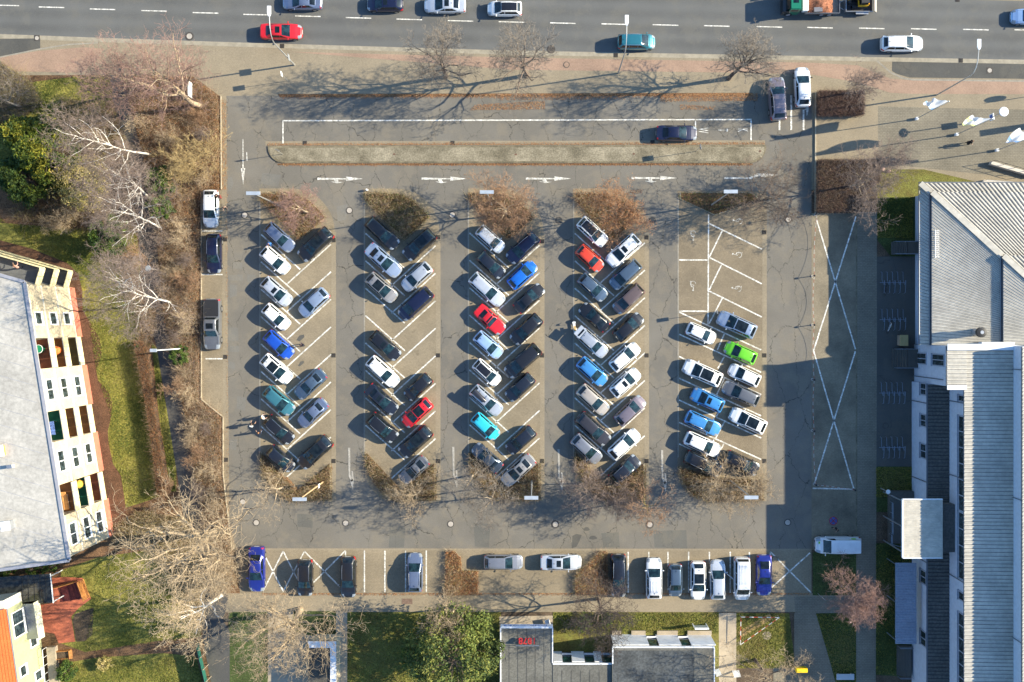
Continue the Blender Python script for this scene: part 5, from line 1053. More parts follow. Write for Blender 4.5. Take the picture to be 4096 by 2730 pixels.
for a, b in zip(edges[::2], edges[1::2]):
    mb = MB()
    c = A0 + u * LF * (a + b) / 2 + n_ * .03; l = LF * (b - a)
    mb.box((c.x, c.y, .68), (l, .1, 1.36), math.atan2(u.y, u.x))
    mb.build('plinth', M_PLINTH, ap)
    for z in ZF: bm_ = MB(); bm_.box((c.x, c.y, z), (l - .002, .09, .14), math.atan2(u.y, u.x)); bm_.build('floor_band', M_BAND, ap)
    bm_ = MB(); bm_.box((c.x, c.y, ZR - .25), (l - .002, .09, .45), math.atan2(u.y, u.x)); bm_.build('cornice', M_BAND, ap)
tl = [[2, 1, 0], [1, 1, 3], [0, 3, 1]]
for k, (a, b) in enumerate(LOG):
    c = A0 + u * LF * (a + b) / 2; l = LF * (b - a) - .02; rz = math.atan2(u.y, u.x)
    for q, z in enumerate(ZF):
        m = MB(); cc = c - n_ * (DEP / 2 - .2 + .01); m.box((cc.x, cc.y, z - .1), (l, DEP + .36, .2), rz); bal = m.build('balcony', M_BAND, ap)
        m = MB(); m.box((cc.x, cc.y, z + .006), (l - .1, DEP + .3, .012), rz); m.build('floor_tiles', TILES[tl[k][q]], bal)
        m = MB(); pc = c + n_ * .42
        for s in range(3): sc_ = pc + u * l / 3 * (s - 1); m.box((sc_.x, sc_.y, z + .45), (l / 3 - .03, .09, 1.15), rz)
        m.build('parapet', M_PARA, bal)
        m = MB(); m.tube([pc - u * l / 2 + Vector((0, 0, z + 1.1)), pc + u * l / 2 + Vector((0, 0, z + 1.1))], .035, 6); m.build('rail', M_STEEL, bal)
        m = MB(); dd = c - n_ * (DEP - .03); m.box((dd.x, dd.y, z + 1.15), (2.0, .05, 2.1), rz); m.build('balcony_door', M_WIN, bal)
for fr_, w in ((.125, 1.5), (.39, 2.4), (.655, 2.4), (.925, 2.5)):
    for z in ZF: window(ap, A0 + u * LF * fr_, u, n_, z + .85, z + 2.35, w, 1 if w > 2 else 0)
for q, z in enumerate(ZF):   # long north balconies turning the corner
    m = MB(); cc = A0 + wN * 5.2 + nN * 1.0; rz = math.atan2(wN.y, wN.x); m.box((cc.x, cc.y, z - .1), (10.2, 1.96, .2), rz); bal = m.build('balcony', M_BAND, ap)
    m = MB(); m.box((cc.x, cc.y, z + .006), (10.1, 1.86, .012), rz); m.build('floor_tiles', plain('grey_floor', (.12, .125, .13), .9), bal)
    m = MB(); pc = cc + nN * 1.02
    for s in range(5): sc_ = pc + wN * 2.04 * (s - 2); m.box((sc_.x, sc_.y, z + .45), (2.0, .09, 1.15), rz)
    ec = A0 + wN * .06 + nN * 1.0
    for s in (-.49, .49): e2 = ec + nN * s; m.box((e2.x, e2.y, z + .45), (.09, .93, 1.15), rz)
    m.build('parapet', M_PARA, bal)
for nm, lab, q, sz, mt in (('roof_hatch', 'orange roof hatch on the pale flat roof', (6, 1803), (.8, 1.1, .35), plain('hatch_orange', (.75, .25, .06), .5)), ('roof_vent', 'small white roof vent on the pale flat roof', (48, 1865), (.5, .35, .5), M_FRAME), ('roof_vent', 'boxy grey roof ventilator casting a shadow near the lower roof edge', (40, 2098), (.9, .9, .9), M_STEEL)):
    p = W(*q, ZR + .4); t = thing(nm, lab, 'roof vent', (p.x, p.y, ZR + .4)); m = MB(); m.box((0, 0, sz[2] / 2), sz, .15); m.build('casing', mt, t); m = MB(); m.box((0, 0, sz[2] + .04), (sz[0] * 1.12, sz[1] * 1.12, .08), .15); m.build('lid', M_FRAME if mt is not M_FRAME else M_STEEL, t)
def on_bal(k, q, du, dn): c = A0 + u * (LF * (LOG[k][0] + LOG[k][1]) / 2 + du) - n_ * dn; return (c.x, c.y, ZF[q] + .014)
t = thing('laundry_tub', 'green round tub on the uppermost tiled balcony', 'tub', on_bal(0, 2, -.6, .95)); m = MB(); m.cyl((0, 0, 0), .38, .75, 16, 0, .46); m.build('body', plain('tub_green', (.01, .22, .11), .5), t); m = MB(); m.tube([(.46 * math.cos(a), .46 * math.sin(a), .75) for a in np.linspace(0, 6.28, 17)], .035, 5); m.build('rim', M_FRAME, t)
t = thing('folded_parasol', 'orange parasol leaning on a middle balcony', 'parasol', on_bal(0, 1, -.3, .5)); m = MB(); m.tube([(0, 0, .2), (0, 0, .5), (.0, 0, 1.0), (0, 0, 2.0)], [.05, .42, .5, .03], 9); m.build('canopy', plain('parasol_orange', (.80, .22, .05), .8), t); m = MB(); m.cyl((0, 0, 0), .03, 2.1, 8); m.build('pole', M_STEEL, t)
t = thing('folded_parasol', 'yellow parasol on a green floored balcony', 'parasol', on_bal(2, 1, -1.0, .4)); m = MB(); m.tube([(0, 0, .2), (0, 0, .5), (.0, 0, 1.0), (0, 0, 2.0)], [.05, .42, .5, .03], 9); m.build('canopy', plain('parasol_yellow', (.55, .36, .05), .8), t); m = MB(); m.cyl((0, 0, 0), .03, 2.1, 8); m.build('pole', M_STEEL, t)
t = thing('balcony_table', 'balcony table under a blue spotted cloth', 'table', on_bal(1, 2, .2, 1.0), math.atan2(u.y, u.x)); m = MB(); m.box((0, 0, .74), (1.5, .85, .04)); m.build('tablecloth', pm('blue_cloth', (.10, .17, .42), .9, .1, 2, .8, 9), t)
for sx in (-.65, .65):
    for sy in (-.35, .35): m = MB(); m.cyl((sx, sy, 0), .03, .72, 6); m.build('leg', M_STEEL, t)
t = thing('sun_lounger', 'orange cushioned lounger on the topmost balcony nearest the plane tree', 'lounger', on_bal(2, 2, .5, .9), math.atan2(u.y, u.x)); m = MB(); m.box((0, 0, .32), (1.7, .6, .12)); m.box((-.95, 0, .55), (.5, .6, .1), 0, None, ('Y', .7)); m.build('cushion', plain('cushion_orange', (.80, .38, .12), .9), t); m = MB(); m.box((0, 0, .2), (1.6, .55, .06)); m.box((-.7, 0, .09), (.06, .5, .16)); m.box((.7, 0, .09), (.06, .5, .16)); m.build('frame', M_FRAME, t)
# ---- house with orange roof, south west corner
E0, E1 = W(20, 2446, 7.0), W(66, 2765, 7.0); u2 = (E1 - E0); u2.z = 0; u2.normalize(); n2 = Vector((-u2.y, u2.x, 0)); o2 = Vector((E0.x, E0.y, 0)) - n2 * .35; L2 = 12
hs = thing('garden_house', 'green and cream house with orange tiled roof in the corner', 'building')
q = [o2, o2 + u2 * L2, o2 + u2 * L2 - n2 * 9, o2 - n2 * 9]; mb = MB(); mb.prism([(p.x, p.y) for p in q], 0, 6.7); mb.build('wall', pm('green_render', (.38, .39, .22), .9, .05, 1, .06, 14), hs)
mb = MB(); r0, r1 = o2 + n2 * .35 - u2 * .2, o2 + n2 * .35 + u2 * L2; mb.quad((r0.x, r0.y, 6.75), (r1.x, r1.y, 6.75), (r1.x - n2.x * 5.5, r1.y - n2.y * 5.5, 9.6), (r0.x - n2.x * 5.5, r0.y - n2.y * 5.5, 9.6))
for k in range(20): a = r0 - n2 * 5.5 * k / 20; b = r1 - n2 * 5.5 * k / 20; z = 6.77 + 2.85 * k / 20; mb.tube([(a.x, a.y, z), (b.x, b.y, z)], .03, 4)
rfo = mb.build('roof', pm('orange_tiles', (.56, .115, .03), .8, .12, .8, .2, 9), hs)
mb = MB(); mb.tube([(r0.x + n2.x * .08, r0.y + n2.y * .08, 6.7), (r1.x + n2.x * .08, r1.y + n2.y * .08, 6.7)], .07, 6); mb.build('gutter', M_STEEL, rfo)
window(hs, o2 + u2 * 2.2, u2, n2, 3.0, 5.4, 3.0, 1); window(hs, o2 + u2 * 7.6, u2, n2, 3.9, 5.3, 1.3); window(hs, o2 + u2 * 5.2, u2, n2, .9, 2.4, 1.2); window(hs, o2 + u2 * 9.2, u2, n2, .9, 2.4, 1.2)
m = MB(); c = o2 + u2 * 2.4 + n2 * .9; m.box((c.x, c.y, 2.7), (4.4, 1.8, .2), math.atan2(u2.y, u2.x)); bal = m.build('balcony', M_STEEL, hs)
m = MB(); c = o2 + u2 * 2.4 + n2 * 1.84; m.box((c.x, c.y, 3.1), (4.4, .08, 1.3), math.atan2(u2.y, u2.x)); m.build('parapet', plain('pale_cream', (.80, .76, .55), .7), bal)
m = MB(); c = o2 - n2 * 3.0 - u2 * .55; m.box((c.x, c.y, 3.2), (1.1, 6, 6.4), math.atan2(u2.y, u2.x)); m.build('wing', M_BAND, hs)
cp = [F(0, 3, 0, 628), F(0, 3, 460, 572), F(0, 3, 487, 838), F(0, 3, 200, 850), F(0, 3, 0, 862)]; t = thing('carport', 'dark glazed carport roof beside the terracotta terrace', 'carport')
mb = MB(); P2 = [W(*p, 2.8) for p in cp] ; P2[0].x -= 5; P2[-1].x -= 5; mb.prism([tuple(p)[:2] for p in P2], 2.72, 2.8); mb.build('roof', glassm('smoked_glass', (.03, .032, .03), .12), t)
mb = MB()
for k in range(6): a = W(*F(0, 3, 200 + k * 54, 605 - k * 7), 2.83); b = W(*F(0, 3, 210 + k * 54, 850 - k * 2), 2.83); mb.tube([a, b], .03, 4)
for s in (640, 710, 780): a = W(*F(0, 3, 0, s), 2.83); b = W(*F(0, 3, 480, s - 22), 2.83); mb.tube([a, b], .025, 4)
mb.build('glazing_bars', M_DARK, t)
mb = MB(); a, b = W(*F(0, 3, 462, 570), 2.84), W(*F(0, 3, 489, 840), 2.84); mb.tube([a, b], .07, 6); mb.build('edge_beam', M_FRAME, t)
for s in ((470, 590), (484, 830)): p = W(*F(0, 3, *s), 2.7); m = MB(); m.box((p.x, p.y, 1.36), (.1, .1, 2.7)); m.build('post', M_FRAME, t)
t = thing('garden_arbour', 'wooden garden arbour with lattice screens on the terracotta terrace', 'arbour'); q = [F(0, 3, *s) for s in ((555, 700), (730, 640), (745, 800), (560, 830))]
mb = MB(); mb.prism([tuple(W(*p))[:2] for p in q], .03, .09); mb.build('deck', pm('deck_dark_red', (.13, .03, .03), .8), t)
def screen(a, b, h, par, name='lattice_screen'):
    a, b = W(*a), W(*b); d = b - a; m = MB(); rz = math.atan2(d.y, d.x)
    for k in range(int(d.length / .16) + 1): c = a + d * (k * .16 / d.length); m.box((c.x, c.y, h / 2 + .03), (.07, .03, h), rz)
    for z in (.1, h * .5, h): c = (a + b) / 2; m.box((c.x, c.y, z + .03), (d.length, .05, .08), rz)
    m.build(name, M_WOODO, par)
screen(F(0, 3, 500, 690), F(0, 3, 730, 625), 1.5, t); screen(F(0, 3, 770, 620), F(0, 3, 830, 790), 1.7, t); screen(F(0, 3, 755, 650), F(0, 3, 800, 800), 1.0, t)
t = thing('garden_table', 'grey oval garden table on the terracotta terrace', 'table', tuple(C(0, 3, 350, 930, .03))); m = MB(); m.tube([(0, 0, .70), (0, 0, .74)], [.75, .75], 22); o = m.build('tabletop', plain('grey_plastic', (.22, .24, .25), .5), t); o.scale = (.55, 1, 1)
for s in (-.45, .45): m = MB(); m.box((0, s, .35), (.5, .06, .7)); m.build('leg', M_STEEL, t)
t = thing('garden_chair', 'dark garden chair beside the oval table', 'chair', tuple(C(0, 3, 375, 1000, .03)), .5); m = MB(); m.box((0, 0, .45), (.5, .5, .06)); m.build('seat', M_TRIM, t); m = MB(); m.box((0, -.26, .75), (.5, .05, .6)); m.build('backrest', M_TRIM, t)
for sx in (-.2, .2):
    for sy in (-.2, .2): m = MB(); m.cyl((sx, sy, 0), .025, .43, 6); m.build('leg', M_TRIM, t)
t = thing('cold_frame', 'orange wooden planter box beside the lower lawn', 'planter', tuple(C(0, 3, 595, 1305, .0)), .08); m = MB()
for c, s in (((0, -.45, .3), (1.7, .06, .6)), ((0, .45, .3), (1.7, .06, .6)), ((-.82, 0, .3), (.06, .84, .6)), ((.82, 0, .3), (.06, .84, .6))): m.box(c, s)
m.build('box', M_WOODO, t); m = MB(); m.box((0, 0, .25), (1.58, .84, .3)); m.build('soil', M_SOIL, t); m = MB(); m.box((1.0, 0, .62), (.4, .95, .04), 0, None, ('Y', .3)); m.build('lid', M_WOODO, t)
t = thing('garden_steps', 'concrete garden steps with white rail beside the green house', 'steps'); a, b = C(0, 3, 490, 1230), C(0, 3, 520, 1600); d = b - a; m = MB(); m.box(((a.x + b.x) / 2, (a.y + b.y) / 2, .35), (d.length, 1.0, .7), math.atan2(d.y, d.x)); m.build('landing', M_PANEL, t)
m = MB(); off_ = Vector((-.5, 0, 0)); m.tube([a + off_ + Vector((0, 0, 1.6)), b + off_ + Vector((0, 0, 1.6))], .035, 6)
for k in range(6): p = a + off_ + d * k / 5; m.tube([p + Vector((0, 0, .6)), p + Vector((0, 0, 1.6))], .025, 5)
m.build('railing', M_FRAME, t)
t = thing('garden_screen', 'slanting green garden screen at the lower lawn', 'fence'); a, b = W(*F(0, 3, 1835, 1185)), W(*F(0, 3, 1940, 1620)); d = b - a; m = MB(); m.box(((a.x + b.x) / 2, (a.y + b.y) / 2, 1.0), (d.length, .06, 2.0), math.atan2(d.y, d.x), None, ('X', -.25)); m.build('panel', plain('screen_green', (.012, .12, .085), .7), t)
for k in range(5): p = a + d * k / 4; m = MB(); m.box((p.x + .35, p.y, .95), (.08, .08, 1.9)); m.build('post', M_WOOD, t)
# ---- flat roofed restaurant in the south
rs = thing('restaurant_building', 'flat grey roofed restaurant with white panel walls and red roof numerals', 'building'); Zr = 3.9; Z3 = 4.2
X0, X1, X2, X3 = W(2002, 0, Zr).x, W(2211, 0, Zr).x, W(2449, 0, Z3).x, W(2858, 0, Z3).x
Y1, Y2, Y3 = W(0, 2511, Zr).y, W(0, 2659, Z3).y, W(0, 2589, Z3).y; YS = -52
M_FLAT = pm('grey_roof_felt', (.135, .13, .112), .92, .2, .3, .2, 5); M_WP = plain('white_wall_panel', (.80, .81, .83), .5)
mb = MB(); mb.prism([(X0 + .3, Y1 - 1.6), (X0 + .3, YS), (X3 - .15, YS), (X3 - .15, Y3 - .12), (X2 + .1, Y3 - .12), (X2 + .1, Y2 - .12), (X1 - .1, Y2 - .12), (X1 - .1, Y1 - 1.6)], 0, Zr - .42); mb.build('wall', M_DARK, rs)
mb = MB(); mb.prism([(X0, Y1), (X0, YS), (X1, YS), (X1, Y1)], Zr - .4, Zr - .05); mb.prism([(X1 + .003, Y2), (X1 + .003, YS), (X2, YS), (X2, Y2)], Zr - .4, Zr); mb.prism([(X2 + .003, Y3), (X2 + .003, YS), (X3, YS), (X3, Y3)], Zr - .4, Z3); rr_ = mb.build('roof', M_FLAT, rs)
mb = MB()
for k in range(1, 6): x = X0 + (X1 - X0) * k / 6; mb.box((x, (Y1 + YS) / 2, Zr - .04), (.05, Y1 - YS - .3, .02))
for k in range(1, 11): x = X1 + (X2 - X1 + 5) * k / 11; mb.box((min(x, X2 - .1) if k < 7 else x, (Y2 - .6 + YS) / 2, (Zr if x < X2 else Z3) + .01), (.05, Y2 - YS - 1, .02))
mb.build('seams', pm('felt_dark_seam', (.09, .088, .08), .95), rr_)
mb = MB(); mb.box((X2 + 4.8, Y3 - 3.0, Z3 + .004), (9.4, 5.2, .008)); mb.build('roof_patch', pm('felt_wet', (.075, .08, .08), .8, .3, .4, .3, 4), rr_)
mb = MB()
for (x0, x1, y, z) in ((X0, X1, Y1, Zr), (X1, X2, Y2, Zr + .03), (X2, X3, Y3, Z3 + .03)): mb.box(((x0 + x1) / 2, y - .02, z - .12), (x1 - x0 - .01, .14, .3))
for (x, y0, y1, z) in ((X0 + .02, Y1 - .1, YS, Zr), (X1 - .02, Y1 - .1, Y2 + .1, Zr), (X2 + .06, Y3 - .1, Y2 + .1, Z3), (X3 - .02, Y3 - .1, YS, Z3)): mb.box((x, (y0 + y1) / 2, z - .1), (.13, abs(y0 - y1), .3))
mb.build('roof_edge', M_WP, rr_)
mb = MB(); mb.box(((X0 + X1) / 2, Y1 + .10, Zr - .35), (X1 - X0, .08, .9)); fs = mb.build('fascia_sign', plain('fascia_pale', (.72, .78, .86), .5), rs)
letters('Sportrestaurant und Bar', plain('sign_blue', (.05, .14, .45), .5), .62, ((X0 + X1) / 2, Y1 + .15, Zr - .35), (R(90), 0, R(180)), 'lettering', .78, .01, fs)
m = MB(); m.tube([(X0 + .55, Y1 + .143, Zr - .35), (X0 + .55, Y1 + .155, Zr - .35)], .2, 14); m.build('emblem', plain('sign_blue', (.05, .14, .45), .5), fs)
nb = letters('1878', plain('numeral_red', (.50, .02, .015), .5), 1.05, ((X0 + X1) / 2 + .1, Y1 - 1.35, Zr + .55), (R(38), 0, R(180)), 'red_numerals', 1.0, .06, None); tag(nb, 'red numerals 1878 standing on the restaurant roof', 'sign')
m = MB(); m.box((0, -.9, -.1), (2.7, .05, .05)); m.box((0, .55, -.12), (2.7, .05, .05)); m.build('support_frame', M_STEEL, nb)
def panel_wall(xs, y, z1, par):
    for k, (a, b, dark) in enumerate(xs):
        xa, xb = W(*F(2, 3, a, 0), z1 * .6).x, W(*F(2, 3, b, 0), z1 * .6).x
        if not dark: m = MB(); m.box(((xa + xb) / 2, y, z1 / 2), (xb - xa, .1, z1)); m.build('wall_panel', M_WP, par)
        else:
            m = MB(); m.box(((xa + xb) / 2, y - .1, z1 * .5), (xb - xa, .06, z1)); w_ = m.build('window', M_DARK, par)
            m = MB(); m.box(((xa + xb) / 2, y - .06, z1 * .68), (xb - xa - .2, .05, z1 * .5)); m.build('pane', glassm('green_pane', (.02, .07, .065)), w_)
            m = MB(); m.box(((xa + xb) / 2, y + .05, z1 * .28), (xb - xa, .22, .1)); m.build('sill', M_WP, w_)
panel_wall([(381, 461, 0), (462, 546, 1), (547, 664, 0), (665, 752, 1), (753, 822, 0), (823, 918, 1)], Y2 + .06, Zr - .42, rs)
panel_wall([(920, 1246, 0), (1247, 1336, 1), (1337, 1540, 0), (1541, 1628, 1), (1629, 1850, 0)], Y3 + .06, Zr - .2, rs)
mb = MB(); mb.box((X3 + .02, (Y3 + YS) / 2, 1.9), (.1, Y3 - YS, 3.5)); mb.build('side_wall', M_WP, rs)
t = thing('light_well_wall', 'row of grey concrete light wells along the white restaurant wall', 'light wells')
for a, b in ((920, 1000), (1095, 1225), (1330, 1520), (1610, 1830)): pa, pb_ = C(2, 3, a, 1112), C(2, 3, b, 1112); m = MB(); m.box(((pa.x + pb_.x) / 2, pa.y, .12), (pb_.x - pa.x, .55, .24)); m.build('kerb_block', M_PANEL, t)
g = thing('flat_garage', 'flat dark garage roof with white L shaped edge beside the bare tree', 'garage'); z = 2.7; q = [W(*F(1, 3, *s), z) for s in ((480, 1190), (738, 1185), (738, 1700), (480, 1700))]
mb = MB(); mb.prism([(p.x + (.1 if k in (0, 3) else -.1), p.y - .1) for k, p in enumerate(q)], 0, z - .2); mb.build('wall', M_PLASTER, g); mb = MB(); mb.prism([tuple(p)[:2] for p in q], z - .19, z); rf = mb.build('roof', pm('dark_gravel', (.07, .065, .055), .95, .3, .6, .4, 10), g)
mb = MB(); a, b, c, d = q; mb.box(((a.x + b.x) / 2, a.y - .36, z + .09), (b.x - a.x, .75, .22)); mb.box((b.x - .34, (b.y + c.y) / 2 - .38, z + .09), (.68, b.y - c.y - .74, .218)); mb.build('edge_capping', plain('white_capping', (.70, .70, .70), .85, 0, .2), rf)
# ---- ribbed metal hall and office wing in the east
M_METAL = pm('ribbed_metal', (.49, .455, .385), .6, .13, .35, .10, 2.2, None, 0, .5, .2); M_METALD = pm('dark_ribbed_metal', (.105, .10, .09), .7, .15, .5, .2, 4); M_METALB = pm('blue_grey_metal', (.27, .30, .36), .5, .08, .5, .1, 4); M_WWALL = plain('white_cladding', (.70, .72, .74), .6); M_CLAD = plain('shaded_white_cladding', (.46, .51, .60), .6); M_GUT = plain('zinc_gutter', (.16, .175, .20), .5, .5)  # M_CLAD: white cladding of the shaded walls, blue shade put into its colour
def corrugate(mb, a, b, c, d, pitch, depth, duty=.5, seam=.035):
    """sheet a-b (eave) to d-c (ridge); ribs run from eave to ridge"""
    a, b, c, d = map(Vector, (a, b, c, d)); n = max(2, int(round((b - a).length / pitch))); up = (b - a).cross(d - a).normalized(); up = up if up.z > 0 else -up; lo_, hi_ = [], []
    for k in range(n):
        for t, h in ((0, 0), (.12, 1), (duty, 1), (duty + .12, 0)):
            s = min(1, (k + t) / n); lo_.append(a + (b - a) * s + up * depth * h); hi_.append(d + (c - d) * s + up * depth * h)
    lo_.append(b); hi_.append(c); mb.grid([lo_, hi_], None, (b - a).cross(d - a).z < 0)
    if seam:
        e = (b - a).normalized() * seam
        for k in range(n): s = (k + duty + .2) / n; p, q = a + (b - a) * s + up * .006, d + (c - d) * s + up * .006; mb.add([p - e, p + e, q + e, q - e] if (b - a).cross(d - a).z > 0 else [p + e, p - e, q - e, q + e], [(0, 1, 2, 3)], 1)
hall = thing('sports_hall', 'large hall with stepped hipped roof of pale ribbed metal', 'building')
xe, ye, ys, xm = W(3680, 734, 4.7).x, W(3680, 734, 4.7).y, -2.3, 72.0
DS = [(0, 1.1, 4.72, 4.95), (1.1, 8.5, 5.3, 6.55), (8.5, 18.5, 6.95, 8.6)]
wr_, nr_, gt = MB(), MB(), MB()
for d0, d1, z0, z1 in DS:
    corrugate(wr_, (xe + d0, ys, z0), (xe + d0, ye - d0, z0), (xe + d1, ye - d1, z1), (xe + d1, ys, z1), .40, .045, .18, .03)
    corrugate(nr_, (xe + d0, ye - d0, z0), (xm, ye - d0, z0), (xm, ye - d1, z1), (xe + d1, ye - d1, z1), .52, .11, .52, .07)
for (d0, _, z0, _z), zl in zip(DS[1:], (4.95, 6.55)):
    gt.box((xe + d0 + .04, (ys + ye - d0) / 2, (z0 + zl) / 2), (.08, ye - d0 - ys, z0 - zl + .02)); gt.box(((xe + d0 + xm) / 2, ye - d0 - .04, (z0 + zl) / 2), (xm - xe - d0, .08, z0 - zl + .02))
M_SEAM = pm('dirty_seam', (.20, .19, .18), .8, .2, .5, .2, 6); wr_.build('west_roof', [M_METAL, M_SEAM], hall); nr_.build('north_roof', [M_METAL, M_SEAM], hall); gt.build('roof_step', M_GUT, hall)
hp_ = MB()
for d0, d1, z0, z1 in DS:
    a, b = Vector((xe + d0, ye - d0, z0 + .13)), Vector((xe + d1, ye - d1, z1 + .13)); dd = Vector((1, 1, 0)).normalized() * .32; hp_.quad(a - dd, b - dd, b + dd, a + dd); hp_.quad(a - dd, a - dd - Vector((0, 0, .14)), b - dd - Vector((0, 0, .14)), b - dd); hp_.quad(b + dd, b + dd - Vector((0, 0, .14)), a + dd - Vector((0, 0, .14)), a + dd)
hp_.build('hip_capping', M_METAL, hall)
gt = MB(); gt.tube([(xe - .1, ys, 4.66), (xe - .1, ye + .1, 4.66), (xm, ye + .1, 4.66)], .09, 8); gt.build('gutter', M_GUT, hall)
for d0, z in ((1.0, 4.95), (8.4, 6.58)): gt = MB(); gt.tube([(xe + d0, ys, z), (xe + d0, ye - d0, z)], .09, 6); gt.build('gutter', M_GUT, hall)
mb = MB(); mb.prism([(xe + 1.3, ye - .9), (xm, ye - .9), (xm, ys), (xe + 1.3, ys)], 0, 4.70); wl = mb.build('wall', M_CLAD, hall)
mb = MB(); mb.box(((xe + xm) / 2 + 3, ys - .0, 6.7), (xm - xe - 6, .7, .9)); mb.build('end_parapet', M_WWALL, hall)
mb = MB(); xg = xe + 1.6
for k in range(14): mb.box((xg, W(0, 925 + k * 8, 5.4).y, 5.52), (.5, .06, .12))
mb.box((xg - .2, W(0, 977, 5.4).y, 5.58), (.05, 3.3, .06)); mb.build('snow_guard', M_FRAME, hall)
p = W(3919, 1330, 7.2); t = thing('roof_extractor', 'black round roof extractor on the ribbed hall roof', 'roof vent', (p.x, p.y, 6.4)); m = MB(); m.cyl((0, 0, -.3), .42, 1.2, 18); m.build('duct', M_STEEL, t); m = MB(); m.tube([(0, 0, .85), (0, 0, .9), (0, 0, 1.35), (0, 0, 1.4)], [.4, .56, .56, .3], 20); m.build('cowl', M_TRIM, t); m = MB(); m.tube([(0, 0, 1.4), (0, 0, 1.44)], [.22, .2], 14); m.build('cap', M_STEEL, t)
wg = thing('office_wing', 'stepped white office wing with ribbed roofs and dark window bands', 'building')
xA, xB, xC, xD = 45.1, 47.45, 52.6, 66.0; yA, yB, yZ = -2.36, -6.8, -48
z1_, z2_, z3_ = 4.9, 9.2, 11.5
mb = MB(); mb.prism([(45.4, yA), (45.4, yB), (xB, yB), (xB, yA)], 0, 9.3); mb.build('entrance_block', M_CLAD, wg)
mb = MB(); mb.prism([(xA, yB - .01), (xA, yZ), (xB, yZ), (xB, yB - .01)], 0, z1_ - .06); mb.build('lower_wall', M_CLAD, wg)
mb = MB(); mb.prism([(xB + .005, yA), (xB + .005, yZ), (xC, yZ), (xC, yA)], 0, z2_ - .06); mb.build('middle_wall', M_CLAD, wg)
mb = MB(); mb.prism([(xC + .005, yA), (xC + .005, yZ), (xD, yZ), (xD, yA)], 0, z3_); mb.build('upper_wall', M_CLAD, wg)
mb = MB(); corrugate(mb, (45.3, yB, 9.34), (45.3, yA - .3, 9.34), (xB, yA - .3, 9.42), (xB, yB, 9.42), .42, .06, .3); corrugate(mb, (xB - .15, yZ, z2_), (xB - .15, yA - .3, z2_), (xC, yA - .3, z2_ + .25), (xC, yZ, z2_ + .25), .42, .06, .3); mb.build('upper_roof', [M_METAL, M_SEAM], wg)
mb = MB(); corrugate(mb, (xA - .1, yZ, z1_), (xA - .1, yB - .05, z1_), (xB, yB - .05, z1_ + .15), (xB, yZ, z1_ + .15), .42, .06, .3); mb.build('lower_roof', [M_METALD, M_TRIM], wg)
mb = MB(); corrugate(mb, (xC - .05, yZ, z3_ + .02), (xC - .05, yA, z3_ + .02), (xD, yA, z3_ + .1), (xD, yZ, z3_ + .1), .42, .06, .3); mb.build('top_roof', [M_METAL, M_SEAM], wg)
mb = MB(); mb.box((xB - .12, (yB + yZ) / 2, z2_ - .08), (.1, yB - yZ, .16)); mb.box((xC - .06, (yA + yZ) / 2, z3_ - .08), (.1, yA - yZ, .16)); mb.box((xA - .14, (yB + yZ) / 2, z1_ - .06), (.12, yB - yZ, .14)); mb.box((45.33, (yA + yB) / 2, 9.25), (.1, yA - yB, .2)); mb.build('eaves_gutter', M_GUT, wg)
mb = MB(); mb.box(((45.3 + xB) / 2, yB - .12, 9.44), (xB - 45.3, .5, .12)); mb.box(((45.3 + xC) / 2, yA - .1, 9.52), (xC - 45.3, .7, .12)); mb.build('parapet_cap', M_WWALL, wg)
uy, nx_ = Vector((0, -1, 0)), Vector((-1, 0, 0))
def yy(j, y, z): return W(*F(3, j, 0, y), z).y
for j, y0, y1 in ((2, 380, 495), (2, 665, 785), (2, 935, 1075), (3, 530, 660), (3, 1085, 1230)):
    ya, yb = yy(j, y0, 3.3), yy(j, y1, 3.3); window(wg, Vector((xA, (ya + yb) / 2, 0)), uy, nx_, 2.7, 4.4, abs(ya - yb), 1, M_METALB)
for j, y0, y1, k in ((2, 490, 555, 0), (2, 680, 1560, 5), (3, 0, 620, 3), (3, 730, 815, 0), (3, 925, 1640, 5)):
    ya, yb = yy(j, y0, 8), yy(j, y1, 8); window(wg, Vector((xB, (ya + yb) / 2, 0)), uy, nx_, 7.5, 8.95, abs(ya - yb), k, M_METALB)
for z0, z1 in ((1.0, 3.7), (5.3, 8.6)):
    ya, yb = yy(2, 110, 5), yy(2, 222, 5); window(wg, Vector((45.4, (ya + yb) / 2, 0)), uy, nx_, z0, z1, abs(ya - yb), 1, M_METALB)
mb = MB()
for j, y in ((2, 330), (2, 560), (2, 1275), (3, 440)): Y_ = yy(j, y, 3); mb.tube([(xA - .08 if y != 330 else 45.3, Y_, 0), (xA - .08 if y != 330 else 45.3, Y_, z1_ if y != 330 else 8.4)], .05, 6)
for j, y in ((2, 550), (2, 1230), (3, 590)): Y_ = yy(j, y, 6); mb.tube([(xB - .1, Y_, z1_), (xB - .1, Y_, z2_)], .05, 6)
for j, y in ((2, 258), (2, 1440), (3, 1170)): Y_ = yy(j, y, 10); mb.tube([(xC - .1, Y_, z2_), (xC - .1, Y_, z3_)], .05, 6)
mb.build('downpipes', M_GUT, wg)
can = thing('entrance_canopy', 'white ribbed entrance canopy projecting from the office wing', 'canopy'); z = 7.05; ca, cb = W(*F(3, 2, 1235, 1450), z), W(*F(3, 3, 1600, 425), z)
mb = MB(); corrugate(mb, (ca.x, cb.y, z), (ca.x, ca.y, z), (cb.x, ca.y, z + .12), (cb.x, cb.y, z + .12), .20, .035, .4, 0); mb.build('roof', M_METAL, can)
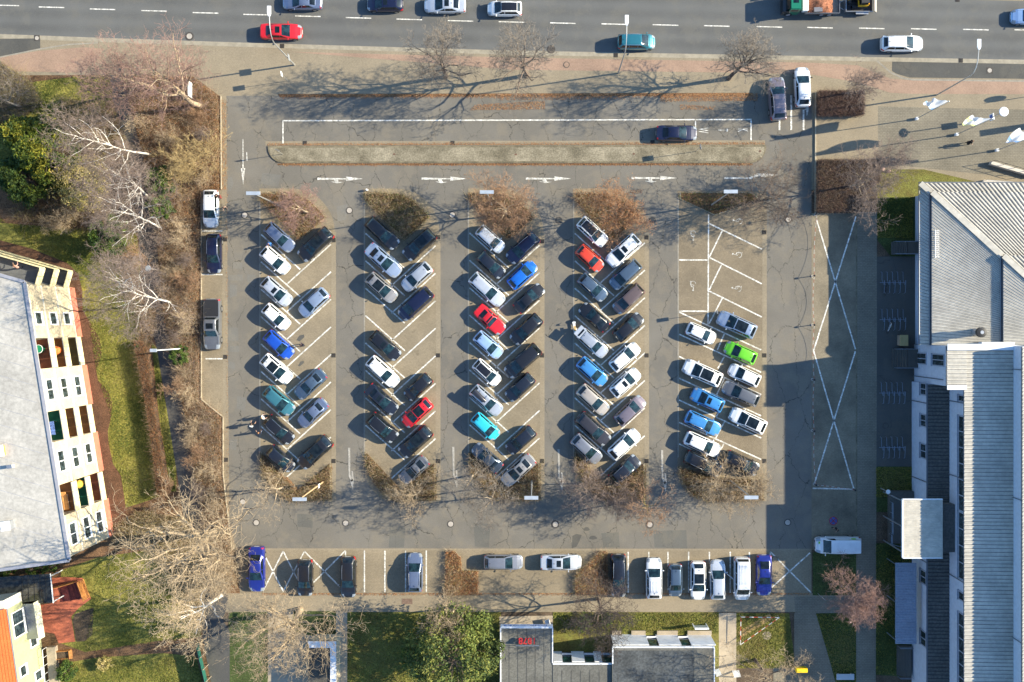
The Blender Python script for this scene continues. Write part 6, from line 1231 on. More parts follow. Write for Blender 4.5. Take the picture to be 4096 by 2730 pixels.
mb = MB(); mb.box((ca.x, (ca.y + cb.y) / 2, z - .02), (.14, ca.y - cb.y, .3)); mb.box(((ca.x + cb.x) / 2, ca.y, z), (cb.x - ca.x, .12, .3)); mb.box(((ca.x + cb.x) / 2, cb.y, z), (cb.x - ca.x, .12, .3)); mb.build('edge_trim', M_WWALL, can)
mb = MB(); mb.box(((cb.x + xB) / 2, (ca.y + cb.y) / 2 - .1, 5.9), (xB - cb.x - .01, ca.y - cb.y - 1.2, 1.2)); mb.build('link_roof', M_METALD, can)
for y in (ca.y - .4, (ca.y + cb.y) / 2, cb.y + .4): m = MB(); m.cyl((ca.x + .4, y, 0), .08, z - .05, 10); m.build('post', M_STEEL, can)
mb = MB(); mb.box(((ca.x + xA) / 2 + .4, (ca.y + cb.y) / 2, .45), (xA - ca.x - 1, ca.y - cb.y - .4, .9)); mb.build('landing', M_ASPH2, can)
def railing(pts, h, par, name='railing', z0=0., bars=0):
    m = MB(); pts = [Vector(p) for p in pts]
    for a, b in zip(pts, pts[1:]):
        for q in range(1 + bars): m.tube([a + Vector((0, 0, z0 + h * (1 - q * .3))), b + Vector((0, 0, z0 + h * (1 - q * .3)))], .028, 6)
        n = max(1, int((b - a).length / 1.1))
        for k in range(n + 1): p = a + (b - a) * k / n; m.tube([p + Vector((0, 0, z0)), p + Vector((0, 0, z0 + h))], .024, 5)
    return m.build(name, M_STEELB, par)
M_STEELB = plain('blue_grey_steel', (.24, .30, .38), .4, .5)
railing([C(3, 2, 1115, 1470, 1), C(3, 3, 1115, 190, 1)], 1.0, can, 'railing', .2, 1); railing([C(3, 3, 1108, 200, 1), C(3, 3, 1108, 285, 1), C(3, 3, 1225, 315, 1)], 1.0, can, 'railing', .2, 1)
lc = thing('bicycle_canopy', 'low blue grey ribbed canopy along the office wing', 'canopy'); z = 3.2; a, b = W(*F(3, 3, 1170, 470), z), W(*F(3, 3, 1360, 1215), z); mb = MB(); corrugate(mb, (a.x, b.y, z), (a.x, a.y, z), (b.x, a.y, z + .1), (b.x, b.y, z + .1), .30, .05, .4, 0); mb.build('roof', M_METALB, lc)
for y in (a.y - .3, (a.y + b.y) / 2, b.y + .3): m = MB(); m.cyl((a.x + .2, y, 0), .06, z, 8); m.build('post', M_STEELB, lc)
mb = MB(); mb.box((a.x + .06, (a.y + b.y) / 2, z - .06), (.1, a.y - b.y, .16)); mb.build('edge_beam', M_STEELB, lc)
def stair(name, lab, x0, x1, y0, y1, j, h, n):
    a, b = C(3, j, x0, y0), C(3, j, x1, y1); t = thing(name, lab, 'stairs'); m = MB(); w = (b.x - a.x)
    for k in range(n): m.box((a.x + w * .5 * (k + .5) / n, (a.y + b.y) / 2, h * (k + 1) / n / 2), (w * .5 / n, a.y - b.y, h * (k + 1) / n))
    m.build('steps', M_ASPH2, t); m = MB(); m.box((a.x + w * .76, (a.y + b.y) / 2, h / 2), (w * .48, a.y - b.y, h)); m.build('landing', M_ASPH2, t)
    railing([(a.x, a.y, 0), (b.x, a.y, 0)], 1.0, t, 'railing', h * .6, 1); railing([(a.x, b.y, 0), (b.x, b.y, 0)], 1.0, t, 'railing', h * .6, 1)
stair('hall_stairs', 'dark stairs with steel rails at the north end of the hall wall', 1130, 1370, 660, 772, 1, 1.0, 6)
stair('entrance_stairs', 'dark stairs with steel rails before the tall entrance block', 1140, 1350, 68, 240, 2, 1.2, 6)
stair('basement_stairs', 'dark stairs with steel rail below the low ribbed canopy', 1180, 1300, 1225, 1500, 3, .6, 4)
# ================= street furniture
M_ALU = plain('aluminium_pole', (.50, .50, .48), .45, .6); M_LAMPH = plain('lamp_head_white', (.80, .82, .84), .35); M_IRON = pm('cast_iron', (.07, .062, .055), .8, .2, 3, .3, 20); M_CONC = pm('manhole_concrete', (.40, .36, .31), .9, .1, 2, .12, 20); M_SIGNB = plain('sign_back', (.36, .38, .40), .5, .4); M_BLUES = plain('sign_face_blue', (.04, .12, .42), .4)
def street_lamp(b, lab, sign=None):
    p = W(*b); t = thing('street_lamp', lab, 'street lamp', (p.x, p.y, 0), 0, 'curved street lamps along the main road')
    m = MB(); m.tube([(0, 0, 0), (0, 0, 3), (0, 0, 9.0), (0, .15, 9.7), (0, .55, 10.3), (0, 1.2, 10.7), (0, 2.4, 10.95)], [.10, .085, .06, .055, .05, .045, .04], 10); m.build('pole', M_ALU, t, True)
    m = MB(); m.box((0, 3.0, 11.0), (.40, .85, .14)); m.prism([(-.2, 2.58), (.2, 2.58), (.09, 2.3), (-.09, 2.3)], 10.93, 11.07); m.build('lamp_head', M_LAMPH, t)
    m = MB(); m.box((0, 3.0, 10.92), (.3, .6, .03)); m.build('lens', M_LAMP, t)
    if sign: m = MB(); m.box((.14, 0, 3.2), (.03, .75, .75), R(8)); m.build('sign_plate', M_SIGNB, t)
    return t
street_lamp((1178.6, 261), 'curved street lamp reaching over the red saloon', True)
street_lamp((2472.6, 294), 'curved street lamp reaching over the teal people carrier')
street_lamp((3747, 381), 'curved street lamp behind the flags on the plaza')
for b, lab, mt in ((F(1, 1, 235, 330), 'flat headed parking lamp at the top of the leftmost block', M_ALU), (F(1, 1, 2165, 320), 'flat headed parking lamp in the reddish tree of the third block', M_ALU), (F(2, 1, 1830, 316), 'flat headed parking lamp at the top of the rightmost block', M_ALU), (F(1, 2, 618, 1290), 'parking lamp with orange lit pole at the bottom of the leftmost block', plain('orange_lit_pole', (.62, .40, .22), .5)), (F(2, 2, 182, 1278), 'flat headed parking lamp at the bottom of the third block', M_ALU), (F(2, 2, 2000, 1275), 'flat headed parking lamp at the bottom of the rightmost block', M_ALU)):  # one pole carries the orange light on it in its colour
    p = W(*b); t = thing('parking_lamp', lab, 'lamp', (p.x, p.y, 0.07), 0, 'lamps of the car park'); m = MB(); m.tube([(0, 0, 0), (0, 0, 5), (0, 0, 11.4)], [.1, .08, .055], 10); m.build('pole', mt, t, True)
    m = MB(); m.box((0, 0, 11.45), (1.5, .38, .16)); m.build('lamp_head', plain('lamp_head_grey', (.46, .50, .54), .35, .3), t); m = MB(); m.box((-.4, 0, 11.36), (.55, .28, .03)); m.box((.4, 0, 11.36), (.55, .28, .03)); m.build('lens', M_LAMP, t)
    if mt is not M_ALU: m = MB(); m.box((.16, 0, 2.9), (.03, .5, .7)); m.build('sign_plate', M_FRAME, t)
def disc_lamp(b, h, r, lab, mat, board=False):
    p = W(*b); t = thing('disc_lamp', lab, 'lamp', (p.x, p.y, .01)); m = MB(); m.tube([(0, 0, 0), (0, 0, h)], [.07, .05], 10); m.build('pole', M_ALU, t)
    m = MB(); m.tube([(0, 0, h), (0, 0, h + .05), (0, 0, h + .10)], [r * .6, r, r * .9], 24); m.build('reflector', mat, t); m = MB(); m.tube([(0, 0, h - .35), (0, 0, h - .04)], [.1, .16], 12); m.build('lantern', M_LAMP, t)
    if board: m = MB(); m.box((0, .0, 2.15), (.12, .75, .95), R(8)); m.build('info_board', M_FRAME, t); m = MB(); m.box((-.08, .0, 2.15), (.02, .5, .6), R(8)); m.build('poster', M_BLUES, t)
disc_lamp(F(3, 0, 1977, 1114), 5.0, .55, 'plaza lamp with large white disc behind the middle flag', M_LAMPH, True)
disc_lamp(F(0, 1, 1468, 915), 3.4, .36, 'path lamp with dull grey disc beside the garden path', plain('disc_grey', (.30, .33, .36), .5)); disc_lamp(F(3, 2, 1035, 1350), 2.4, .26, 'small white disc lamp in the dark bed by the hall', M_LAMPH)
p = W(*F(0, 2, 1680, 67)); t = thing('path_lamp', 'tall path lamp with box head leaning over the clipped hedge', 'lamp', (p.x, p.y, 0)); m = MB(); m.tube([(0, 0, 0), (0, 0, 4), (0, 0, 8.2)], [.09, .07, .05], 10); m.build('pole', M_LAMPH, t, True); m = MB(); m.box((-.25, 0, 8.25), (.75, .36, .14)); m.build('lamp_head', plain('lamp_head_grey', (.46, .50, .54), .35, .3), t)
def sign(b, h, lab, pw=.6, ph=.65, rz=8, face=M_FRAME, name='road_sign'):
    p = W(*b); t = thing(name, lab, 'sign', (p.x, p.y, .02)); m = MB(); m.tube([(0, 0, 0), (0, 0, h)], .03, 8); m.build('post', M_ALU, t); m = MB(); m.box((.045, 0, h - ph / 2), (.02, pw, ph), R(rz)); m.build('plate', M_SIGNB, t); m = MB(); m.box((.06, 0, h - ph / 2), (.012, pw * .92, ph * .92), R(rz)); m.build('face', face, t)
sign(F(1, 0, 295, 745), 3.5, 'road sign on the pavement just below the lamp of the red saloon', .6, .75, 8)
sign(F(1, 0, 248, 1420), 3.0, 'small blue sign at the left end of the traffic island', .5, .5, 80, M_BLUES); sign(F(2, 0, 1686, 1395), 3.5, 'white sign on the traffic island below the blue saloon', .62, .7, 8)
sign(F(2, 1, 1836, 1304), 3.5, 'thin sign post beside the silver blue sport utility', .45, .75, 8); sign(F(3, 3, 455, 750), 2.4, 'small sign at the corner of the red twigged tree bed', .5, .5, 40)
sign((3150, 870), 2.6, 'sign at the car park side of the larger hedge', .3, .3, 8); sign(F(2, 1, 2010, 1292), 0, 'x') if 0 else None
p = W(779, 372); t = thing('notice_board', 'white notice board in the leafy bed beside the thick trunked tree', 'board', (p.x, p.y, 0)); m = MB(); m.box((0, 0, 1.6), (.08, 1.8, 1.2)); m.build('board', M_FRAME, t)
for s in (-.8, .8): m = MB(); m.cyl((-.06, s, 0), .04, 2.0, 8); m.build('post', M_ALU, t)
m = MB(); [m.box((.05, -.5 + .2 * k, 1.7), (.01, .05, .5)) for k in range(6)]; m.build('faded_print', plain('print_grey', (.45, .47, .52), .6), t)
# flags
def flag(b, lab, tint, seed, wdt=1.65, hgt=4.1):
    p = W(*b); t = thing('flag_pole', lab, 'flag', (p.x, p.y, .02), 0, 'flags on the plaza'); m = MB(); m.tube([(0, 0, 0), (0, 0, 9.1)], [.06, .035], 10); m.ball((0, 0, 9.15), .09, 8); m.build('pole', M_ALU, t)
    m = MB(); m.box((0, 0, .25), (.3, .3, .5)); m.build('base', M_LAMPH, t)
    rows = []
    for i in range(13):
        v_ = i / 12; r = []
        for j in range(13):
            q = j / 12; a = R(153) + .5 * math.sin(v_ * 5 + seed) * q; w = wdt * (1 - .25 * v_ * q)
            r.append((math.cos(a) * w * q + .10 * math.sin(q * 7 + v_ * 4 + seed), math.sin(a) * w * q + .16 * math.sin(q * 9 + v_ * 3 + seed) * q, 9.0 - hgt * v_ - .55 * q - .15 * q * math.sin(v_ * 6 + seed)))
        rows.append(r)
    m = MB(); m.grid(rows); o = m.build('flag_cloth', tint, t, True)
def flagm(name, c2):
    mm, t, b = nt(name); g = t.nodes.new('ShaderNodeTexCoord').outputs['Object']; sp = t.nodes.new('ShaderNodeSeparateXYZ'); t.links.new(g, sp.inputs[0])
    low = math_n(t, 'LESS_THAN', sp.outputs[2], 5.75); band = math_n(t, 'GREATER_THAN', noise(t, g, 1.6, 2, .5, .4, .6), .35)
    st = math_n(t, 'GREATER_THAN', math_n(t, 'SINE', math_n(t, 'MULTIPLY', sp.outputs[0], 9.0)), .8)
    c = mixc(t, math_n(t, 'MULTIPLY', low, band), (.80, .80, .82), c2); c = mixc(t, math_n(t, 'MULTIPLY', st, .5), c, (.55, .60, .72)); t.links.new(c, b.inputs['Base Color']); b.inputs['Roughness'].default_value = .7
    tr_ = t.nodes.new('ShaderNodeBsdfTranslucent'); t.links.new(c, tr_.inputs[0]); mx = t.nodes.new('ShaderNodeMixShader'); mx.inputs[0].default_value = .5; t.links.new(b.outputs[0], mx.inputs[1]); t.links.new(tr_.outputs[0], mx.inputs[2]); t.links.new(mx.outputs[0], t.nodes['Material Output'].inputs[0]); return mm
flag(F(3, 0, 1358, 1096), 'white flag with pale blue lower edge, nearest the hedge', flagm('flag_blue', (.30, .52, .80)), .4); flag(F(3, 0, 1722, 1242), 'white flag with greenish lower edge, in front of the disc lamp', flagm('flag_green', (.66, .72, .34)), 1.7, 1.5); flag(F(3, 0, 2092, 1386), 'white flag with blue patches, nearest the ramp rail', flagm('flag_blue_two', (.28, .46, .80)), 3.1, 1.5)
p = W(4301, 478); t = thing('sign_pylon', 'tall sign slab beyond the right edge, casting a bar of shadow', 'pylon', (p.x, p.y, 0), R(8)); m = MB(); m.box((0, 0, 3.0), (.25, .75, 6.0)); m.build('slab', M_FRAME, t); m = MB(); m.box((0, 0, .1), (.6, 1.1, .2)); m.build('plinth', M_CONC, t)
p = C(3, 0, 2520, 870); t = thing('oval_sign', 'oval sign beyond the right edge, casting a rounded shadow', 'sign', (p.x, p.y, 0)); m = MB(); m.tube([(0, 0, 0), (0, 0, 3.7)], .04, 8); m.build('post', M_ALU, t); m = MB(); m.tube([(-.02, 0, 0), (.02, 0, 0)], [.36, .36], 20); o = m.build('plate', M_FRAME, t); o.scale = (1, 1, 2.0); o.location = (0, .3, 3.0)
# ramp rail on the plaza
a, b = W(3955, 655), W(4130, 706); d = b - a; t = thing('ramp_rail', 'long pale ramp edge with posts and rail beside the flags', 'railing'); m = MB(); m.box(((a.x + b.x) / 2, (a.y + b.y) / 2, .35), (d.length, .38, .7), math.atan2(d.y, d.x)); m.build('ramp_wall', plain('pale_plank', (.56, .50, .42), .8), t)
m = MB()
for k in range(5): p = a + d * k / 4; m.tube([p + Vector((0, .1, .68)), p + Vector((0, .1, 1.7))], .03, 6)
m.tube([a + Vector((0, .1, 1.7)), b + Vector((0, .1, 1.7))], .03, 6); m.build('rail', M_TRIM, t)
a, b = W(3928, 727), W(4040, 735); d = b - a; t = thing('ramp_rail', 'short low ramp edge at the hall roof corner', 'railing'); m = MB(); m.box(((a.x + b.x) / 2, (a.y + b.y) / 2, .2), (d.length, .3, .4), math.atan2(d.y, d.x)); m.build('ramp_wall', plain('pale_plank', (.56, .50, .42), .8), t); m = MB(); m.tube([a + Vector((0, 0, .4)), a + Vector((0, 0, 1.2)), b + Vector((0, 0, 1.2)), b + Vector((0, 0, .4))], .025, 6); m.build('rail', M_ALU, t)
for q, r, lab in ((F(3, 0, 1040, 1556), .38, 'larger pinkish boulder by the big hedge'), (F(3, 1, 1105, 8), .28, 'smaller pinkish boulder by the big hedge')):
    rg = random.Random(int(r * 100)); p = W(*q); m = MB(); m.ball((0, 0, r * .4), r, 12, 0, (1, .8, .6)); me = m.mesh('boulder', True)
    for v in me.vertices: v.co *= 1 + rg.uniform(-.08, .08)
    o = obj('boulder', me, pm('pink_stone', (.46, .30, .25), .9, .15, 2, .2, 9), None, (p.x, p.y, 0)); tag(o, lab, 'boulder')
# covers and drains
def cover(q, lab, r=.31, ring=.42, inner=M_CONC, square=False, z=.024):
    p = W(*q); t = thing('manhole_cover', lab, 'manhole cover', (p.x, p.y, z), 0, 'manhole covers')
    m = MB()
    if square: m.box((0, 0, .002), (ring * 2, ring * 2, .006))
    else: m.tube([(0, 0, -.02), (0, 0, .006)], [ring, ring], 24)
    m.build('frame', M_IRON, t); m = MB(); m.tube([(0, 0, 0), (0, 0, .012)], [r, r], 24); m.build('lid', inner, t)
for q, lab, kw in ((F(0, 0, 340, 352), 'pale manhole cover in a square frame at the left layby', dict(square=True, ring=.34, r=.24)), (F(0, 0, 1740, 335), 'large cobble ringed manhole on the road behind the red saloon', dict(r=.33, ring=.52)), (F(2, 0, 360, 455), 'ringed manhole on the road edge beside a street tree', dict(r=.4, ring=.5, inner=M_IRON)), (F(2, 0, 500, 597), 'round manhole ring on the pink cycle path', dict(r=.3, ring=.38, inner=M_PINK)), (F(3, 0, 2035, 650), 'pale manhole cover in a square frame in the right layby', dict(square=True, ring=.38, r=.26)),
    (F(0, 1, 2247, 410), 'pale manhole cover beside the person in a tan coat', {}), (F(1, 1, 858, 367), 'pale manhole cover between the first two top beds', {}), (F(1, 1, 1803, 408), 'pale manhole cover between the second and third top beds', {}), (F(2, 1, 430, 457), 'shaded manhole cover between the third and fourth top beds', dict(inner=M_ASPH2)), (F(2, 1, 1290, 457), 'shaded manhole ring between the fourth and fifth top beds', dict(inner=M_ASPH2)), (F(3, 1, 188, 448), 'cobble ringed manhole at the right lane under the dark tree', dict(ring=.46)),
    (F(0, 2, 2230, 1475), 'pale manhole cover at the lower left corner lane', {}), (F(1, 3, 3, 102), 'pale manhole cover beside the plane tree twigs', {}), (F(1, 3, 824, 106), 'pale manhole cover in the south lane below the second block', {}), (F(1, 3, 1788, 115), 'pale manhole cover in the south lane below the third block', {}), (F(2, 3, 398, 118), 'pale manhole cover in the south lane above the silver saloon', dict(ring=.48)), (F(2, 3, 1265, 120), 'pale manhole cover in the south lane above the ribbed roof car', dict(ring=.48)), (F(3, 3, 180, 100), 'shaded pale manhole cover near the delivery van', {}), (F(3, 3, 62, 438), 'manhole ring on the crossed out bay at the right', dict(r=.3, ring=.37, inner=M_PAVE)), (F(3, 2, 1080, 775), 'manhole ring between the cycle racks', dict(r=.28, ring=.36, inner=M_ASPH2))): cover(q, lab, **kw)
for q, lab in ((F(1, 0, 1270, 1420), 'oval iron cap on the left part of the traffic island'), (F(2, 0, 35, 1422), 'oval iron cap left of the pale island patch'), (F(2, 0, 1117, 1417), 'oval iron cap on the island below the blue saloon'), (F(2, 0, 2275, 1392), 'oval iron cap at the right end of the island')):
    p = W(*q); m = MB(); m.tube([(0, 0, .12), (0, 0, .14)], [.16, .16], 16); o = m.build('valve_cap', pm('rust_iron', (.14, .08, .055), .8, .2, 3, .3, 20), None, False, (p.x, p.y, 0)); o.scale = (1.1, .7, 1); tag(o, lab, 'valve cap', 'valve caps in the island')
def drain(q, lab, z=.02, w=.5, d=.5):
    p = W(*q); t = thing('drain_grate', lab, 'drain', (p.x, p.y, z), 0, 'drain grates'); m = MB(); m.box((0, 0, .002), (w, d, .006)); m.build('frame', plain('drain_dark', (.012, .012, .012), .9), t); m = MB()
    for k in range(5): m.box(((k - 2) * w / 5.6, 0, .010), (w / 12, d * .9, .012))
    m.build('grating', M_IRON, t)
bl = ('leftmost', 'second', 'third', 'fourth', 'rightmost')
for k in range(5):
    x = COLX[k] + COLW[k] - 10
    for y, wd in (((683 + 640 / 2.296, 683 + 612 / 2.296, 683 + 650 / 2.296, 683 + 615 / 2.296, 683 + 568 / 2.296)[k], 'upper'), (1366 + 130 / 2.296, 'middle'), (1366 + 1100 / 2.296, 'lower')): drain((x, y), f'{wd} drain grate on the right border of the {bl[k]} block')
for q, lab in ((F(1, 0, 240, 425), 'gutter grate beside the red saloon'), (F(2, 0, 953, 510), 'gutter grate below the teal people carrier'), (F(3, 0, 1770, 558), 'gutter grate at the right layby'), (F(3, 0, 1740, 0), 'gutter grate at the far road edge'), (F(1, 0, 448, 1316), 'left drain grate along the traffic island'), (F(1, 0, 1805, 1316), 'middle drain grate along the traffic island'), (F(2, 0, 1290, 1310), 'drain grate along the island behind the blue saloon'), (F(0, 1, 2066, 632), 'west kerb grate beside the navy estate'), (F(0, 2, 2070, 143), 'west kerb grate at the empty stall line'), (F(0, 2, 2075, 1088), 'lowest west kerb grate')): drain(q, lab)
p = C(1, 3, 1388, 825, .015); m = MB(); m.box((0, 0, .004), (1.26, .66, .014)); tag(m.build('access_cover', pm('brown_cover', (.17, .115, .085), .8, .15, 2, .2, 12), None, False, (p.x, p.y, .012)), 'rusty rectangular access cover on the south walk', 'access cover')
# bollards and red white chains
M_CHR, M_CHW = plain('chain_red', (.50, .05, .03), .6), plain('chain_white', (.78, .76, .72), .6)
BO = [(3, 1, 430, 405, 'topmost, at the hedge corner'), (3, 1, 405, 970, 'second from the hedge'), (3, 1, 405, 1418, 'third from the hedge'), (3, 2, 405, 350, 'at the upper edge of the hall shadow'), (3, 2, 405, 820, 'level with the cycle racks'), (3, 2, 422, 1310, 'at the lower left corner of the crossed lane'), (3, 2, 778, 1356, 'at the lower right corner of the crossed lane')]
for i, j, x, y, lab in BO:
    p = C(i, j, x, y); t = thing('chain_bollard', 'dark ball topped chain bollard ' + lab, 'bollard', (p.x, p.y, .01), 0, 'bollards of the loading lane'); m = MB(); m.cyl((0, 0, 0), .05, .95, 10); m.build('post', M_TRIM, t); m = MB(); m.ball((0, 0, 1.0), .13, 12); m.build('ball', M_TRIM, t, True); m = MB(); m.cyl((0, 0, 0), .16, .06, 14); m.build('foot', M_CONC, t)
for (A1, B1) in zip(BO, BO[1:]):
    a, b = C(*A1[:4]), C(*B1[:4]); a.z = b.z = .92; n = 28; P = [a + (b - a) * k / n - Vector((0, 0, .55 * (1 - (2 * k / n - 1) ** 2))) for k in range(n + 1)]; m = MB()
    for k in range(n): m.cur = (k // 2) % 2; m.tube([P[k], P[k + 1]], .015, 5)
    o = m.build('plastic_chain', [M_CHW, M_CHR]); tag(o, f'red white chain strung from the bollard {A1[4]}', 'chain', 'chains of the loading lane')
# cycle racks
for j, x, y, lab in ((1, 1140, 1030, 'uppermost cycle rack, nearest the basement window'), (1, 1140, 1370, 'cycle rack with a white bicycle'), (2, 1135, 475, 'cycle rack just below the entrance stairs'), (2, 1135, 975, 'lowest cycle rack before the dark bed')):
    p = C(3, j, x, y); t = thing('cycle_rack', lab, 'cycle rack', (p.x, p.y, .01), 0, 'cycle racks by the hall')
    for k in range(5):
        m = MB(); xx = (k - 2) * .63; m.tube([(xx - .13, 1.3, 0), (xx - .13, 1.25, .45), (xx - .13, .3, .5), (xx - .05, -.25, .75), (xx + .05, -.25, .75), (xx + .05, .25, .7), (xx + .14, .2, .7), (xx + .14, -1.2, .45), (xx + .14, -1.3, 0)], .022, 6); m.build('loop', M_STEELB, t)
    m = MB(); m.tube([(-1.5, 0, .04), (1.5, 0, .04)], .03, 6); m.build('ground_rail', M_STEELB, t)
def bicycle(q, rz, lab, col, z=.02):
    p = W(*q); t = thing('bicycle', lab, 'bicycle', (p.x, p.y, z), rz)
    for x in (-.52, .52):
        m = MB(); m.tube([(x + .33 * math.cos(a), 0, .34 + .33 * math.sin(a)) for a in np.linspace(0, 2 * math.pi, 21)], .02, 5, False); w = m.build('wheel', M_TYRE, t); m = MB(); m.tube([(x, -.04, .34), (x, .04, .34)], .04, 8); m.build('hub', M_STEEL, w)
    m = MB()
    for a, b in (((.52, .34), (.38, .92)), ((-.52, .34), (-.12, .32)), ((-.52, .34), (-.18, .78)), ((-.12, .32), (-.20, .84)), ((-.12, .32), (.40, .80)), ((-.18, .78), (.39, .88))): m.tube([(a[0], 0, a[1]), (b[0], 0, b[1])], .022, 6)
    m.build('frame', col, t); m = MB(); m.tube([(.36, -.28, .98), (.38, 0, .96), (.36, .28, .98)], .015, 6); m.build('handlebar', M_TRIM, t); m = MB(); m.ball((-.22, 0, .9), .12, 8, 0, (1.2, .6, .4)); m.build('saddle', M_TRIM, t)
bicycle(F(3, 1, 1102, 1435), R(75), 'white bicycle leaning in the second cycle rack', M_FRAME); bicycle(F(3, 1, 1066, 1085), R(88), 'dark bicycle standing in the uppermost cycle rack', M_TRIM)
bicycle((116, 1052), R(-18), 'dark bicycle behind the lowest north balcony, left of two', M_TRIM); bicycle((190, 1076), R(-18), 'bicycle with bright seat behind the lowest north balcony, right of two', M_FRAME)
p = W(3604, 1362); t = thing('wooden_bin', 'yellowish wooden bin box by the entrance stairs', 'bin', (p.x, p.y, .01)); m = MB(); m.box((0, 0, .5), (.9, 1.2, 1.0)); m.build('body', M_WOOD, t); m = MB(); m.box((-.03, 0, 1.03), (1.0, 1.3, .07), 0, None, ('Y', .06)); m.build('lid', plain('lid_ochre', (.42, .32, .14), .8), t)
p = C(3, 3, 285, 1425); t = thing('yellow_letter_box', 'bright yellow letter box on dark legs under the bare tree', 'letter box', (p.x, p.y, .01)); m = MB(); m.box((0, 0, .95), (1.35, .5, .7)); m.box((0, 0, 1.32), (1.25, .42, .06)); m.build('box', plain('post_yellow', (.85, .58, .01), .4), t)
for s in (-.5, .5): m = MB(); m.box((s, 0, .3), (.1, .35, .6)); m.build('leg', M_TRIM, t)
m = MB(); m.box((0, .256, 1.1), (.9, .012, .06)); m.build('slot', M_TRIM, t)
p = C(2, 3, 1718, 1030); t = thing('display_case', 'white framed display board standing in the south lawn', 'board', (p.x, p.y, 0)); m = MB(); m.box((0, 0, 1.3), (1.5, .1, 1.1)); m.build('panel', plain('panel_grey', (.30, .34, .33), .4), t)
for s in (-.8, .8): m = MB(); m.box((s, 0, 1.0), (.09, .12, 2.0)); m.build('post', M_FRAME, t)
m = MB(); m.box((0, 0, 1.9), (1.6, .22, .08)); m.build('top_rail', M_FRAME, t)
t = thing('barrier_tape', 'red and white barrier tape round the dug strip', 'barrier tape'); Q = [F(2, 3, 2090, 950), F(3, 3, 88, 955), F(2, 3, 2085, 1203)]; P3 = [W(*q) for q in Q]
for a, b in zip(P3, P3[1:] + P3[:1]):
    m = MB(); n = int((b - a).length / .5)
    for k in range(n): m.cur = k % 2; m.tube([a + (b - a) * k / n + Vector((0, 0, .8)), a + (b - a) * (k + 1) / n + Vector((0, 0, .8))], .04, 4)
    m.build('tape', [M_CHW, M_CHR], t)
for a in P3: m = MB(); m.cyl((a.x, a.y, 0), .03, .95, 6); m.build('stake', M_ALU, t)
p = C(2, 3, 1888, 1478); t = thing('folding_sign', 'white folding sign beside the restaurant side wall', 'sign', (p.x, p.y, .01), .4); 
for s in (-1, 1): m = MB(); m.box((0, s * .22, .5), (.65, .03, 1.05), 0, None, ('X', s * .38)); m.build('leaf', M_FRAME, t)
p = C(2, 3, 2055, 1490); t = thing('folding_sign', 'white folding sign on the slab path under the bare tree', 'sign', (p.x, p.y, .01), .1)
for s in (-1, 1): m = MB(); m.box((0, s * .22, .5), (.8, .03, 1.05), 0, None, ('X', s * .38)); m.build('leaf', M_FRAME, t)
a, b = C(3, 3, 615, 1472), C(3, 3, 830, 1472); t = thing('concrete_bench', 'pale concrete block bench by the dark lawn wedge', 'bench', ((a.x + b.x) / 2, a.y - .35, 0)); m = MB(); m.box((-.3, -.1, .44), (2.1, .7, .08)); m.build('seat', plain('pale_blue_slab', (.42, .44, .46), .8), t)
for s in (-1.1, .5): m = MB(); m.box((s, -.1, .2), (.2, .6, .4)); m.build('support', M_CONC, t)
t = thing('terrace_chair', 'white chair on the restaurant terrace', 'chair', tuple(C(2, 3, 325, 1005, .012)), .3); m = MB(); m.box((0, 0, .45), (.55, .55, .05)); m.build('seat', M_FRAME, t); m = MB(); m.box((.28, 0, .75), (.05, .55, .6)); m.build('backrest', M_FRAME, t)
for sx in (-.22, .22):
    for sy in (-.22, .22): m = MB(); m.cyl((sx, sy, 0), .02, .43, 6); m.build('leg', M_FRAME, t)
for q, lab in (((1470, 762), 'small white lamp stub in the low shrub bed'), ): p = W(*q); m = MB(); m.cyl((0, 0, .07), .12, .5, 12); tag(m.build('ground_light', M_LAMPH, None, False, (p.x, p.y, 0)), lab, 'ground light')
# scooter beside the silver estate
p = W(2297, 1306); t = thing('motor_scooter', 'white motor scooter with tan seat beside the silver estate car', 'scooter', (p.x, p.y, .02), R(98)); m = MB()
m.grid([[(x, y * w, z) for y in (-1, -.5, 0, .5, 1)] for x, w, z in ((.62, .05, .75), (.52, .2, 1.0), (.34, .24, .98), (.28, .2, .4))], 0); m.grid([[(x, y * w, z - .12 * abs(y)) for y in (-1, -.5, 0, .5, 1)] for x, w, z in ((-.15, .16, .6), (-.4, .2, .66), (-.68, .12, .62))], 0); m.box((.1, 0, .3), (.55, .3, .08)); m.box((-.42, 0, .45), (.55, .32, .3)); m.build('body', PAINT['white'], t, True)
m = MB(); m.box((-.28, 0, .78), (.62, .27, .1)); m.build('seat', plain('seat_tan', (.48, .32, .12), .7), t); m = MB(); m.box((-.72, 0, .85), (.28, .36, .25)); m.build('top_case', PAINT['white'], t)
for x in (.58, -.55): m = MB(); m.tube([(x, -.05, .24), (x, .05, .24)], [.24, .24], 16); m.build('wheel', M_TYRE, t)
m = MB(); m.tube([(.38, -.34, 1.05), (.42, 0, 1.0), (.38, .34, 1.05)], .02, 6); m.build('handlebar', M_TRIM, t)
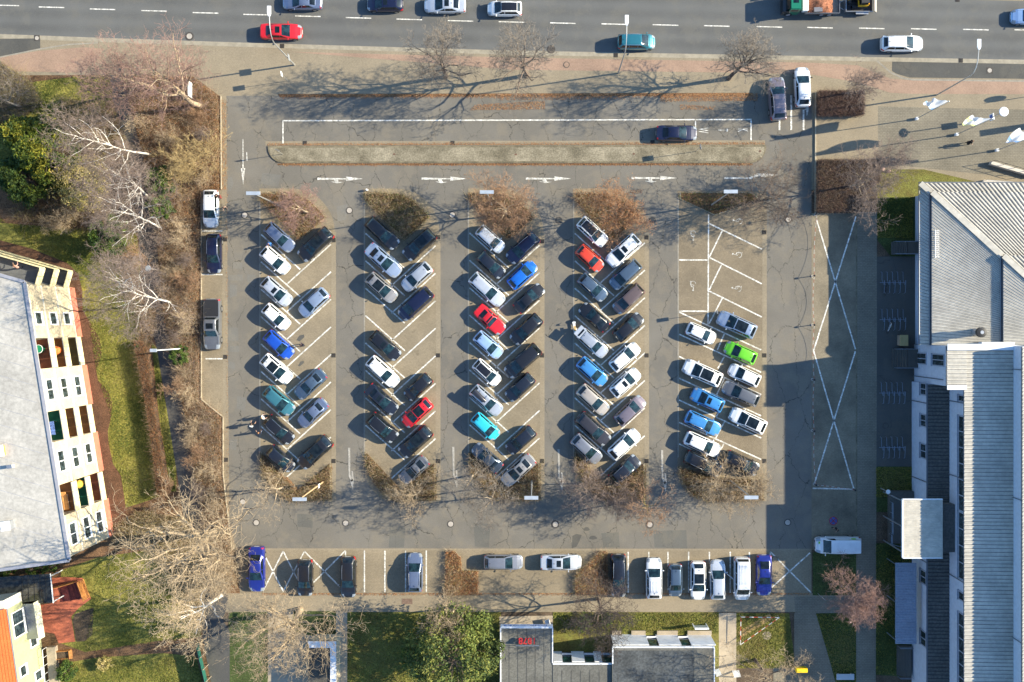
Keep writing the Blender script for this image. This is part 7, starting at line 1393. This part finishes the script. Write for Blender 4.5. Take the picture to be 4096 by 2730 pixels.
# ================= truck, trailer, digger
tc = C(3, 0, 375, 52, .5); tk = thing('flatbed_truck', 'green cab flatbed truck hauling brown earth on the far lane', 'truck', (tc.x, tc.y, .005), math.pi, GR)
m = MB(); m.box((2.05, 0, 1.45), (1.25, 2.25, 2.0)); m.box((2.05, 0, 2.5), (1.15, 2.1, .14)); m.build('cab', PAINT['darkgreen'], tk); m = MB(); m.box((3.0, 0, 1.15), (.72, 2.2, .95)); m.box((3.32, 0, .75), (.14, 2.3, .5)); m.build('bonnet', PAINT['black'], tk)
m = MB(); m.quad((2.70, -1.0, 2.38), (2.70, 1.0, 2.38), (3.02, 1.0, 1.66), (3.02, -1.0, 1.66)); m.build('windscreen', M_GLASSD, tk); m = MB(); m.box((2.05, 0, 2.58), (.6, .75, .05)); m.build('roof_hatch', M_GLASSD, tk)
for s in (-1, 1): m = MB(); m.box((2.1, s * 1.13, 2.0), (.8, .03, .6)); m.build('side_window', M_GLASSD, tk); m = MB(); m.box((2.75, s * 1.35, 1.9), (.12, .2, .5)); m.build('mirror', M_TRIM, tk)
m = MB(); m.box((-1.35, 0, .95), (4.1, 2.4, .14)); m.build('bed', M_WOOD, tk)
for c, s in (((-1.35, 1.2, 1.2), (4.1, .06, .45)), ((-1.35, -1.2, 1.2), (4.1, .06, .45)), ((-3.4, 0, 1.2), (.06, 2.34, .45))): m = MB(); m.box(c, s); m.build('drop_side', M_GUT, tk)
m = MB(); m.box((-.3, 0, .7), (6.0, .9, .25)); m.build('chassis', M_TRIM, tk)
for x in (2.5, -1.5, -2.45):
    for s in (-1, 1): m = MB(); m.tube([(x, s * 1.14, .47), (x, s * .84, .47)], [.47, .47], 18); w = m.build('wheel', M_TYRE, tk); m = MB(); m.tube([(x, s * 1.15, .47), (x, s * 1.1, .47)], [.26, .26], 12); m.build('rim', M_RIM, w)
def world_of(l): return tk.matrix_basis @ Vector(l)
rg = np.random.default_rng(8); gx = np.linspace(-1.5, 1.5, 17); gy = np.linspace(-1.0, 1.0, 12); m = MB(); p = world_of((-1.2, .25, 1.02)); m.grid([[(x, y, max(0, .75 * (1 - (x / 1.5) ** 2) * (1 - y ** 2)) + rg.uniform(-.05, .09)) for y in gy] for x in gx], 0); m.box((0, 0, -.0), (2.9, 1.9, .02)); tag(m.build('earth_heap', pm('red_earth', (.27, .11, .06), .95, .25, 2, .5, 7), None, True, (p.x, p.y, p.z)), 'heap of reddish brown earth on the truck bed', 'earth')
p = world_of((.72, .05, 1.02)); t = thing('tool_chest', 'long white tool chest behind the green cab', 'tool chest', (p.x, p.y, p.z)); m = MB(); m.box((0, 0, .35), (.62, 1.9, .7)); m.build('box', M_FRAME, t); m = MB(); m.box((0, 0, .74), (.68, 1.96, .07)); m.build('lid', M_FRAME, t)
p = world_of((-.8, -.0, 1.02)); p.y -= .85; t = thing('grey_crate', 'dark grey crate beside the earth heap', 'crate', (p.x, p.y, p.z), .06); m = MB(); m.box((0, 0, .3), (.95, .5, .6)); m.build('box', plain('crate_grey', (.10, .10, .115), .6), t); m = MB(); m.box((0, 0, .62), (.98, .53, .05)); m.build('lid', plain('crate_lid', (.15, .15, .17), .6), t)
trc = C(3, 0, 825, 50, .5); tr = thing('plant_trailer', 'low twin axle trailer behind the green truck', 'trailer', (trc.x, trc.y, .005), math.pi); m = MB(); m.box((0, 0, .6), (3.3, 1.75, .1)); m.build('deck', M_TRIM, tr); m = MB()
for s in (-1, 1): m.box((0, s * .88, .85), (3.3, .05, .3))
m.box((1.65, 0, .95), (.06, 1.8, .7)); m.build('frame', M_STEEL, tr); m = MB(); m.tube([(1.65, .6, .55), (2.75, 0, .55), (1.65, -.6, .55)], .05, 6); m.build('drawbar', M_STEEL, tr)
m = MB(); m.box((-1.95, 0, .95), (.75, 1.8, .05), 0, None, ('Y', -.95)); m.build('ramp', plain('ramp_beige', (.42, .38, .33), .7), tr)
for x in (-.1, -.8):
    for s in (-1, 1): m = MB(); m.tube([(x, s * 1.08, .32), (x, s * .9, .32)], [.32, .32], 16); m.build('wheel', M_TYRE, tr)
for s in (-1, 1): m = MB(); m.box((-.45, s * 1.0, .68), (1.5, .28, .05)); m.build('mudguard', M_STEEL, tr)
dg_ = thing('mini_excavator', 'yellow black mini excavator tied down on the trailer', 'excavator', (trc.x - .1, trc.y + .15, .66), math.pi)
for s in (-1, 1): m = MB(); m.tube([(-.75, s * .5, .2), (.75, s * .5, .2)], [.2, .2], 10); m.box((0, s * .5, .2), (1.5, .25, .38)); m.build('track', M_TRIM, dg_)
m = MB(); m.box((-.45, 0, .75), (1.1, 1.15, .55)); m.build('body', plain('digger_yellow', (.62, .36, .02), .4), dg_); m = MB(); m.box((-.35, .05, 1.4), (.9, .95, .9)); m.build('cab', M_GLASSD, dg_); m = MB(); m.box((-.35, .05, 1.88), (.95, 1.0, .07)); m.build('cab_roof', M_TRIM, dg_)
m = MB(); m.tube([(.1, -.1, .9), (.7, -.15, 1.7), (1.35, -.2, 1.2)], [.12, .1, .08], 6); m.tube([(1.35, -.2, 1.2), (1.2, -.2, .5)], .07, 6); m.build('boom', plain('digger_ochre', (.42, .27, .05), .5), dg_); m = MB(); m.tube([(1.1, -.45, .4), (1.1, .1, .4)], [.22, .22], 10); m.build('bucket', M_TRIM, dg_)
m = MB(); m.box((-.98, .1, 1.05), (.12, .8, .35)); m.build('counterweight', plain('digger_orange', (.80, .36, .01), .4), dg_)
# ================= people: one skinned surface each, clothes by region
SKIN = plain('skin', (.50, .29, .20), .6); HAIRM = dict(dark=plain('hair_dark', (.03, .02, .015), .7), brown=plain('hair_brown', (.16, .075, .035), .6), blond=plain('hair_blond', (.46, .30, .13), .6), copper=plain('hair_copper', (.34, .15, .06), .6))
def person(loc, rz, lab, top, leg, hair, step=.0, armL=(.0, 0), armR=(.0, 0), bend=0., k=1., coat=False, bag=None):
    V, E, Rd = [], [], []
    def v(p, r, par=None):
        V.append(p); Rd.append(r)
        if par is not None: E.append((par, len(V) - 1))
        return len(V) - 1
    s, c = math.sin(bend), math.cos(bend); up = lambda x, y, z: (x, y * c + (z - .95) * s, .95 + (z - .95) * c - y * s)
    pel = v((0, 0, .95), .14); w = v(up(0, 0, 1.12), .135, pel); ch = v(up(0, .01, 1.32), .155, w); nk = v(up(0, .01, 1.47), .06, ch); hd = v(up(0, .02, 1.58), .088, nk); v(up(0, .025, 1.70), .085, hd)
    v(up(0, .12, 1.59), .018, hd)
    for q, (fw, out) in ((-1, armL), (1, armR)):
        sh = v(up(q * .17, 0, 1.41), .065, ch); el = v(up(q * (.23 + .1 * out), .02 + .20 * fw, 1.16 + .10 * max(0, fw - .4)), .048, sh); wr = v(up(q * (.24 + .12 * out), .06 + .45 * fw, .94 + .32 * fw), .034, el)
        d = np.array(V[wr]) - np.array(V[el]); d /= np.linalg.norm(d); pm_ = v(tuple(np.array(V[wr]) + d * .07), .034, wr)
        for f_, l in ((-1.5, .055), (-.5, .075), (.5, .08), (1.5, .065)):
            a = v(tuple(np.array(V[pm_]) + d * .035 + np.array((0, f_ * .018, 0))), .0095, pm_); v(tuple(np.array(V[a]) + d * l * .8 + np.array((-q * .02, f_ * .004, 0))), .008, a)
        a = v(tuple(np.array(V[pm_]) - d * .02 + np.array((-q * .03, .03, 0))), .011, pm_); v(tuple(np.array(V[a]) + d * .04 + np.array((-q * .01, .012, 0))), .009, a)
        hp = v((q * .095, 0, .88), .10, pel); f2 = q * step; kn = v((q * .105, .04 + f2 * .18, .50), .065, hp); an = v((q * .11, -.02 + f2 * .38, .09), .045, kn); v((q * .12, .12 + f2 * .40, .045), .04, an)
    me = bpy.data.meshes.new('body'); me.from_pydata(V, E, []); o = bpy.data.objects.new('body_build', me); COL.objects.link(o)
    m1 = o.modifiers.new('s', 'SKIN'); m1.use_smooth_shade = True; sv = me.skin_vertices[0].data
    for i, r in enumerate(Rd): sv[i].radius = (r, r * (.8 if i in (1, 2) else 1)); sv[i].use_root = (i == 0)
    m2 = o.modifiers.new('u', 'SUBSURF'); m2.levels = 1; m2.render_levels = 1
    dg2 = bpy.context.evaluated_depsgraph_get(); dg2.update(); bm2 = bpy.data.meshes.new_from_object(o.evaluated_get(dg2)); bm2.name = 'body'; bpy.data.objects.remove(o)
    t = thing('person', lab, 'person', tuple(loc), rz, 'people in the car park'); bm2.materials.clear(); b = obj('body', bm2, [top, leg, SKIN, M_TRIM], t)
    hands = [np.array(V[i]) for i in range(len(V)) if abs(Rd[i] - .034) < 1e-6]; neck = np.array(V[nk])
    mi = []
    for p in bm2.polygons:
        cc = np.array(p.center)
        if cc[2] < .10: mi.append(3)
        elif min(np.linalg.norm(cc - h) for h in hands) < .13 and cc[2] < neck[2] - .2: mi.append(2)
        elif np.linalg.norm(cc - np.array(V[hd])) < .22 and np.dot(cc - neck, np.array(V[hd]) - neck) > .005: mi.append(2)
        elif cc[2] < .90 and abs(cc[0]) < .21: mi.append(1)
        else: mi.append(0)
    bm2.polygons.foreach_set('material_index', mi); bm2.polygons.foreach_set('use_smooth', [True] * len(bm2.polygons))
    m = MB(); h = Vector(V[hd + 1]); m.ball((h.x, h.y - .025, h.z - .02), .112, 12, 0, (.93, 1, .95)); m.build('hair', HAIRM[hair], t, True)
    m = MB(); e = Vector(up(0, .105, 1.60))
    for q in (-.035, .035): m.ball((q, e.y, e.z + .015), .012, 6)
    m.build('eyes', M_TRIM, t)
    for q in (-1, 1): m = MB(); m.ball((q * .092, h.y - .0, h.z - .11), .03, 6, 0, (.4, .7, 1)); m.build('ear', SKIN, t)
    if coat:
        m = MB(); m.tube([up(0, 0, 1.1), (0, -.01, .88), (0, -.02, .52)], [.165, .19, .23], 14); m.build('coat_skirt', top, t, True)
    if bag: m = MB(); q = up(0, -.2, 1.28); m.box(q, (.3, .16, .42), 0, None, ('X', -bend)); m.build('backpack', bag, t)
    t.scale = (k, k, k); return t
cl = lambda n, c: pm('cloth_' + n, c, .95, .1, 6, .15, 30)
g_ = lambda x, y: tuple(W(x, y, 0))[:2] + (.022,)
person(g_(3866, 576), R(-90), 'person in a long dark coat walking alone across the plaza', cl('black', (.018, .018, .02)), cl('black', (.018, .018, .02)), 'brown', .5, (.2, .1), (.3, .1), 0, 1., True)
person(g_(1062, 1667), R(-60), 'fair haired person in a white top behind the black estate car', cl('white', (.74, .73, .70)), cl('greyblue', (.22, .24, .30)), 'blond', .1, (.5, .2), (.5, .2))
person(g_(1021, 1694), R(-20), 'person in black with white straps, furthest out of the group of three', cl('black', (.018, .018, .02)), cl('black', (.018, .018, .02)), 'dark', .2, (.3, .1), (.5, .1), 0, 1.04, False, cl('white', (.74, .73, .70)))
person(g_(1049, 1727), R(30), 'brown haired person in dark top and pale blue jeans by the stall line', cl('darkbrown', (.035, .022, .018)), cl('jeans', (.30, .40, .55)), 'copper', .3, (.6, .1), (.2, .1))
person(g_(1217, 1380), R(80), 'person in dark purple with a backpack beside the bright blue car', cl('purple', (.045, .03, .055)), cl('black', (.018, .018, .02)), 'dark', .35, (.3, .1), (.3, .1), .1, 1., False, cl('dark', (.02, .02, .03)))
person(g_(887, 790), R(90), 'person in dark brown clothes reaching towards the white kerb side car', cl('darkbrown', (.05, .035, .025)), cl('red', (.30, .03, .035)), 'dark', .1, (.9, .1), (.9, .1), .35)
person(g_(909, 832), R(200), 'person in a tan coat holding a dark bundle on the kerb border', cl('tan', (.50, .33, .23)), cl('black', (.018, .018, .02)), 'brown', .3, (.6, .0), (.8, .0), .25, .98)
person(g_(1090, 976), R(160), 'person in bright blue between the grey blue estate and a white hatchback', cl('blue', (.05, .18, .50)), cl('jeans2', (.05, .09, .22)), 'brown', .1, (.8, .1), (.9, .1), .25)
person(g_(3335, 2110), R(120), 'person in black walking past the delivery van in the shade', cl('black', (.018, .018, .02)), cl('black', (.018, .018, .02)), 'dark', .6, (.3, .1), (.3, .1))
pb = A0 + wN * 2.5 + nN * 1.3; person((pb.x, pb.y, ZF[2] + .014), R(20), 'person with bare arms leaning on the topmost corner balcony', cl('skinrose', (.55, .30, .24)), cl('dark', (.02, .02, .03)), 'brown', .1, (.9, .1), (.9, .1), .3)
